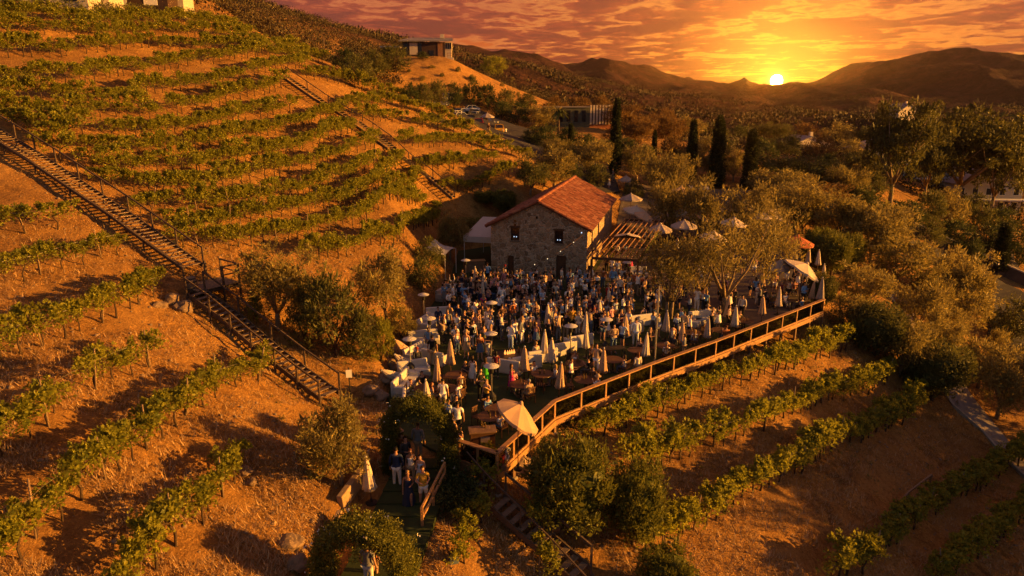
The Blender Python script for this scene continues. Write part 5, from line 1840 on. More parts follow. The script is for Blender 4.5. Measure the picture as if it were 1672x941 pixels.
# boulders around the landing, rocky terrace bank and stone corner
def rock(name, label, p, s, seed, group=None, mat='rock'):
    bm = bmesh.new(); bmesh.ops.create_icosphere(bm, subdivisions=3, radius=1)
    rg = random.Random(seed)
    ph = [rg.random() * 6 for _ in range(6)]
    for v in bm.verts:
        c = v.co
        k = 1 + .16 * math.sin(c.x * 3 + ph[0]) + .14 * math.sin(c.y * 4 + ph[1]) + .12 * math.sin(c.z * 5 + ph[2] + c.x * 2) + .05 * math.sin(c.x * 11 + c.y * 9 + ph[3])
        # chiselled faces
        v.co = Vector((c.x * k * s[0], c.y * k * s[1], max(-.5, c.z * k) * s[2]))
    me = bpy.data.meshes.new(name); bm.to_mesh(me); bm.free()
    o = link(name, me, M[mat]); o.location = p; o.rotation_euler = (rg.gauss(0, .15), rg.gauss(0, .15), rg.random() * 6)
    tag(o, label, 'rock', group)
    return o


for i, (u, v, w, lab) in enumerate([
    (280, 492, .5, 'flat boulder under the barrel landing'), (262, 500, .38, 'pale boulder left of the barrel'), (300, 505, .55, 'boulder at the head of the lower flight'),
    (640, 600, .5, 'boulder at the rocky terrace edge under the bright shrub'), (628, 622, .45, 'boulder at the rocky terrace edge beside the curved sofa'),
    (622, 648, .42, 'boulder at the rocky terrace edge near the arch'), (648, 580, .5, 'boulder behind the round heater'), (606, 640, .5, 'boulder on the bank below the white post sign'),
    (660, 560, .5, 'boulder beside the tilted parasols'),
    (398, 772, .28, 'small pale stone lying on the straw slope'), (410, 790, .22, 'smallest stone lying on the straw slope'),
    (840, 760, .7, 'large lit boulder below the railing corner'), (856, 772, .5, 'smaller lit boulder below the railing corner'), (872, 760, .4, 'stone under the deck near the railing bend'),
    (900, 862, .4, 'stone beside the garden steps'), (888, 870, .3, 'small stone beside the garden steps'),
    (478, 890, .42, 'large weathered boulder in the shadow left of the lower arch'), (486, 925, .40, 'grey boulder at the bottom frame edge beside the lower arch'),
    (1468, 838, .42, 'stone behind the rail in the shaded corner'), (1490, 826, .36, 'stone right of the others in the shaded corner'), (1450, 852, .38, 'stone left of the others in the shaded corner'),
    (1512, 812, .34, 'stone at the top end of the rail in the shaded corner')]):
    q = G(u, v); rock('boulder', lab, (q.x, q.y, hz(q.x, q.y) + .05), (w, w * .8, w * .7), i + 1)
# rail lying along the shaded slope at the lower right
P = [G(u, v) for u, v in ((1350, 950), (1412, 905), (1440, 870), (1480, 820), (1518, 790))]
gr = thing('slope_rail', 'low weathered timber rail on the shaded slope at lower right', 'fence', P[0])
mb = MB()
for a, b in zip(P, P[1:]):
    mb.beam(a - P[0] + Vector((0, 0, .62)), b - P[0] + Vector((0, 0, .62)), .09, .09)
mb.build('rail', M['stake'], gr)
for a in P:
    mb = MB(); mb.beam(a - P[0] + Vector((0, 0, -.3)), a - P[0] + Vector((0, 0, .66)), .09, .09, up=Vector((1, 0, 0))); mb.build('post', M['stake'], gr)

# ------------------------------------------------------------------ flowering arches on the path
def hedge_arch(label, c, rz, wid, hgt, depth, thick, seed):
    e = thing('flower_arch', label, 'arch', c, rz)
    rg = np.random.default_rng(seed)
    cen = []
    for q in range(720):
        t = rg.random() * 1.0
        # inverted U centre line
        leg = hgt - wid / 2; Ltot = 2 * leg + PI * wid / 2; s = t * Ltot
        if s < leg:
            x, z = -wid / 2, s
        elif s < leg + PI * wid / 2:
            a = PI - (s - leg) / (wid / 2); x, z = math.cos(a) * wid / 2, leg + math.sin(a) * wid / 2
        else:
            x, z = wid / 2, Ltot - s
        cen.append((x + rg.normal() * thick * .3, (rg.random() - .5) * depth, max(.1, z + rg.normal() * thick * .3)))
    V, F = leaf_mesh('a', cen, 85, thick * .44, .078, .6, .35, seed)
    mc = MB(); leg = hgt - wid / 2
    pth = [(-wid / 2, 0, -.1), (-wid / 2, 0, leg * .5), (-wid / 2, 0, leg)] + [(math.cos(a) * wid / 2, 0, leg + math.sin(a) * wid / 2) for a in np.linspace(PI, 0, 11)[1:-1]] + [(wid / 2, 0, leg), (wid / 2, 0, leg * .5), (wid / 2, 0, -.1)]
    for y in np.linspace(-depth * .22, depth * .22, 3):
        mc.tube([(p[0], y, p[2]) for p in pth], thick * .40, 8)
    tri = []
    for f in mc.f:
        for a in range(1, len(f) - 1):
            tri.append((f[0], f[a], f[a + 1]))
    F = np.concatenate([F, np.array(tri) + len(V)]); V = np.concatenate([V, np.array(mc.v)])
    link('foliage', np_mesh('arch_foliage', V, F), M['leaf_hedge'], e)
    idx = rg.choice(len(cen), 90)
    V, F = leaf_mesh('b', [tuple(np.array(cen[i]) + rg.normal(size=3) * thick * .45 + np.array([0, 0, .1])) for i in idx], 4, .05, .06, .9, .5, seed + 1)
    link('blossom', np_mesh('arch_blossom', V, F), M['blossom'], e)
    mb = MB()
    for y in (-depth * .35, depth * .35):
        pth = [(-wid / 2, y, 0), (-wid / 2, y, hgt - wid / 2)] + [(math.cos(a) * wid / 2, y, hgt - wid / 2 + math.sin(a) * wid / 2) for a in np.linspace(PI, 0, 9)] + [(wid / 2, y, 0)]
        mb.tube(pth, .04, 6)
    mb.build('frame', M['black'], e)
    return e


q = PZ(684, 776, -.15)
hedge_arch('large green arch at the terrace entrance with people beneath it', (q.x, q.y + .4, -.15), -.12, 2.55, 3.05, 1.0, .50, 3)
q = PZ(598, 1000, -1.0)
hedge_arch('nearer flowering arch cut by the bottom frame edge', (q.x, q.y, -1.05), -.16, 2.75, 3.25, 1.1, .50, 4)
# side walls and rail of the path
mb = MB(); a = PZ(566, 845, -.5); b = PZ(600, 796, -.2)
mb.beam(Vector((a.x - .2, a.y, hz(a.x - .2, a.y))), Vector((b.x - .2, b.y, hz(b.x - .2, b.y))), .26, 1.0)
tag(mb.build('garden_wall', M['garden_wall'], bevel=.03), 'low ochre wall beside the path under the gold bush', 'wall')
a = PZ(548, 905, -.7); b = PZ(562, 866, -.5)
mb = MB(); mb.beam(Vector((a.x - .1, a.y - .6, -.2)), Vector((b.x - .1, b.y, .0)), .2, .9); tag(mb.build('garden_wall', M['garden_wall'], bevel=.03), 'short lit wall seen through the nearer arch', 'wall')
rp = [PZ(690, 866, -.55), PZ(708, 830, -.4), PZ(727, 790, -.2)]
fr = thing('path_fence', 'timber rail fence on the right side of the entrance path', 'fence', rp[0])
for h in (.98, .55):
    mb = MB()
    for a, b in zip(rp, rp[1:]):
        mb.beam(a - rp[0] + Vector((0, 0, h)), b - rp[0] + Vector((0, 0, h)), .08, .1)
    mb.build('rail', M['rail_wood'], fr)
for a in rp:
    mb = MB(); mb.box(a - rp[0] + Vector((0, 0, .45)), (.1, .1, 1.1)); mb.build('post', M['rail_wood'], fr)
# dark handrail from the railing corner down to the garden steps
hp = [PZ(762, 738, .9), PZ(790, 770, .6), PZ(850, 830, -.2), PZ(905, 885, -.9), PZ(960, 945, -1.4)]
hr = thing('garden_handrail', 'thin dark handrail sloping down from the railing corner to the steps', 'handrail', hp[0])
mb = MB()
for a, b in zip(hp, hp[1:]):
    mb.beam(a - hp[0], b - hp[0], .05, .06)
mb.build('rail', M['stair_wood'], hr)
for a in hp[1:]:
    g = hz(a.x, a.y); mb = MB(); mb.beam(Vector((a.x, a.y, g - .2)) - hp[0], a - hp[0], .06, .06, up=Vector((1, 0, 0))); mb.build('post', M['stair_wood'], hr)
# hedge right of the path
q = PZ(742, 806, -.3)
hd = thing('path_hedge', 'dark hedge hugging the right side of the entrance path', 'hedge', (q.x + .2, q.y, hz(q.x + .2, q.y)))
cen = [(x, y, z) for x in np.linspace(-.5, .5, 4) for y in np.linspace(-1.1, .7, 6) for z in (.25, .6, .85)]
V, F = leaf_mesh('h', cen, 46, .34, .12, .5, .3, 8); link('foliage', np_mesh('hedge', V, F), M['leaf_dark'], hd)
# white notice on a post
q = G(573, 660)
sg = thing('post_sign', 'small white notice board on a thin post on the bank', 'sign', (q.x, q.y, hz(q.x, q.y)), .25)
mb = MB(); mb.tube([(0, 0, -.2), (0, 0, 2.05)], .035, 6); mb.build('post', M['black'], sg)
mb = MB(); mb.box((0, -.05, 1.72), (.30, .03, .42)); mb.build('board', M['sign_white'], sg)
# utility box at bottom
q = G(741, 918); e = thing('utility_box', 'small blue grey box on the ground by the climbing vine', 'box', (q.x, q.y, hz(q.x, q.y)), .3)
mb = MB(); mb.box((0, 0, .18), (.34, .3, .36)); mb.build('body', simple('blue_grey_paint', (.10, .14, .17), .5, .1), e, bevel=.02); mb = MB(); mb.box((0, 0, .38), (.38, .34, .04)); mb.build('lid', M['black'], e)
# utility posts
for u, v, h, lab in ((531, 98, 9, 'weathered utility pole on the crest of the vineyard'), (628, 470, 3.2, 'bare timber post standing in the bank tree')):
    q = G(u, v); e = thing('utility_pole', lab, 'pole', (q.x, q.y, hz(q.x, q.y)))
    mb = MB(); mb.tube([(0, 0, -.4), (0, 0, h * .6)], [.11, .08], 7); mb.build('shaft', M['stake'], e)
    mb = MB(); mb.beam((-.5, 0, h * .52), (.5, 0, h * .52), .1, .1); mb.build('crossarm', M['stake'], e)

# ------------------------------------------------------------------ houses
# hilltop house
q = PD(698, 91, 171); zz = 25.5
hh = thing('hilltop_house', 'dark flat roofed house standing on the bare hilltop', 'house', (q.x, q.y, zz), .06)
mb = MB(); hbox(mb, -6.2, 4.4, 0, 6.5, -1.5, 3.6); mb.build('wall', M['dark_board'], hh)
mb = MB(); mb.add([(-7, -1, 3.65), (5, -1, 3.65), (6.4, -.9, 3.75), (6.2, 7.2, 4.9), (-4.6, 7.2, 4.9), (-7, -1, 3.9), (5, -1, 3.9), (6.4, -.9, 4.0), (6.2, 7.2, 5.2), (-4.6, 7.2, 5.2)],
                  [(4, 3, 2, 1, 0), (5, 6, 7, 8, 9), (0, 1, 6, 5), (1, 2, 7, 6), (2, 3, 8, 7), (3, 4, 9, 8), (4, 0, 5, 9)]); r_ = mb.build('roof', M['grey_roof'], hh)
mb = MB(); mb.box((3.6, 4.6, 5.3), (1.0, 1.0, 1.0)); mb.build('chimney', M['stucco'], r_)
for x0, x1, z0, z1, mt_ in ((-4.4, -2.4, .6, 3.4, 'stucco'), (-2.2, -1.4, 1.2, 3.4, 'window_dark'), (.4, 1.6, .4, 1.6, 'window_dark'), (-5.9, -4.8, .5, 3.2, 'window_dark')):
    mb = MB(); hbox(mb, x0, x1, -.06, -.003, z0, z1); mb.build('window', M[mt_], hh)
mb = MB(); hbox(mb, 2.6, 3.8, -.07, -.003, 0, 3.5); mb.build('timber_panel', M['pergola_wood'], hh)
mb = MB(); hbox(mb, 4.403, 6.1, .2, 5, 1.8, 3.6); s_ = mb.build('sunroom', M['stucco'], hh)
for k in range(3):
    mb = MB(); hbox(mb, 4.55 + k * .52, 4.95 + k * .52, .14, .197, 2.0, 3.4); mb.build('window', M['window_dark'], s_)
mb = MB(); hbox(mb, 4.403, 6.0, .3, 4.8, -.2, 1.797); mb.build('sunroom_base', M['stucco'], hh)
mb = MB(); hbox(mb, -1.2, 6.6, -2.6, -.003, -1.8, -.2); mb.build('terrace_wall', M['stucco'], hh)
for k in range(6):
    mb = MB(); hbox(mb, 5.0 + k * .9, 5.1 + k * .9, -2.5, -2.4, -.2, .8); mb.build('fence_post', M['pergola_wood'], hh)
mb = MB(); hbox(mb, 5, 9.6, -2.5, -2.42, .8, .9); hbox(mb, 5, 9.6, -2.5, -2.42, .3, .38); mb.build('fence_rail', M['pergola_wood'], hh)
q = PD(638, 78, 178); cp = thing('carport', 'low flat white carport roof left of the hilltop house', 'carport', (q.x, q.y, q.z))
mb = MB(); mb.box((0, 0, .1), (5, 4, .3)); mb.build('roof', M['white_metal'], cp)
for x in (-2.3, 2.3):
    mb = MB(); mb.box((x, 0, -1.55), (.2, .2, 3)); mb.build('post', M['dark_board'], cp)
# slatted building beyond the car park
q = PD(955, 208, 150); sb = thing('slatted_building', 'long low green grey building with a pale slatted end', 'building', (q.x, q.y, q.z - 1), .12)
mb = MB(); hbox(mb, -8.5, 1, 0, 4, 0, 5.2); mb.build('wall', simple('green_grey_siding', (.075, .08, .06), .8, .2, 1), sb)
mb = MB(); hbox(mb, 1.003, 6.3, .2, 4, 1.6, 5.6); mb.build('end_block', M['dark_board'], sb)
for k in range(8):
    mb = MB(); hbox(mb, 1.1 + k * .68, 1.5 + k * .68, .05, .197, 1.6, 5.7); mb.build('slat', M['stucco'], sb)
mb = MB(); hbox(mb, -8.8, 1.2, -.3, 4.3, 5.203, 5.4); mb.build('roof', M['grey_roof'], sb)
mb = MB(); hbox(mb, 1.003, 6.2, .4, 4, 0, 1.597); mb.build('base_wall', simple('brick_red', (.26, .10, .06), .85, .2, 3), sb)
for k in range(5):
    mb = MB(); hbox(mb, -7.5 + k * 1.7, -6.7 + k * 1.7, -.06, -.003, 2.2, 4.6); mb.build('window', M['window_dark'], sb)
# kiosk by the cypresses
q = PD(1140, 310, 92); zz = hz(q.x, q.y); kz = thing('kiosk', 'square cream kiosk between the cypresses', 'kiosk', (q.x, q.y, zz), -.25)
mb = MB(); hbox(mb, -1.2, 1.2, 0, 2.2, -.5, 3.3); mb.build('wall', M['stucco'], kz)
mb = MB(); hbox(mb, -1.35, 1.35, -.15, 2.35, 3.303, 3.5); mb.build('roof', M['sign_white'], kz)
mb = MB(); hbox(mb, -.7, .5, -.05, -.003, .1, 2.1); mb.build('door', M['dark_board'], kz)


def villa(label, u, v, d, rz, w, dp, h, roofh, wall='stucco', sink=1.0):
    q = PD(u, v, d); zz = hz(q.x, q.y) - sink
    e = thing('villa', label, 'house', (q.x, q.y, zz), rz)
    mb = MB(); hbox(mb, -w / 2, w / 2, 0, dp, -1, h); mb.add([(-w / 2, 0, h), (w / 2, 0, h), (0, 0, h + roofh), (-w / 2, dp, h), (w / 2, dp, h), (0, dp, h + roofh)], [(0, 1, 2), (5, 4, 3)])
    mb.build('wall', M[wall], e)
    mb = MB()
    for s in (-1, 1):
        k = roofh / (w / 2); xe = s * (w / 2 + .6); ze = h - k * .6
        a = [(0, -.6, h + roofh + .05), (xe, -.6, ze + .05), (xe, dp + .6, ze + .05), (0, dp + .6, h + roofh + .05)]
        vs = a + [(x, y, z + .2) for x, y, z in a]
        fs = [(0, 1, 2, 3), (7, 6, 5, 4), (0, 4, 5, 1), (1, 5, 6, 2), (2, 6, 7, 3), (3, 7, 4, 0)]
        mb.add(vs, fs)
    r_ = mb.build('roof', M['grey_roof'], e)
    mb = MB(); hbox(mb, w * .2, w * .2 + .9, dp * .5, dp * .5 + .9, h, h + roofh + 1.2); mb.build('chimney', M[wall], r_)
    n = max(2, int(w / 2.6))
    for fl in range(2 if h > 4.5 else 1):
        for k in range(n):
            x = -w / 2 + (k + .5) * w / n
            mf = MB(); hbox(mf, x - .6, x + .6, -.08, -.003, .9 + fl * 2.8, 2.4 + fl * 2.8); wn = mf.build('window', M['sign_white'], e)
            mp_ = MB(); hbox(mp_, x - .5, x + .5, -.10, -.083, 1.0 + fl * 2.8, 2.3 + fl * 2.8); mp_.build('pane', M['window_dark'], wn)
    mb = MB(); hbox(mb, -w / 2 - .3, w / 2 + .3, -2.6, -.11, 2.9, 3.1); mb.build('porch_roof', M['sign_white'], e)
    for k in range(5):
        x = -w / 2 + .3 + k * (w - .6) / 4
        mb = MB(); mb.tube([(x, -2.4, -1), (x, -2.4, 2.897)], .14, 8); mb.build('porch_column', M['sign_white'], e)
    return e


villa('cream two storey villa with porch columns behind the widest tall tree', 1612, 326, 138, -.1, 13, 9, 6.0, 2.2)
villa('white villa half hidden behind the tall airy tree', 1460, 312, 150, .12, 14, 9, 5.8, 2.0)
villa('pale villa with long eaves between the two tall trees', 1532, 306, 146, -.05, 10, 8, 5.4, 1.9)
villa('distant pale house with a square tower low on the far slope', 1478, 222, 330, .3, 12, 9, 7.0, 3.5, sink=0)
villa('far grey roofed house with a white chimney below the sunlit valley', 1322, 252, 210, .2, 13, 9, 4.0, 2.4, sink=1)
villa('low stucco house at the far left end of the ridge hedge', 20, -4, 92, .1, 9, 6, 3.2, 1.2, sink=.3)
# buildings above the vineyard crest
for u, v, w, h, lab, mt_ in ((70, 15, 7.0, 2.6, 'long pale cabin peeking above the left end of the crest hedge', 'stucco'), (128, 17, 4.5, 2.9, 'small pale cabin in the middle of the crest hedge', 'stucco'),
                             (205, 21, 8, 3.2, 'dark pavilion above the crest hedge', 'dark_board'), (258, 24, 4.5, 3.0, 'cream hut at the right end of the crest hedge', 'stucco')):
    q = G(u, v); zz = hz(q.x, q.y + 2.2); e = thing('hilltop_cabin', lab, 'cabin', (q.x, q.y + 2.2, zz + .4), .1)
    mb = MB(); hbox(mb, -w / 2, w / 2, 0, 4, -1.5, h); mb.build('wall', M[mt_], e)
    mb = MB(); hbox(mb, -w / 2 - .4, w / 2 + .4, -.5, 4.5, h + .003, h + .25); mb.build('roof', M['grey_roof'], e)
    for x in (-w * .3, w * .15):
        mb = MB(); hbox(mb, x, x + w * .2, -.06, -.003, .2, 2.2); mb.build('door', M['sign_white' if mt_ == 'dark_board' else 'window_dark'], e)
P = [G(u, v) for u, v in ((-20, 18), (60, 20), (150, 24), (220, 27), (290, 30), (340, 36), (390, 46))]
ch = thing('crest_hedge', 'long clipped hedge along the vineyard crest at top left', 'hedge', P[0])
cen = []
for a, b in zip(P, P[1:]):
    for t in np.linspace(0, 1, 14):
        for z in (.2, .6, 1.0):
            c = a.lerp(b, t) - P[0]; cen.append((c.x, c.y + _rnd.gauss(0, .3), c.z + z))
V, F = leaf_mesh('h', cen, 40, .45, .2, .5, .3, 8); link('foliage', np_mesh('hedge', V, F), M['leaf_bush'], ch)
# road wall, drive and lawn strip at the far right
P = [G(u, v) for u, v in ((1488, 384), (1530, 402), (1580, 424), (1640, 452), (1690, 474))]
rw = thing('road_wall', 'long dark retaining wall with a pale coping beside the road', 'wall', P[0])
mb = MB(); mc = MB()
for a, b in zip(P, P[1:]):
    mb.beam(a - P[0] + Vector((0, 0, .1)), b - P[0] + Vector((0, 0, .1)), .35, 3.4); mc.beam(a - P[0] + Vector((0, 0, 1.9)), b - P[0] + Vector((0, 0, 1.9)), .5, .2)
mb.build('face', simple('dark_render', (.07, .05, .04), .9, .3, 1), rw); mc.build('coping', M['concrete'], rw)
ribbon('lawn_strip', [(1448, 350), (1470, 362), (1492, 378)], [(1462, 346), (1490, 360), (1512, 376)], M['turf'], lift=.3, n=8)
ribbon('gravel_drive', [(1622, 392), (1612, 412), (1634, 448)], [(1644, 388), (1652, 420), (1668, 462)], M['pathgrey'], lift=.35, n=8)
# ------------------------------------------------------------------ people
def skin_build(name, joints, edges, root, sub=1):
    """joints {name: (pos, radius)}; one continuous skinned surface"""
    names = list(joints)
    idx = {n: i for i, n in enumerate(names)}
    me = bpy.data.meshes.new(name + '_src')
    me.from_pydata([joints[n][0] for n in names], [(idx[a], idx[b]) for a, b in edges], [])
    ob = bpy.data.objects.new(name + '_src', me); COL.objects.link(ob)
    sk = ob.modifiers.new('skin', 'SKIN'); sk.use_smooth_shade = True; sk.branch_smoothing = .4
    lay = me.skin_vertices[0].data if me.skin_vertices else None
    if lay is None:
        bm = bmesh.new(); bm.from_mesh(me); bm.verts.layers.skin.verify(); bm.to_mesh(me); bm.free()
        lay = me.skin_vertices[0].data
    for n in names:
        r = joints[n][1]
        lay[idx[n]].radius = r if hasattr(r, '__len__') else (r, r)
        lay[idx[n]].use_root = (n == root)
    ss = ob.modifiers.new('sub', 'SUBSURF'); ss.levels = sub; ss.render_levels = sub
    dg = bpy.context.evaluated_depsgraph_get(); dg.update()
    out = bpy.data.meshes.new_from_object(ob.evaluated_get(dg))
    out.name = name
    bpy.data.objects.remove(ob); bpy.data.meshes.remove(me)
    out.materials.clear()
    out.polygons.foreach_set('use_smooth', np.ones(len(out.polygons), bool))
    return out


def pose_joints(fem, pose):
    """standing about 1.72 m; x right, -y forward"""
    k = .93 if fem else 1.0
    sh = .165 if fem else .195; hp = .09 if not fem else .095
    J = {}
    def P(n, x, y, z, r):
        J[n] = ((x * k, y * k, z * k), r if not hasattr(r, '__len__') else r)
    E = []
    sit = pose.startswith('sit')
    dz = -.47 if sit else 0
    P('pelvis', 0, 0, .96 + dz, (.135, .105)); P('waist', 0, .005, 1.10 + dz, (.118 if fem else .14, .092)); P('chest', 0, .01, 1.30 + dz, (.142 if fem else .168, .105))
    P('collar', 0, .01, 1.44 + dz, (.085, .075)); P('neck', 0, -.005, 1.52 + dz, .052); P('jaw', 0, -.028, 1.585 + dz, (.062, .072)); P('brow', 0, -.012, 1.665 + dz, (.074, .092)); P('top', 0, .0, 1.735 + dz, (.05, .062))
    E += [('pelvis', 'waist'), ('waist', 'chest'), ('chest', 'collar'), ('collar', 'neck'), ('neck', 'jaw'), ('jaw', 'brow'), ('brow', 'top')]
    arms = {'down': ((.25, .02, 1.14), (.255, -.06, .90)), 'bent': ((.25, .03, 1.15), (.15, -.20, 1.18)), 'drink': ((.26, .02, 1.15), (.13, -.22, 1.36)),
            'up': ((.30, -.04, 1.56), (.26, -.08, 1.82)), 'hip': ((.36, .06, 1.18), (.20, -.03, 1.02)), 'phone': ((.25, -.02, 1.16), (.09, -.26, 1.32)), 'lap': ((.24, -.03, 1.16), (.13, -.26, 1.03))}
    AP = {'stand': ('down', 'down'), 'drink': ('drink', 'down'), 'bent': ('bent', 'bent'), 'wave': ('up', 'down'), 'hip': ('hip', 'drink'), 'phone': ('phone', 'bent'),
          'walk': ('bent', 'down'), 'sit': ('lap', 'lap'), 'sitdrink': ('drink', 'lap'), 'cheer': ('up', 'up')}[pose]
    for s, nm, ap in ((1, 'r', AP[0]), (-1, 'l', AP[1])):
        el, wr = arms[ap]
        P('sho' + nm, s * sh, .015, 1.425 + dz, .058 if not fem else .048)
        P('elb' + nm, s * el[0] * (sh / .19), el[1], el[2] + dz, .042 if not fem else .035)
        P('wri' + nm, s * wr[0] * (sh / .19), wr[1], wr[2] + dz, .028 if not fem else .024)
        d = Vector((s * (wr[0] - el[0]), wr[1] - el[1], wr[2] - el[2])).normalized()
        a = Vector((s * wr[0] * (sh / .19), wr[1], wr[2] + dz))
        c = a + d * .085
        P('pal' + nm, c.x, c.y, c.z, (.034, .022))
        E += [('collar', 'sho' + nm), ('sho' + nm, 'elb' + nm), ('elb' + nm, 'wri' + nm), ('wri' + nm, 'pal' + nm)]
        side = d.cross(Vector((s * .3, 1, .2))).normalized()
        bend = Vector((-s * .5, -.5, -.2)).normalized()
        for f, (o, L) in enumerate(((-.028, .068), (-.010, .078), (.009, .073), (.026, .058))):
            p1 = c + side * o + d * .035; p2 = p1 + d * L * .55; p3 = p2 + (d * .7 + bend * .6).normalized() * L * .5
            P('f%d1%s' % (f, nm), *p2, .0092); P('f%d2%s' % (f, nm), *p3, .008)
            E += [('pal' + nm, 'f%d1%s' % (f, nm)), ('f%d1%s' % (f, nm), 'f%d2%s' % (f, nm))]
        t1 = a + d * .04 + side * -.04 + bend * .02; t2 = t1 + (d * .8 + bend * .5) .normalized() * .045
        P('t1' + nm, *t1, .012); P('t2' + nm, *t2, .010)
        E += [('wri' + nm, 't1' + nm), ('t1' + nm, 't2' + nm)]
        # legs
        if sit:
            P('hip' + nm, s * hp, 0, .93 + dz, .085); P('kne' + nm, s * (hp + .03), -.42, .52, .056); P('ank' + nm, s * (hp + .03), -.40, .09, .037); P('toe' + nm, s * (hp + .05), -.55, .035, .03)
        else:
            st = {'walk': .20, 'hip': .06}.get(pose, .02) * s
            spr = .02 if fem else .035
            P('hip' + nm, s * hp, 0, .90, .088); P('kne' + nm, s * (hp + spr * .5), -st * .9 - .015, .50, .056); P('ank' + nm, s * (hp + spr), -st + (.10 if (pose == 'walk' and s < 0) else 0) + .02, .09 + (.04 if (pose == 'walk' and s < 0) else 0), .037)
            P('toe' + nm, s * (hp + spr + .02), -st - .12, .032, .03)
        E += [('pelvis', 'hip' + nm), ('hip' + nm, 'kne' + nm), ('kne' + nm, 'ank' + nm), ('ank' + nm, 'toe' + nm)]
    return J, E, k


def sub_skel(J, E, keep, grow, root, name, ends=None):
    """a garment: the same skeleton, swollen"""
    JJ = {}
    for n in keep:
        p, r = J[n]
        g = grow.get(n, .012)
        rr = (r[0] + g, r[1] + g) if hasattr(r, '__len__') else (r + g, r + g)
        JJ[n] = (p, rr)
    EE = [(a, b) for a, b in E if a in JJ and b in JJ]
    for n, (p, r, to) in (ends or {}).items():
        JJ[n] = (p, r); EE.append((to, n))
    return skin_build(name, JJ, EE, root)


def lerp3(a, b, t):
    return tuple(a[i] + (b[i] - a[i]) * t for i in range(3))


PV = {}


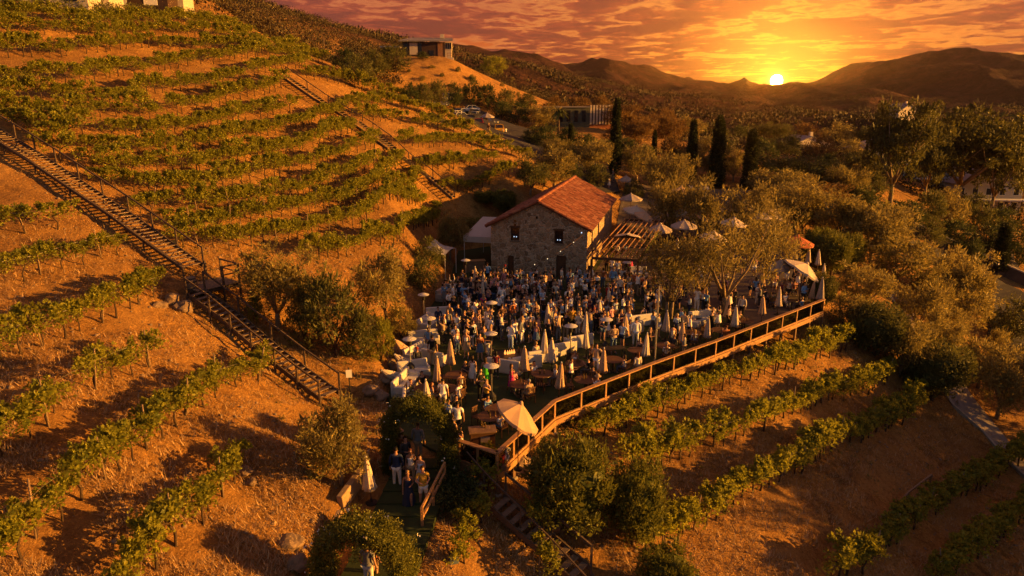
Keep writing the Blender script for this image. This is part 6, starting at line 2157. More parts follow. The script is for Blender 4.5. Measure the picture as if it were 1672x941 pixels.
def person_variant(fem, pose, topk, botk, hairk):
    key = (fem, pose, topk, botk, hairk)
    if key in PV:
        return PV[key]
    bkey = (fem, pose)
    if bkey not in PV:
        J, E, k = pose_joints(fem, pose)
        body = skin_build('person', J, E, 'pelvis')
        # face: nose, eyes, mouth, ears on the same mesh
        bm = bmesh.new(); bm.from_mesh(body)
        jz = J['brow'][0][2] - .035 * k; fy = J['brow'][0][1] - .088 * k
        def blob(c, s, mi):
            r = bmesh.ops.create_icosphere(bm, subdivisions=1, radius=1, matrix=Matrix.Translation(c) @ Matrix.Diagonal((*s, 1)))
            for v in r['verts']:
                for f in v.link_faces:
                    f.material_index = mi
        blob((0, fy - .004, jz - .012), (.012, .018, .022), 0)
        for s in (-1, 1):
            blob((s * .028, fy + .010, jz + .012), (.011, .008, .007), 1)
            blob((s * .074 * k, fy + .09, jz), (.010, .020, .030), 0)
        blob((0, fy + .006, jz - .052), (.022, .008, .006), 2)
        bm.to_mesh(body); bm.free()
        body.materials.append(M['skin']); body.materials.append(M['hair_dark']); body.materials.append(M['lip'])
        PV[bkey] = (J, E, k, body)
    J, E, k, body = PV[bkey]
    gk = ('top', fem, pose, topk)
    if gk not in PV:
        keep = ['pelvis', 'waist', 'chest', 'collar', 'shor', 'shol']; ends = {}
        grow = {'pelvis': .022, 'waist': .028 if not fem else .014, 'chest': .016, 'collar': .012, 'shor': .016, 'shol': .016, 'elbr': .012, 'elbl': .012}
        if topk == 'long':
            keep += ['elbr', 'elbl']
            for s in 'rl':
                ends['cuff' + s] = (lerp3(J['elb' + s][0], J['wri' + s][0], .92), (.038, .038), 'elb' + s)
        elif topk == 'tee':
            for s in 'rl':
                ends['cuff' + s] = (lerp3(J['sho' + s][0], J['elb' + s][0], .62), (.060, .060), 'sho' + s)
        elif topk == 'tank':
            keep = ['pelvis', 'waist', 'chest']
            ends['bust'] = (lerp3(J['chest'][0], J['collar'][0], .45), (.12, .09), 'chest')
        PV[gk] = sub_skel(J, E, keep, grow, 'waist', 'top', ends)
        PV[gk].materials.append(M['cloth'])
    top = PV[gk]
    bk = ('bot', fem, pose, botk)
    if bk not in PV:
        if botk in ('trousers', 'shorts') or pose.startswith('sit'):
            keep = ['pelvis', 'hipr', 'hipl']; ends = {}
            grow = {'pelvis': .018, 'hipr': .018, 'hipl': .018, 'kner': .018, 'knel': .018}
            if botk == 'trousers':
                keep += ['kner', 'knel']
                for s in 'rl':
                    ends['hem' + s] = (lerp3(J['kne' + s][0], J['ank' + s][0], .93), (.055, .055), 'kne' + s)
            else:
                for s in 'rl':
                    ends['hem' + s] = (lerp3(J['hip' + s][0], J['kne' + s][0], .75), (.088, .088), 'hip' + s)
            me = sub_skel(J, E, keep, grow, 'pelvis', 'bottom', ends)
        else:
            # skirt or dress: a fluted cone from the waist
            zt = J['waist'][0][2] + .02; zb = {'skirt': .56, 'dress': .42, 'gown': .10}[botk] * k
            mb = MB(); n = 28; V = []; F = []
            lv = 7
            for i in range(lv):
                t = i / (lv - 1); z = zt + (zb - zt) * t
                r = .118 + .02 * min(1, t * 4) + (.09 if botk != 'gown' else .13) * t ** 1.1
                for q in range(n):
                    a = 2 * PI * q / n; rr = r * (1 + .10 * t * math.cos(7 * a))
                    V.append((math.cos(a) * rr * 1.08, math.sin(a) * rr * .86, z))
            for i in range(lv - 1):
                for q in range(n):
                    F.append((i * n + q, (i + 1) * n + q, (i + 1) * n + (q + 1) % n, i * n + (q + 1) % n))
            mb.add(V, F); me = mb.mesh('bottom', True)
        PV[bk] = me; me.materials.append(M['cloth'])
    bot = PV[bk]
    hk = ('hair', fem, pose, hairk)
    if hk not in PV:
        bx, by, bz = J['brow'][0]
        bm = bmesh.new(); bmesh.ops.create_uvsphere(bm, u_segments=16, v_segments=12, radius=1)
        for v in bm.verts:
            c = v.co.copy()
            x, y, z = c.x * .088 * k, c.y * .108 * k, c.z * .098 * k
            front = c.y < -.35
            if front and c.z < .42:           # keep the face free
                y = y * .35 + .05; 
            if hairk == 'long' and c.z < 0 and c.y > -.3:
                z = z * 3.4; y = y * .9 + .025; x *= 1.05 - .25 * max(0, -c.z - .6)
            elif hairk == 'bob' and c.z < 0 and c.y > -.3:
                z = z * 1.7; x *= 1.1
            elif c.z < -.35:
                z = -.035 * k; x *= .8
            v.co = Vector((bx + x, by + y + .012, bz + .022 + z))
        if hairk == 'bun':
            bmesh.ops.create_uvsphere(bm, u_segments=10, v_segments=8, radius=.045, matrix=Matrix.Translation((bx, by + .10, bz + .09)))
        if hairk == 'cap':
            bmesh.ops.create_cone(bm, cap_ends=True, segments=14, radius1=.085, radius2=.08, depth=.015, matrix=Matrix.Translation((bx, by - .10, bz + .035)))
        if hairk == 'hat':
            bmesh.ops.create_cone(bm, cap_ends=True, segments=20, radius1=.19, radius2=.18, depth=.018, matrix=Matrix.Translation((bx, by + .01, bz + .045)))
            bmesh.ops.create_cone(bm, cap_ends=True, segments=16, radius1=.105, radius2=.085, depth=.11, matrix=Matrix.Translation((bx, by + .01, bz + .105)))
        me = bpy.data.meshes.new('hair'); bm.to_mesh(me); bm.free()
        me.polygons.foreach_set('use_smooth', np.ones(len(me.polygons), bool)); me.materials.append(M['hair'])
        PV[hk] = me
    hair = PV[hk]
    sk = ('shoe', fem, pose)
    if sk not in PV:
        mb = MB()
        for s in 'rl':
            a, t = Vector(J['ank' + s][0]), Vector(J['toe' + s][0])
            d = (t - a); d.z = 0; d.normalize()
            zb = max(.0, a.z - .09)
            heel = Vector((a.x, a.y, zb)) - d * .05
            mb.tube([heel + Vector((0, 0, .045)), heel + d * .12 + Vector((0, 0, .045)), heel + d * .24 + Vector((0, 0, .028))], [.042, .046, .03], 8)
        me = mb.mesh('shoes', True); me.materials.append(M['shoe']); PV[sk] = me
    PV[key] = (body, top, bot, hair, PV[sk])
    return PV[key]


M['hair_dark'] = simple('eye_dark', (.02, .014, .012), .4, .1)
M['lip'] = simple('lips', (.30, .09, .07), .5, .1)
M['shoe'] = simple('shoe_leather', (.14, .12, .11), .5, .5, 2)

TOPC = {'white': (.86, .86, .86), 'black': (.016, .016, .018), 'sky blue': (.20, .38, .66), 'pale blue': (.42, .54, .72), 'grey': (.22, .23, .25), 'navy': (.022, .035, .09),
        'tan': (.45, .32, .20), 'pink': (.62, .30, .32), 'red': (.45, .03, .03), 'olive': (.11, .11, .05), 'rust': (.40, .14, .05), 'cream': (.74, .66, .54), 'brown': (.12, .065, .04),
        'charcoal': (.045, .045, .05), 'lime green': (.10, .62, .03), 'magenta': (.50, .03, .18), 'maroon': (.14, .015, .03), 'mustard': (.45, .27, .04)}
BOTC = {'black': (.015, .015, .017), 'white': (.68, .67, .66), 'denim blue': (.07, .12, .24), 'khaki': (.36, .27, .17), 'grey': (.20, .20, .21), 'navy': (.02, .03, .07), 'brown': (.11, .065, .04)}
HAIRC = {'black': (.010, .008, .008), 'brown': (.055, .028, .014), 'blond': (.42, .27, .11), 'auburn': (.14, .045, .018), 'grey': (.30, .29, .28)}
NP = [0]


def person(p, rz, fem, pose, topk, topc, botk, botc, hairk, hairc, label, group=None, sc=1.0):
    body, top, bot, hair, shoe = person_variant(fem, pose, topk, botk, hairk)
    e = thing('person', label, 'person', p, rz, group)
    e.scale = (sc, sc, sc)
    hc = HAIRC.get(hairc) or TOPC[hairc]
    for nm, me, col in (('body', body, (1, 1, 1)), ('top', top, TOPC[topc]), ('dress' if botk in ('dress', 'gown') else botk if botk != 'skirt' else 'skirt', bot, BOTC.get(botc) or TOPC[botc]),
                        ('hat' if hairk in ('cap', 'hat') else 'hair', hair, hc), ('shoes', shoe, (1, 1, 1))):
        o = bpy.data.objects.new(nm, me); COL.objects.link(o); o.parent = e; o.color = (*col, 1)
    NP[0] += 1
    return e


def garment(topk, topc, botk, botc):
    if botk in ('dress', 'gown'):
        return '%s %s' % (topc, 'long gown' if botk == 'gown' else 'dress')
    t = {'tee': 'tee shirt', 'long': 'long sleeved shirt', 'tank': 'tank top'}[topk]
    return '%s %s and %s %s' % (topc, t, botc, botk)


def hairs(hairk, hairc):
    return {'short': 'short %s hair', 'long': 'long %s hair', 'bob': '%s bob', 'bun': '%s hair in a bun', 'cap': '%s cap', 'hat': '%s brimmed hat'}[hairk] % hairc


_used_labels = set()


def aim(p, u, v):
    q = PZ(u, v, 0); return math.atan2(q.x - p.x, -(q.y - p.y))


def hero(u, v, z, rz, fem, pose, topk, topc, botk, botc, hairk, hairc, label, sc=1.0):
    p = PZ(u, v, z); _used_labels.add(label); TAKEN.append((p.x, p.y, .30))
    return person((p.x, p.y, z), rz, fem, pose, topk, topc, botk, botc, hairk, hairc, label, 'people on the entrance path and lawn', sc)


TAKEN = []
# people one can single out, from the bottom of the picture upwards (rz 0 faces the camera, pi looks away)
hero(603, 962, -.9, 2.9, False, 'stand', 'tee', 'grey', 'trousers', 'white', 'short', 'black', 'person in grey shirt and white trousers standing inside the nearer flowering arch', 1.05)
hero(613, 946, -.85, 2.6, True, 'drink', 'tank', 'rust', 'shorts', 'brown', 'long', 'brown', 'person half hidden behind the man in the nearer arch')
hero(649, 797, -.35, PI, False, 'stand', 'long', 'navy', 'trousers', 'white', 'short', 'black', 'person in dark navy shirt and cream white trousers facing away beside the closed parasol', 1.08)
hero(668, 829, -.45, .15, True, 'walk', 'tank', 'navy', 'gown', 'navy', 'bob', 'blond', 'person in long navy gown with blond hair walking down the path', 1.02)
hero(692, 828, -.45, .3, False, 'bent', 'tee', 'mustard', 'shorts', 'white', 'short', 'brown', 'person in patterned mustard shirt and white shorts at the front of the path', 1.05)
hero(672, 790, -.3, .2, True, 'drink', 'tank', 'white', 'trousers', 'khaki', 'long', 'auburn', 'person in white top with long auburn hair under the arch', 1.0)
hero(688, 800, -.3, -.3, True, 'bent', 'tank', 'pale blue', 'dress', 'pale blue', 'long', 'black', 'person in pale blue dress just behind the mustard shirt', 1.0)
hero(664, 775, -.2, .8, False, 'bent', 'long', 'charcoal', 'trousers', 'black', 'short', 'black', 'person in charcoal jacket under the left side of the arch', 1.03)
hero(684, 752, -.05, PI - .2, False, 'stand', 'long', 'grey', 'trousers', 'khaki', 'short', 'brown', 'person in grey shirt and khaki trousers seen through the arch, facing away', 1.05)
hero(655, 757, -.05, .3, True, 'drink', 'tank', 'rust', 'shorts', 'black', 'hat', 'tan', 'person in a tan brimmed hat behind the navy shirt under the arch')
hero(733, 706, 0, 2.4, False, 'stand', 'tee', 'pale blue', 'trousers', 'black', 'short', 'black', 'person in pale blue shirt left of the pair above the arch', 1.0)
hero(748, 716, 0, PI, False, 'stand', 'tee', 'white', 'shorts', 'black', 'short', 'black', 'person in white tee shirt standing with back to the camera above the arch', 1.08)
hero(746, 700, 0, .4, False, 'bent', 'long', 'black', 'trousers', 'black', 'short', 'black', 'person in black behind the white tee shirt above the arch')
hero(741, 735, 0, -.7, True, 'bent', 'tank', 'cream', 'shorts', 'white', 'long', 'blond', 'person with blond hair leaning at the left rail by the arch')
hero(752, 748, 0, -1.0, True, 'drink', 'tank', 'pink', 'skirt', 'white', 'bun', 'brown', 'person with a brown bun turned toward the left rail')
hero(772, 627, 0, PI, True, 'walk', 'tank', 'white', 'dress', 'white', 'long', 'brown', 'person in short white dress walking away across the open lawn', 1.02)
hero(793, 629, 0, PI - .2, True, 'drink', 'tank', 'lime green', 'dress', 'lime green', 'long', 'brown', 'person in bright lime green dress on the lawn', 1.0)
hero(810, 617, 0, PI, True, 'stand', 'tee', 'maroon', 'trousers', 'charcoal', 'long', 'black', 'person in maroon top just right of the lime green dress')
hero(744, 574, 0, .5, False, 'bent', 'tee', 'white', 'trousers', 'black', 'short', 'brown', 'person in white tee shirt beside the two tan closed parasols')
hero(707, 597, 0, PI, False, 'stand', 'tee', 'black', 'trousers', 'tan', 'cap', 'black', 'person in black vest and black cap among the curved sofas', 1.08)
hero(840, 556, 0, PI, True, 'stand', 'tank', 'sky blue', 'dress', 'sky blue', 'long', 'black', 'person in sky blue dress with back turned at the crowd front', 1.06)
hero(853, 556, 0, PI, False, 'stand', 'tee', 'cream', 'trousers', 'black', 'short', 'black', 'person in cream tee shirt beside the sky blue dress, facing away', 1.06)
hero(866, 554, 0, PI + .2, False, 'bent', 'tee', 'white', 'trousers', 'black', 'short', 'brown', 'person in white tee shirt third in the line facing away at the crowd front', 1.07)
hero(875, 566, 0, PI - .3, True, 'wave', 'tank', 'pink', 'skirt', 'denim blue', 'bun', 'blond', 'person in pink top and blue skirt with an arm raised by the closed parasol', 1.0)
hero(912, 553, 0, PI, False, 'bent', 'tee', 'white', 'trousers', 'black', 'short', 'black', 'person in plain white tee shirt standing alone right of the middle parasol', 1.08)
hero(834, 572, 0, 2.6, False, 'drink', 'long', 'white', 'trousers', 'pale blue', 'short', 'black', 'person in loose white shirt beside the fire table', 1.05)
hero(1001, 577, 0, .2, False, 'bent', 'long', 'tan', 'trousers', 'denim blue', 'short', 'black', 'person in tan patterned shirt standing at the grill table', 1.1)
hero(1037, 566, 0, PI, False, 'stand', 'long', 'white', 'trousers', 'white', 'short', 'brown', 'person dressed all in white, back turned, beside a tan parasol', 1.1)
hero(1040, 620, 0, PI + .3, True, 'stand', 'long', 'cream', 'trousers', 'khaki', 'long', 'auburn', 'person in checked cream shirt leaning at the long railing', 1.02)
hero(932, 634, 0, 1.3, False, 'bent', 'tee', 'white', 'shorts', 'black', 'short', 'brown', 'person in white tee shirt bending over a table inside the railing', 1.0)
hero(930, 478, 0, PI, False, 'stand', 'tee', 'sky blue', 'trousers', 'denim blue', 'short', 'brown', 'tall person in sky blue shirt nearest the stone wall corner', 1.12)
hero(852, 468, 0, .2, True, 'drink', 'long', 'white', 'trousers', 'black', 'long', 'brown', 'person in white shirt against the stone wall by the left doorway')
hero(785, 655, 0, .8, False, 'bent', 'tee', 'black', 'trousers', 'black', 'short', 'black', 'person in black standing at the left of the corner table', 1.06)
hero(795, 668, 0, -.4, True, 'drink', 'tank', 'mustard', 'trousers', 'black', 'long', 'blond', 'person in mustard top at the corner table')
hero(835, 640, 0, 1.7, True, 'bent', 'tank', 'magenta', 'dress', 'magenta', 'long', 'brown', 'person in magenta dress by the blue grey heater disc')

# the crowd: one figure after another, no two in the same outfit
CROWD = [(722, 486), (775, 462), (812, 462), (870, 466), (948, 466), (1000, 452), (1062, 470), (1078, 500), (1072, 532), (1018, 556), (985, 560), (952, 548), (915, 560), (880, 562), (828, 572),
         (790, 592), (745, 585), (722, 560), (735, 525)]
crowd_plan = [(PZ(u, v).x, PZ(u, v).y) for u, v in CROWD]
xs = [p[0] for p in crowd_plan]; ys = [p[1] for p in crowd_plan]
_pr = random.Random(11)
TOPS = list(TOPC); tops_w = [10, 6, 3, 3, 3, 3, 2.2, 1.6, .7, 1.3, 1.2, 2, 1.8, 3, 0, .4, .8, .5]
combos = set()


def outfit(fem, sit=False):
    for _ in range(400):
        topc = _pr.choices(TOPS, tops_w)[0]
        topk = _pr.choices(['tee', 'long', 'tank'], [4, 3, 4 if fem else .4])[0]
        botk = 'trousers' if sit else _pr.choices(['trousers', 'shorts', 'skirt', 'dress'], [3, 2, 1.2, 3] if fem else [5, 2, 0, 0])[0]
        botc = topc if botk in ('dress', 'gown') else _pr.choices(list(BOTC), [5, 2.5, 3.5, 2, 1.5, 2, 1])[0]
        hairk = _pr.choices(['long', 'bob', 'bun', 'hat'], [5, 2, 1.5, .5])[0] if fem else _pr.choices(['short', 'cap', 'hat', 'bun'], [8, 1.6, .5, .1])[0]
        hairc = _pr.choices(['black', 'white', 'navy', 'red'], [3, 2, 1, .5])[0] if hairk == 'cap' else 'tan' if hairk == 'hat' else _pr.choices(list(HAIRC), [5, 5, 2.5, 1.2, .5])[0]
        k = (topc, topk if botk not in ('dress',) else '', botc, botk, hairk, hairc)
        if k not in combos:
            combos.add(k); return topk, topc, botk, botc, hairk, hairc
    return topk, topc, botk, botc, hairk, hairc


LAND = [((790, 470), 'near the left closed parasols'), ((760, 560), 'beside the white sofas'), ((870, 450), 'close to the stone wall'), ((820, 520), 'left in the dense crowd'),
        ((900, 500), 'in the middle of the dense crowd'), ((990, 480), 'toward the pergola'), ((985, 540), 'near the round white table'), ((1050, 510), 'beside the olive trees'),
        ((930, 545), 'at the front of the crowd'), ((800, 580), 'near the fire table'), ((1040, 555), 'by the curved right sofa')]


def where(x, y):
    u, v = pix((x, y, 0))
    return min(LAND, key=lambda L: (L[0][0] - u) ** 2 + (2.2 * (L[0][1] - v)) ** 2)[1]


tries = 0; made = 0
while made < 205 and tries < 30000:
    tries += 1
    x = _pr.uniform(min(xs), max(xs)); y = _pr.uniform(min(ys), max(ys))
    if not inside(np.array([x]), np.array([y]), crowd_plan)[0]:
        continue
    if any((x - a) ** 2 + (y - b) ** 2 < (r + .22) ** 2 for a, b, r in TAKEN):
        continue
    fem = _pr.random() < .48
    o_ = outfit(fem)
    pose = _pr.choices(['stand', 'drink', 'bent', 'wave', 'hip', 'phone', 'cheer'], [4, 4, 4, .8, 1.5, 1.5, .3])[0]
    if tries % 3:
        rz = math.atan2(x - 1.0, -(y - 50)) + _pr.gauss(0, .7)
    else:
        rz = _pr.random() * 6.28
    lab = 'person with %s in %s %s' % (hairs(o_[4], o_[5]), garment(*o_[:4]), where(x, y))
    if len(lab.split()) > 16:
        lab = lab.replace('long sleeved shirt', 'shirt').replace('person with ', 'person, ').replace('in the middle of the dense crowd', 'amid the dense crowd')
    if len(lab.split()) > 16:
        lab = lab.replace('tee shirt', 'tee').replace('hair in a bun', 'bun').replace('left in the dense crowd', 'left in crowd').replace('near the left closed parasols', 'near left parasols').replace('at the front of the crowd', 'at crowd front')
    if lab in _used_labels or len(lab.split()) > 16:
        continue
    _used_labels.add(lab)
    TAKEN.append((x, y, .22 if _pr.random() < .75 else .12))
    person((x, y, 0), rz, fem, pose, *o_, lab, 'guests crowded before the stone house', _pr.uniform(.97, 1.12)); made += 1
print('crowd', made, tries)
# ------------------------------------------------------------------ parasols
def closed_parasol(canvas, hgt=2.65, seed=0, fat=1.0):
    rg = random.Random(seed)
    e = thing('closed_parasol', None, 'parasol')
    mb = MB(); n = 32; V = []; F = []
    prof = [(0.06, hgt - .02), (.10, hgt - .16), (.15, hgt - .5), (.20, hgt - 1.0), (.25, hgt - 1.5), (.30, hgt - 1.78), (.26, hgt - 1.80)]
    ph = rg.random() * 6
    for i, (r, z) in enumerate(prof):
        t = i / (len(prof) - 1)
        for k in range(n):
            a = 2 * PI * k / n
            fold = 1 + (.30 * t) * math.cos(8 * a + ph) + .05 * math.sin(3 * a + ph)
            zz = z + (.05 * math.cos(8 * a + ph) if i >= len(prof) - 2 else 0)
            V.append((math.cos(a) * r * fold * fat, math.sin(a) * r * fold * fat, zz))
    for i in range(len(prof) - 1):
        for k in range(n):
            F.append((i * n + k, (i + 1) * n + k, (i + 1) * n + (k + 1) % n, i * n + (k + 1) % n))
    mb.add(V, F); mb.build('canopy', M[canvas], e, smooth=True)
    mb = MB(); mb.tube([(0, 0, 0), (0, 0, hgt + .02)], .03, 8); mb.build('pole', M['dark_wood'], e)
    mb = MB(); mb.lathe([(.02, hgt), (.055, hgt + .05), (.05, hgt + .11), (.015, hgt + .16)], 8); mb.build('finial', M['white_metal'], e)
    mb = MB(); mb.lathe([(.27, 0), (.27, .06), (.06, .10), (.045, .3)], 14); mb.build('base', M['black'], e)
    mb = MB(); mb.lathe([(.205 * fat, hgt - .98), (.225 * fat, hgt - .95), (.205 * fat, hgt - .92)], 16); mb.build('tie_strap', M[canvas], e)
    return e


protoP = {c: closed_parasol(c, seed=i, fat=f) for i, (c, f) in enumerate((('canvas', .95), ('canvas_tan', 1.05), ('canvas_grey', 1.0)))}
usedP = set()
GP = 'closed parasols on the terrace'
CLOSED = [  # foot u, foot v, top v, colour, label
    (607, 822, 755, 'canvas', 'closed cream parasol in front of the large gold bush by the upper arch'),
    (700, 683, 630, 'canvas', 'closed white parasol behind the upper arch, left of the open lawn'),
    (736, 612, 566, 'canvas_tan', 'closed tan parasol glowing orange beside the small lawn tables'),
    (714, 640, 595, 'canvas_tan', 'closed tan parasol just left and below the orange lit one'),
    (778, 476, 436, 'canvas', 'closed white parasol, upper left of a trio by the tent'),
    (792, 488, 445, 'canvas', 'closed white parasol, right of the trio by the tent'),
    (787, 502, 461, 'canvas', 'closed white parasol, lower one of the trio by the tent'),
    (895, 545, 500, 'canvas', 'closed cream parasol rising from the middle of the crowd front'),
    (994, 516, 480, 'canvas', 'closed cream parasol deep in the right half of the crowd'),
    (978, 536, 498, 'canvas', 'short closed cream parasol left of the round white table'),
    (955, 558, 513, 'canvas', 'taller pale parasol standing behind another in a pair'),
    (957, 584, 538, 'canvas', 'pale parasol in front of the taller one of the pair'),
    (888, 592, 541, 'canvas', 'closed cream parasol at the back of the central white sofa'),
    (901, 608, 560, 'canvas', 'closed cream parasol at the front of the central white sofa'),
    (856, 622, 579, 'canvas_tan', 'closed tan parasol left of the central white sofa'),
    (912, 652, 602, 'canvas_tan', 'closed tan parasol beside the railing bend'),
    (983, 625, 578, 'canvas_tan', 'closed tan parasol between railing bend and light pole'),
    (1019, 563, 523, 'canvas_tan', 'closed tan parasol left of the person in white'),
    (1052, 598, 551, 'canvas', 'closed cream parasol left of the tall light pole'),
    (1086, 556, 507, 'canvas_grey', 'closed grey pink parasol just right of the light pole'),
    (1112, 575, 527, 'canvas_tan', 'slim closed parasol beside the rail, before the grey curved sofa'),
    (1153, 566, 521, 'canvas_grey', 'widest closed grey parasol against the railing'),
    (1186, 532, 484, 'canvas_tan', 'closed striped parasol beside the thick olive trunk'),
    (1198, 548, 503, 'canvas', 'closed white parasol leaning by the railing, lit on its right side'),
    (1243, 528, 488, 'canvas_tan', 'closed tan parasol against the far railing'),
    (1269, 514, 472, 'canvas', 'closed pale parasol near the blue round tables'),
    (1242, 482, 436, 'canvas_tan', 'slim closed parasol under the far olive'),
    (1313, 478, 448, 'canvas_grey', 'closed grey parasol below the large tilted open one'),
    (1322, 500, 467, 'canvas_tan', 'closed tan parasol nearest the far corner of the railing'),
    (1295, 436, 392, 'canvas', 'tall closed white parasol before the rust red one'),
    (1318, 440, 402, 'canvas', 'closed white parasol right of the tall one at the far end'),
    (1334, 444, 420, 'canvas', 'small closed parasol beside the round clipped shrub'),
    (1343, 470, 438, 'canvas', 'closed parasol at the outermost right end of the terrace'),
    (1336, 506, 452, 'canvas_grey', 'brownish closed parasol right at the far railing corner'),
]


def place(proto, used, key, loc, rz, scale, label, group):
    if key not in used:
        used.add(key); o = proto
        o.location = loc; o.rotation_euler = (0, 0, rz); o.scale = scale if hasattr(scale, '__len__') else (scale,) * 3
        o['label'] = label; o['group'] = group
        return o
    return dup(proto, loc, rz, scale, label, group)


def hgt_from(p, vt):
    r_t = (vt - 470.5) / FPX
    return (HC - p.z) - p.y * (SP + r_t * CP) / (CP - r_t * SP)


for i, (u, vb, vt, c, lab) in enumerate(CLOSED):
    z0 = -.35 if vb > 760 else 0
    p = PZ(u, vb, z0); s = hgt_from(p, vt) / 2.8
    s = min(max(s, .75), 1.35)
    o = place(protoP[c], usedP, c, p, i * 1.1, (max(.85, min(s, 1.1)) * _rnd.uniform(.86, 1.2), max(.85, min(s, 1.1)) * _rnd.uniform(.9, 1.1), s * _rnd.uniform(.97, 1.04)), lab, GP)
    o.rotation_euler = (_rnd.gauss(0, .03), _rnd.gauss(0, .03), i * 1.1)
    TAKEN.append((p.x, p.y, .3))


def open_parasol(canvas, R=1.6, hgt=2.55, n=8, seed=0, rise=.62):
    e = thing('open_parasol', None, 'parasol')
    mb = MB(); V = [(0, 0, hgt + rise)]; F = []
    m = 5; per = 4
    for i in range(1, m + 1):
        t = i / m
        for k in range(n * per):
            a = 2 * PI * k / (n * per); fr = (k % per) / per
            sag = math.sin(PI * fr)
            r = R * t * (1 - .055 * sag * t); z = hgt + rise * (1 - t ** 1.15) - .10 * sag * t * (1 - t * .4)
            V.append((math.cos(a) * r, math.sin(a) * r, z))
    nn_ = n * per
    for k in range(nn_):
        F.append((0, 1 + k, 1 + (k + 1) % nn_))
    for i in range(m - 1):
        for k in range(nn_):
            a = 1 + i * nn_ + k; b = 1 + i * nn_ + (k + 1) % nn_
            F.append((a, a + nn_, b + nn_, b))
    # valance
    b0 = len(V)
    for k in range(nn_):
        x, y, z = V[1 + (m - 1) * nn_ + k]; V.append((x * 1.0, y * 1.0, z - .14))
    for k in range(nn_):
        a = 1 + (m - 1) * nn_ + k; b = 1 + (m - 1) * nn_ + (k + 1) % nn_
        F.append((a, b0 + k, b0 + (k + 1) % nn_, b))
    mb.add(V, F); mb.build('canopy', M[canvas], e)
    mb = MB(); mb.lathe([(.16, hgt + rise - .02), (.10, hgt + rise + .08), (.02, hgt + rise + .12)], 10); mb.build('vent_cap', M[canvas], e)
    for k in range(n):
        a = 2 * PI * k / n
        mb = MB(); mb.beam((0, 0, hgt + rise - .05), (math.cos(a) * R * .98, math.sin(a) * R * .98, hgt - .015), .03, .03); mb.build('rib', M['dark_wood'], e)
    mb = MB(); mb.tube([(0, 0, 0), (0, 0, hgt + rise)], .035, 8); mb.build('pole', M['dark_wood'], e)
    mb = MB(); mb.lathe([(.32, 0), (.32, .07), (.07, .11), (.05, .3)], 14); mb.build('base', M['black'], e)
    return e


protoO = {c: open_parasol(c, seed=i) for i, c in enumerate(('canvas', 'canvas_tan', 'canvas_grey', 'canvas_red'))}
usedO = set()
GO = 'open parasols on the terrace'
OPEN = [  # canopy centre u, v, width px, colour, tilt x, tilt y, ground z, label
    (846, 672, 72, 'canvas_tan', .02, .42, 0, 'large open tan parasol tilted toward the railing corner'),
    (1311, 437, 66, 'canvas', .05, .55, 0, 'open cream parasol tilted steeply at the far corner of the terrace'),
    (1301, 392, 56, 'canvas_red', .05, .1, 0, 'rust red open parasol behind the tall closed white ones'),
    (1026, 388, 52, 'canvas', 0, .05, 0, 'open cream parasol seen through the pergola slats'),
    (1038, 342, 42, 'canvas', .1, .15, .6, 'open cream parasol behind the pergola, upper left'),
    (1053, 352, 36, 'canvas_tan', .1, .3, .5, 'tan open parasol overlapping the cream one behind the pergola'),
    (1116, 338, 46, 'canvas', .05, 0, 1.0, 'broad cream parasol beside the olive in front of the kiosk'),
    (1117, 366, 44, 'canvas_grey', 0, .05, .3, 'grey open parasol over the dark dining tables'),
    (1134, 322, 44, 'canvas_grey', 0, 0, 1.6, 'grey open parasol below the kiosk'),
    (1112, 310, 34, 'canvas_tan', 0, .1, 2.0, 'small tan parasol left of the kiosk foot'),
    (1150, 352, 40, 'canvas_tan', .1, .4, .8, 'tan parasol tilted over the middle dining tables'),
    (1198, 362, 44, 'canvas', 0, .1, .5, 'cream parasol half hidden by the largest terrace olive'),
    (1240, 350, 42, 'canvas_grey', 0, 0, .8, 'grey parasol right of the largest terrace olive'),
    (1262, 348, 46, 'canvas', .1, .35, .7, 'cream parasol with lit right panels at the upper right of the terrace'),
    (1178, 342, 40, 'canvas_grey', 0, .1, .9, 'grey parasol below the middle cypress'),
    (1216, 338, 38, 'canvas', .1, -.1, 1.0, 'cream parasol below the right cypress'),
    (1078, 372, 40, 'canvas_grey', 0, 0, .2, 'dim grey parasol at the rear edge of the pergola'),
    (1165, 385, 46, 'canvas', 0, .1, 0, 'cream parasol just left of the largest terrace olive crown'),
    (1274, 432, 34, 'canvas_grey', .1, -.1, 0, 'dim grey parasol under the far olive crown'),
    (1030, 322, 38, 'canvas_grey', 0, 0, 1.2, 'wide grey canopy parasol behind the stone house'),
    (1022, 292, 26, 'canvas_grey', 0, 0, 2.2, 'far grey parasol by the lone cypress foot'),
    (796, 212, 24, 'canvas_grey', 0, 0, None, 'grey market canopy beside the yellow car'),
]
for i, (u, v, w, c, tx, ty, gz, lab) in enumerate(OPEN):
    if gz is None:
        p = PD(u, v, 118); gz = hz(p.x, p.y); p = Vector((p.x, p.y, gz))
    else:
        q = PZ(u, v, gz + 2.75); p = Vector((q.x, q.y, gz))
    s = w * depth_of(p) / FPX / 3.2
    o = place(protoO[c], usedO, c, p, i * .7, (s, s, 1.0), lab, GO)
    o.rotation_euler = (0, 0, i * .7)
    # the canopy and its ribs lean about the top of the pole
    if abs(tx) + abs(ty) > .08:
        piv = Vector((0, 0, 2.6))
        Rt = Matrix.Rotation(-o.rotation_euler.z, 4, 'Z') @ Matrix.Rotation(ty, 4, 'Y') @ Matrix.Rotation(tx, 4, 'X') @ Matrix.Rotation(o.rotation_euler.z, 4, 'Z')
        T = Matrix.Translation(piv) @ Rt @ Matrix.Translation(-piv)
        for ch in o.children:
            if ch.name.split('.')[0] in ('canopy', 'vent_cap', 'rib'):
                ch.matrix_basis = T
    TAKEN.append((p.x, p.y, .3))
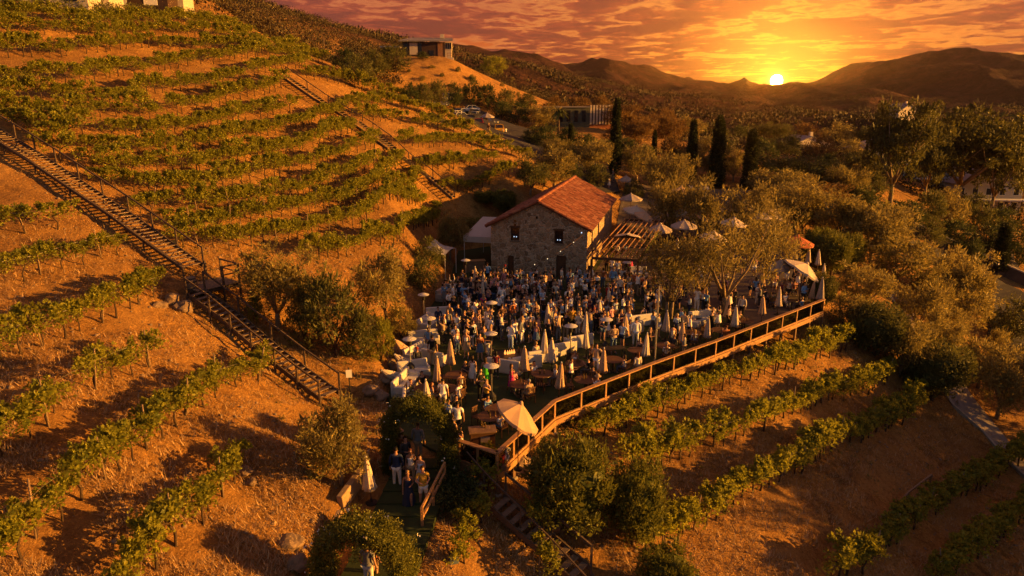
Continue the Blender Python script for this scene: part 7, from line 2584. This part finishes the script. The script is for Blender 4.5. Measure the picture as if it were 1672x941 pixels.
# two tilted white half folded parasols against the bank
for u, v, rx, ry, lab in ((676, 604, .2, -.75, 'upper half folded white parasol lying against the bank'), (664, 625, .1, -.95, 'lower half folded white parasol lying against the bank'), (668, 585, .2, -.55, 'tan half folded parasol leaning on the bank')):
    p = PZ(u, v, .05); o = dup(protoP['canvas'] if 'tan' not in lab else protoP['canvas_tan'], p, 0, (1.25, .8, .62), lab, GP); o.rotation_euler = (rx, ry, .3)

# ------------------------------------------------------------------ patio heaters
def heater():
    e = thing('patio_heater', None, 'patio heater')
    mb = MB(); mb.lathe([(.24, 0), (.26, .05), (.24, .55), (.10, .72), (.04, .8)], 16); mb.build('base', M['black'], e, smooth=False)
    mb = MB(); mb.tube([(0, 0, .75), (0, 0, 1.85)], .035, 8); mb.build('pole', M['steel'], e)
    mb = MB(); mb.lathe([(.08, 1.80), (.12, 1.86), (.12, 2.1), (.09, 2.16)], 14); mb.build('burner', M['black'], e)
    mb = MB(); mb.lathe([(.03, 2.16), (.39, 2.19), (.405, 2.205), (.39, 2.22), (.20, 2.30), (.03, 2.33)], 26); mb.build('reflector', M['white_metal'], e, smooth=False)
    return e


ph = heater(); usedH = set()
HEAT = [(761, 466, 'patio heater with a white disc by the canopy tent'), (703, 588 - 14, 'patio heater on the bank side, beside the upper curved sofa'), (671, 612, 'patio heater with a warm lit disc beside the curved sofa end'),
        (803, 545, 'patio heater with a white disc left in the crowd'), (802, 622 - 20, 'patio heater with a large pale disc near the lawn'), (931, 588, 'patio heater right behind the central white sofa'),
        (988, 590 - 14, 'patio heater used as a round white table in the right crowd'), (803, 662, 'blue lit patio heater disc beside the corner tables'), (693, 520 + 10, 'small patio heater near the upper bank trees'),
        (1022, 470, 'patio heater under the front of the pergola')]
for i, (u, v, lab) in enumerate(HEAT):
    p = PZ(u, v, 0); place(ph, usedH, 1, p, i, 1.0, lab, 'patio heaters'); TAKEN.append((p.x, p.y, .3))

# ------------------------------------------------------------------ sofas, tables, chairs
def soft_box(mb, c, s, rz=0):
    mb.box(c, s, rz)


def sofa(w=2.0):
    e = thing('sofa', None, 'sofa')
    mb = MB(); mb.box((0, 0, .14), (w, .86, .26)); mb.build('base', M['sofa_base'], e, bevel=.02)
    k = max(1, round(w / .8))
    for i in range(k):
        mb = MB(); mb.box((-w / 2 + (i + .5) * w / k, -.08, .36), (w / k - .02, .66, .18)); mb.build('seat_cushion', M['sofa'], e, bevel=.05)
    mb = MB(); mb.box((0, .36, .46), (w, .18, .84)); mb.build('backrest', M['sofa'], e, bevel=.06)
    for sx in (-1, 1):
        mb = MB(); mb.box((sx * (w / 2 - .08), -.05, .40), (.16, .66, .46)); mb.build('armrest', M['sofa'], e, bevel=.05)
    return e


sp_ = sofa(2.0); usedS = set()
SOFA = [  # u, v, rz (0: back is away from the camera), sx, label
    (728, 488, 1.2, 1.0, 'white sofa at the foot of the tent, backed by the upper bank bush'), (748, 482, .15, .9, 'white sofa with its back to the canopy tent'),
    (722, 522, .2, 1.15, 'white sofa right of the upper heater, facing the crowd'), (700, 536, 1.25, 1.0, 'white sofa side piece on the bank below the upper heater'),
    (692, 562, .3, 1.0, 'white sofa in the middle of the curved bank seating'), (684, 586, 1.1, 1.1, 'white sofa curving along the bank by the round heater'),
    (712, 592, 2.6, .8, 'white sofa facing the bank beside the person in a black cap'), (664, 636, 1.35, 1.2, 'long white sofa at the lower end of the bank seating'),
    (676, 614, .4, .9, 'white sofa end piece beside the rocky edge'), (672, 664, 1.7, .8, 'white sofa nearest the upper arch'),
    (826, 606, 2.75, 1.05, 'white sofa left corner of the central seating, back to the camera'), (857, 600, 3.5, .95, 'white sofa right half of the central seating corner'),
    (882, 590, 3.55, 1.0, 'white sofa of the central row, behind the two cream parasols'), (914, 578, 3.6, 1.0, 'white sofa of the central row, beside the heater'), (944, 565, 3.6, .9, 'white sofa at the far end of the central row'),
    (1046, 530, 3.5, 1.1, 'white sofa curving at the right side of the crowd'), (1030, 545, 3.9, .9, 'white sofa left part of the right curved seating'),
    (1150, 528, .3, 1.1, 'grey white curved sofa behind the widest grey parasol'), (1133, 534, 1.1, .9, 'grey white sofa end left of the widest grey parasol'), (1040, 452, 0, .9, 'white sofa under the front of the pergola')]
for i, (u, v, rz, sx, lab) in enumerate(SOFA):
    p = PZ(u, v, 0); place(sp_, usedS, 1, p, rz, (sx, 1, 1), lab, 'white sofas'); TAKEN.append((p.x, p.y, .75))


def rtable(R=.42, h=.74, top='black'):
    e = thing('table', None, 'table')
    mb = MB(); mb.lathe([(R - .02, h - .035), (R, h - .02), (R - .01, h)], 18); mb.build('tabletop', M[top], e)
    mb = MB(); mb.tube([(0, 0, .03), (0, 0, h - .035)], .04, 8); mb.build('stem', M['black'], e)
    mb = MB(); mb.lathe([(.26, 0), (.25, .03), (.04, .05)], 14); mb.build('base', M['black'], e)
    return e


def chair():
    e = thing('chair', None, 'chair')
    mb = MB(); mb.box((0, 0, .45), (.46, .44, .05)); mb.build('seat', M['dark_wood'], e, bevel=.01)
    mb = MB()
    for k in range(4):
        mb.box((-.165 + k * .11, .215, .68), (.05, .025, .40))
    mb.box((0, .215, .90), (.46, .035, .07)); mb.build('backrest', M['dark_wood'], e)
    for sx in (-1, 1):
        for sy in (-1, 1):
            mb = MB(); mb.beam((sx * .20, sy * .19, .43), (sx * .22, sy * .22, 0), .04, .04); mb.build('leg', M['dark_wood'], e)
    return e


ctab = rtable(); cch = chair(); usedT = set(); usedC = set(); wide = rtable(.62, .74, 'dark_wood'); usedW = set()
def bottle_set(p, z, n, lab):
    for k in range(n):
        a = _rnd.random() * 6.28; r = .10 + .2 * _rnd.random()
        mb = MB(); mb.lathe([(.035, 0), (.037, .16), (.015, .22), (.013, .29)], 8)
        tag(mb.build('bottle', M['bottle'], None, loc=(p.x + math.cos(a) * r, p.y + math.sin(a) * r, z)), ' '.join(('bottle standing on ' + lab).split()[:16]), 'bottle', 'bottles on ' + lab)


TAB = [  # u, v, round kind, chairs, seated people, label
    (940, 612, 'w', 3, 2, 'dark round table behind the railing bend'), (1000, 606, 'w', 3, 2, 'dark round table left of the checked shirt at the railing'),
    (955, 640, 'w', 3, 2, 'dark round table nearest the inside of the railing bend'), (1085, 582, 'w', 3, 2, 'dark round table just right of the light pole'),
    (1128, 560, 'w', 3, 2, 'dark round table between the slim and the widest grey parasols'), (1175, 556, 'w', 3, 1, 'dark round table left of the leaning white parasol'),
    (1215, 540, 'w', 3, 2, 'dark round table right of the leaning white parasol'), (1262, 500, 'b', 3, 2, 'round table right of the pale parasol by the far rail'),
    (1288, 478, 'b', 2, 1, 'round table under the tilted cream parasol'), (1292, 506, 'b', 2, 2, 'round table nearest the far railing corner'),
    (885, 630, 'w', 3, 2, 'dark round table below the two cream parasols'), (745, 632, 'w', 3, 2, 'dark round table right of the two tan parasols'),
    (730, 655, 'w', 3, 2, 'dark round table between the tan parasols and the upper arch'), (812, 690, 'w', 2, 2, 'dark table at the railing corner under the tilted tan parasol'),
    (800, 702, 'w', 2, 1, 'dark table left of the railing corner table'), (695, 655, 'w', 2, 2, 'dark table behind the closed white parasol by the arch'),
    (1120, 404, 'w', 3, 2, 'dark table under the grey dining parasol'), (1160, 412, 'w', 3, 2, 'dark table between the dining parasols and the olives'), (1080, 396, 'w', 3, 2, 'dark table at the right edge of the pergola'),
    (1230, 420, 'w', 2, 2, 'dark table under the upper right olive'), (850, 648, 'w', 2, 2, 'dark table left of the railing bend parasol'), (1040, 590, 'w', 2, 1, 'dark table behind the checked shirt'),
    (720, 545, 'b', 0, 0, 'low black table before the upper white sofa'), (708, 575, 'b', 0, 0, 'low black table inside the curved bank seating'), (690, 628, 'b', 0, 0, 'low black table by the lower bank sofa'),
    (1140, 548, 'b', 0, 0, 'low black table before the grey curved sofa'), (1010, 415, 'w', 3, 3, 'dark table in the shade under the pergola'), (1035, 402, 'w', 3, 2, 'dark table at the back under the pergola')]
for i, (u, v, kd, nc, ns, lab) in enumerate(TAB):
    p = PZ(u, v, 0)
    low = lab.startswith('low')
    o = place(wide if kd == 'w' else ctab, usedW if kd == 'w' else usedT, kd, p, i, (1, 1, .6 if low else 1), lab, 'tables on the terrace')
    if i % 2 == 0 and not low:
        bottle_set(p, .742, 3, 'the ' + lab)
    a0 = _rnd.random() * 6.28
    for k in range(nc):
        a = a0 + k * 6.28 / nc + _rnd.gauss(0, .15); r = .80 + _rnd.random() * .08
        cp_ = Vector((p.x + math.cos(a) * r, p.y + math.sin(a) * r, 0)); rz = math.atan2(math.sin(a), math.cos(a)) - PI / 2
        place(cch, usedC, 1, cp_, rz, 1.0, ' '.join(('timber chair at the ' + lab).split()[:16]), 'chairs at the ' + lab)
        if k < ns:
            fem = _pr.random() < .5; ot = outfit(fem, True)
            topk, topc, botk, botc, hairk, hairc = ot
            l2 = 'seated person, %s, %s top, at the %s' % (hairs(hairk, hairc), topc, lab)
            l2 = ' '.join(l2.split()[:16])
            person((cp_.x + math.cos(a) * -.06, cp_.y + math.sin(a) * -.06, 0), rz, fem, 'sitdrink' if _pr.random() < .4 else 'sit', topk, topc, botk, botc, hairk, hairc, l2, 'guests seated at tables')
    if nc == 3 and i % 3 == 0:      # one guest standing at some tables
        fem = _pr.random() < .5; ot = outfit(fem)
        a = a0 + 1.0; q = Vector((p.x + math.cos(a) * 1.15, p.y + math.sin(a) * 1.15, 0))
        l2 = 'standing person in %s beside the %s' % (garment(*ot[:4]), lab); l2 = ' '.join(l2.split()[:16])
        person(q, math.atan2(math.cos(a), -math.sin(a)) + PI, fem, 'drink', *ot, l2, 'guests standing at tables')
    TAKEN.append((p.x, p.y, .9))
# people lounging on the sofas
for i, (u, v, rz, lab) in enumerate([(690, 640, .6, 'person lounging on the long white sofa at the lower bank'), (682, 600, .4, 'person lounging by the warm lit heater'), (738, 492, .3, 'person in red seated on the tent side sofa'),
                                    (716, 530, .4, 'person seated on the upper white sofa'), (875, 588, 3.5, 'person seated on the central sofa row'), (1050, 528, 3.6, 'person seated on the right curved sofa'),
                                    (1154, 524, .3, 'person seated on the grey white curved sofa'), (700, 566, .3, 'person seated in the middle of the bank seating'), (1040, 450, .1, 'person seated under the front of the pergola')]):
    fem = i % 2 == 0; ot = list(outfit(fem, True))
    if 'in red' in lab:
        ot[1] = 'maroon'; lab = lab.replace('in red', 'in maroon')
    p = PZ(u, v, 0); person((p.x, p.y, 0), rz, fem, 'sit', *ot, lab, 'guests lounging on sofas')
# upper terrace guests
for i, (u, v, lab) in enumerate([(1146, 398, 'beside the dark dining tables'), (1170, 392, 'right of the tan tilted parasol'), (1105, 412, 'right of the pergola'), (1128, 416, 'in front of the grey dining parasol'), (1260, 470, 'under the far olive'),
                                (1240, 500, 'by the far rail parasols'), (1285, 490, 'near the blue round tables'), (1300, 470, 'behind the tilted cream parasol'), (1010, 452, 'under the pergola front'), (990, 446, 'left under the pergola front'),
                                (1030, 446, 'right under the pergola front'), (1100, 470, 'between pergola and olives'), (1080, 450, 'behind the large feathery olive'), (1125, 555, 'by the slim rail parasol'), (1160, 545, 'by the widest grey parasol'),
                                (1210, 520, 'right of the striped parasol'), (1060, 575, 'behind the light pole'), (1000, 298, 'on the lane behind the house'), (994, 310, 'near the lane canopy'), (826, 226, 'beside the yellow car'), (798, 222, 'left of the yellow car')]):
    fem = i % 2 == 0; ot = outfit(fem)
    p = PZ(u, v, 0) if v > 380 else G(u, v)
    if v <= 380:
        p = Vector((p.x, p.y, hz(p.x, p.y) + .1))
    l2 = 'person in %s %s' % (garment(*ot[:4]), lab); l2 = ' '.join(l2.split()[:16])
    person(p, _pr.random() * 6.28, fem, _pr.choice(['stand', 'drink', 'bent', 'phone']), *ot, l2, 'guests on the upper terrace')
# fire table in the central seating
p = PZ(838, 590, 0)
ft = thing('fire_table', 'square black fire table burning inside the central white sofas', 'fire table', p, .35)
mb = MB(); mb.box((0, 0, .22), (2.0, 1.2, .42)); mb.build('body', M['black'], ft, bevel=.02)
mb = MB(); mb.box((0, 0, .46), (2.2, 1.4, .06)); mb.build('tabletop', M['black'], ft, bevel=.01)
for k in range(5):
    mb = MB(); mb.lathe([(.05, 0), (.07, .07), (.035, .18), (.004, .28)], 8, (-.5 + k * .14, _rnd.gauss(0, .05), .5)); mb.build('flame', M['flame'], ft)
bottle_set(Vector((p.x + .5, p.y + .2, 0)), .492, 6, 'the black fire table')
# grill counter
p = PZ(1000, 590, 0); gt = thing('serving_table', 'black serving table in front of the tan shirt', 'table', p, .2)
mb = MB(); mb.box((0, 0, .86), (1.5, .6, .06)); mb.build('tabletop', M['black'], gt)
for sx in (-1, 1):
    for sy in (-1, 1):
        mb = MB(); mb.box((sx * .68, sy * .24, .415), (.06, .06, .83)); mb.build('leg', M['black'], gt)
# host desk at the railing corner
p = PZ(788, 735, 0); hd = thing('host_desk', 'dark timber host desk left of the railing corner', 'desk', p, .15)
mb = MB(); mb.box((0, 0, .5), (1.1, .55, 1.0)); mb.build('cabinet', M['dark_wood'], hd); mb = MB(); mb.box((0, 0, 1.03), (1.25, .7, .06)); mb.build('desktop', M['deck_wood'], hd, bevel=.01)
mb = MB(); mb.box((.1, -.285, .5), (.42, .02, .6)); mb.build('notice_panel', M['canvas_grey'], hd)
bottle_set(p, 1.062, 3, 'the host desk')

# ------------------------------------------------------------------ cars
def car(van=False):
    e = thing('parked_car', None, 'car')
    L, W = 4.4, 1.78
    # body lofted from side profile sections
    prof = [(-2.2, .42, .66, .70), (-2.1, .30, .80, .80), (-1.5, .24, .90, .87), (-.75, .24, .95, .89), (.9, .24, .97, .89), (1.7, .24, .98, .87), (2.12, .30, .92, .80), (2.2, .45, .80, .70)]
    V = []; F = []
    for x, zb, zt, hw in prof:
        V += [(x, -hw, zb), (x, -hw * 1.0, (zb + zt) / 2 + .05), (x, -hw * .94, zt), (x, hw * .94, zt), (x, hw, (zb + zt) / 2 + .05), (x, hw, zb)]
    n = len(prof)
    for i in range(n - 1):
        for k in range(6):
            F.append((i * 6 + k, i * 6 + (k + 1) % 6, (i + 1) * 6 + (k + 1) % 6, (i + 1) * 6 + k))
    F += [(5, 4, 3, 2, 1, 0), tuple((n - 1) * 6 + k for k in range(6))]
    mb = MB(); mb.add(V, F); mb.build('body', M['paint'], e, bevel=.03)
    x0, x1, x2, x3 = (-1.0, -.45, 1.1, 1.75) if not van else (-1.25, -.8, 1.75, 2.08)
    h = 1.46 if not van else 1.78
    cab = [(x0, .72, .94), (x1, .62, h), (x2, .62, h), (x3, .70, .97)]
    mb = MB(); V = []; F = []
    for x, hw, z in cab:
        V += [(x, -hw, z), (x, hw, z)]
    V += [(x0, -.78, .93), (x0, .78, .93), (x3, -.78, .95), (x3, .78, .95)]
    mb.add(V, [(2, 3, 5, 4), (0, 1, 3, 2), (4, 5, 7, 6), (0, 2, 4, 6), (1, 7, 5, 3)]); mb.build('windows', M['window_dark'], e)
    mb = MB(); mb.box(((x1 + x2) / 2, 0, h + .02), (x2 - x1 + .08, 1.3, .05)); mb.build('roof', M['paint'], e, bevel=.02)
    mb = MB()
    for s in (-1, 1):
        for (xa, za, ya), (xb, zb_, yb) in (((x0, .94, .73), (x1, h, .63)), ((.35, .96, .76), (.35, h, .64)), ((x2, h, .63), (x3, .97, .72))):
            mb.beam((xa, s * ya, za), (xb, s * yb, zb_), .07, .07)
    mb.build('pillar', M['paint'], e)
    for x in (-1.38, 1.36):
        for s in (-1, 1):
            mw = MB()
            P = [(r * math.cos(a), s * y, r * math.sin(a)) for r, y in ((.33, .68), (.33, .90), (.2, .905)) for a in np.linspace(0, 2 * PI, 17)[:-1]]
            F = []
            for i in range(2):
                for k in range(16):
                    F.append((i * 16 + k, i * 16 + (k + 1) % 16, (i + 1) * 16 + (k + 1) % 16, (i + 1) * 16 + k))
            F.append(tuple(range(32, 48))); F.append(tuple(range(15, -1, -1)))
            mw.add([(a + x, b, c + .33) for a, b, c in P], F); w = mw.build('wheel', M['tyre'], e)
            mr = MB(); mr.add([(.19 * math.cos(a) + x, s * .912, .19 * math.sin(a) + .33) for a in np.linspace(0, 2 * PI, 13)[:-1]], [tuple(range(12))]); mr.build('rim', M['steel'], w)
    for s in (-1, 1):
        mb = MB(); mb.box((-2.16, s * .58, .66), (.10, .34, .13)); mb.build('headlight', M['plate'], e)
        mb = MB(); mb.box((2.17, s * .60, .78), (.08, .28, .14)); mb.build('tail_light', M['red_barrel'], e)
    mb = MB(); mb.box((2.21, 0, .68), (.03, .5, .12)); mb.build('number_plate', M['plate'], e)
    return e


ca_, cv_ = car(), car(True)
CARS = [(718, 183, 150, 'c', (.30, .30, .31), .5, 'grey car farthest left under the dark trees'), (724, 191, 143, 'c', (.55, .55, .56), .4, 'silver car in the left rank behind the vine crest'), (742, 203, 132, 'v', (.70, .69, .68), 1.2, 'white van nearest the vine crest'),
        (767, 181, 150, 'c', (.62, .60, .58), .35, 'pale car at the back of the middle rank'), (776, 188, 146, 'v', (.75, .74, .73), 1.3, 'white van in the middle rank'), (757, 196, 140, 'c', (.03, .06, .16), 2.9, 'dark blue car in the middle rank'),
        (779, 200, 137, 'c', (.10, .14, .22), 2.7, 'steel blue car in front of the middle rank'), (768, 213, 128, 'c', (.02, .02, .022), 1.5, 'black car in front of the steel blue one'), (782, 219, 122, 'c', (.25, .01, .015), 1.6, 'dark red car half hidden by the vines'),
        (732, 178, 152, 'v', (.62, .61, .60), 1.2, 'pale van at the rear of the left rank'), (750, 186, 148, 'c', (.45, .45, .46), 1.3, 'grey saloon between the left and middle ranks'), (762, 190, 144, 'c', (.70, .69, .67), 1.3, 'white saloon before the back of the middle rank'),
        (786, 192, 144, 'c', (.25, .25, .27), 1.4, 'dark grey car right of the middle rank'), (748, 209, 130, 'c', (.50, .50, .52), .6, 'silver car beside the white van at the vine crest'), (795, 206, 133, 'c', (.04, .05, .07), 2.6, 'black car right of the steel blue one'),
        (815, 222, 118, 'c', (.60, .33, .02), 1.62, 'yellow car alone on the car park lane')]
uc = set()
for i, (u, v, d, k, col, rz, lab) in enumerate(CARS):
    p = PD(u, v, d); p.z = hz(p.x, p.y) + .18
    # stand on the line of sight: lift or lower the lot is not needed, the ground is gentle here
    proto = ca_ if k == 'c' else cv_
    o = place(proto, uc, k, p, rz, 1.0, lab, 'cars in the car park')
    for c in o.children:
        c.color = (*col, 1)
o = dup(ca_, PD(1610, 432, 106), 2.1, 1.0, 'black car parked on the drive beside the isolated cypress', 'cars beyond the road wall')
p = PD(1608, 432, 108); o.location = (p.x, p.y, hz(p.x, p.y) + .35)
for c in o.children:
    c.color = (.02, .02, .022, 1)


# the rest of the crowd, packed between the figures above and along the olives: one mass of bodies
def crowd_mass(n):
    cols = ['white', 'black', 'white', 'pale blue', 'charcoal', 'grey', 'cream', 'sky blue', 'tan', 'pink', 'navy', 'maroon']
    mats = [M['skin'], M['hair_dark'], M['lip'], M['shoe']]
    for c in cols:
        mats.append(simple('cloth_' + c.replace(' ', '_'), TOPC[c], .85, .15, 9))
    for c in ('black', 'brown', 'blond'):
        mats.append(simple('crowd_hair_' + c, HAIRC[c], .55, .3, 25))
    cache = {}

    def tri(me):
        if me.name not in cache:
            me.calc_loop_triangles()
            co = np.empty(len(me.vertices) * 3, np.float32); me.vertices.foreach_get('co', co)
            t = np.empty(len(me.loop_triangles) * 3, np.int32); me.loop_triangles.foreach_get('vertices', t)
            mi = np.empty(len(me.loop_triangles), np.int32); me.loop_triangles.foreach_get('material_index', mi)
            cache[me.name] = (co.reshape(-1, 3), t.reshape(-1, 3), mi)
        return cache[me.name]
    V, F, Mi = [], [], []; off = 0; made = 0; tr = 0
    right = [(PZ(u, v).x, PZ(u, v).y) for u, v in ((1075, 470), (1240, 440), (1320, 470), (1325, 500), (1240, 525), (1150, 548), (1075, 580), (1010, 615), (960, 640), (930, 640), (1010, 560), (1070, 540))]
    keys = [k for k in PV if isinstance(k, tuple) and len(k) == 5 and not k[1].startswith('sit')]
    while made < n and tr < 40000:
        tr += 1
        poly = crowd_plan if made < n * .55 else right
        px_ = [q[0] for q in poly]; py_ = [q[1] for q in poly]
        x = _pr.uniform(min(px_), max(px_)); y = _pr.uniform(min(py_), max(py_))
        if not inside(np.array([x]), np.array([y]), poly)[0] or any((x - a) ** 2 + (y - b) ** 2 < (min(r, .42) + .15) ** 2 for a, b, r in TAKEN):
            continue
        TAKEN.append((x, y, .2)); made += 1
        body, top, bot, hair, shoe = PV[_pr.choice(keys)]
        a = _pr.random() * 6.28; s = _pr.uniform(.97, 1.1); c_, s_ = math.cos(a) * s, math.sin(a) * s
        ct = 4 + _pr.randrange(len(cols)); cb = _pr.choice([5, 8, 4, 14, ct]); ch = 4 + len(cols) + _pr.randrange(3)
        for me, m0 in ((body, None), (top, ct), (bot, cb), (hair, ch), (shoe, 3)):
            co, t, mi = tri(me)
            W = np.stack([co[:, 0] * c_ - co[:, 1] * s_ + x, co[:, 0] * s_ + co[:, 1] * c_ + y, co[:, 2] * s], 1)
            V.append(W); F.append(t + off); Mi.append(mi if m0 is None else np.full(len(t), m0, np.int32)); off += len(co)
    o = link('crowd', np_mesh('crowd', np.concatenate(V), np.concatenate(F), np.concatenate(Mi), smooth=True), mats)
    tag(o, 'guests packed between the other figures on the terrace', 'crowd', None, 'stuff')


crowd_mass(110)
print('people', NP[0], 'vines', _vine_n)
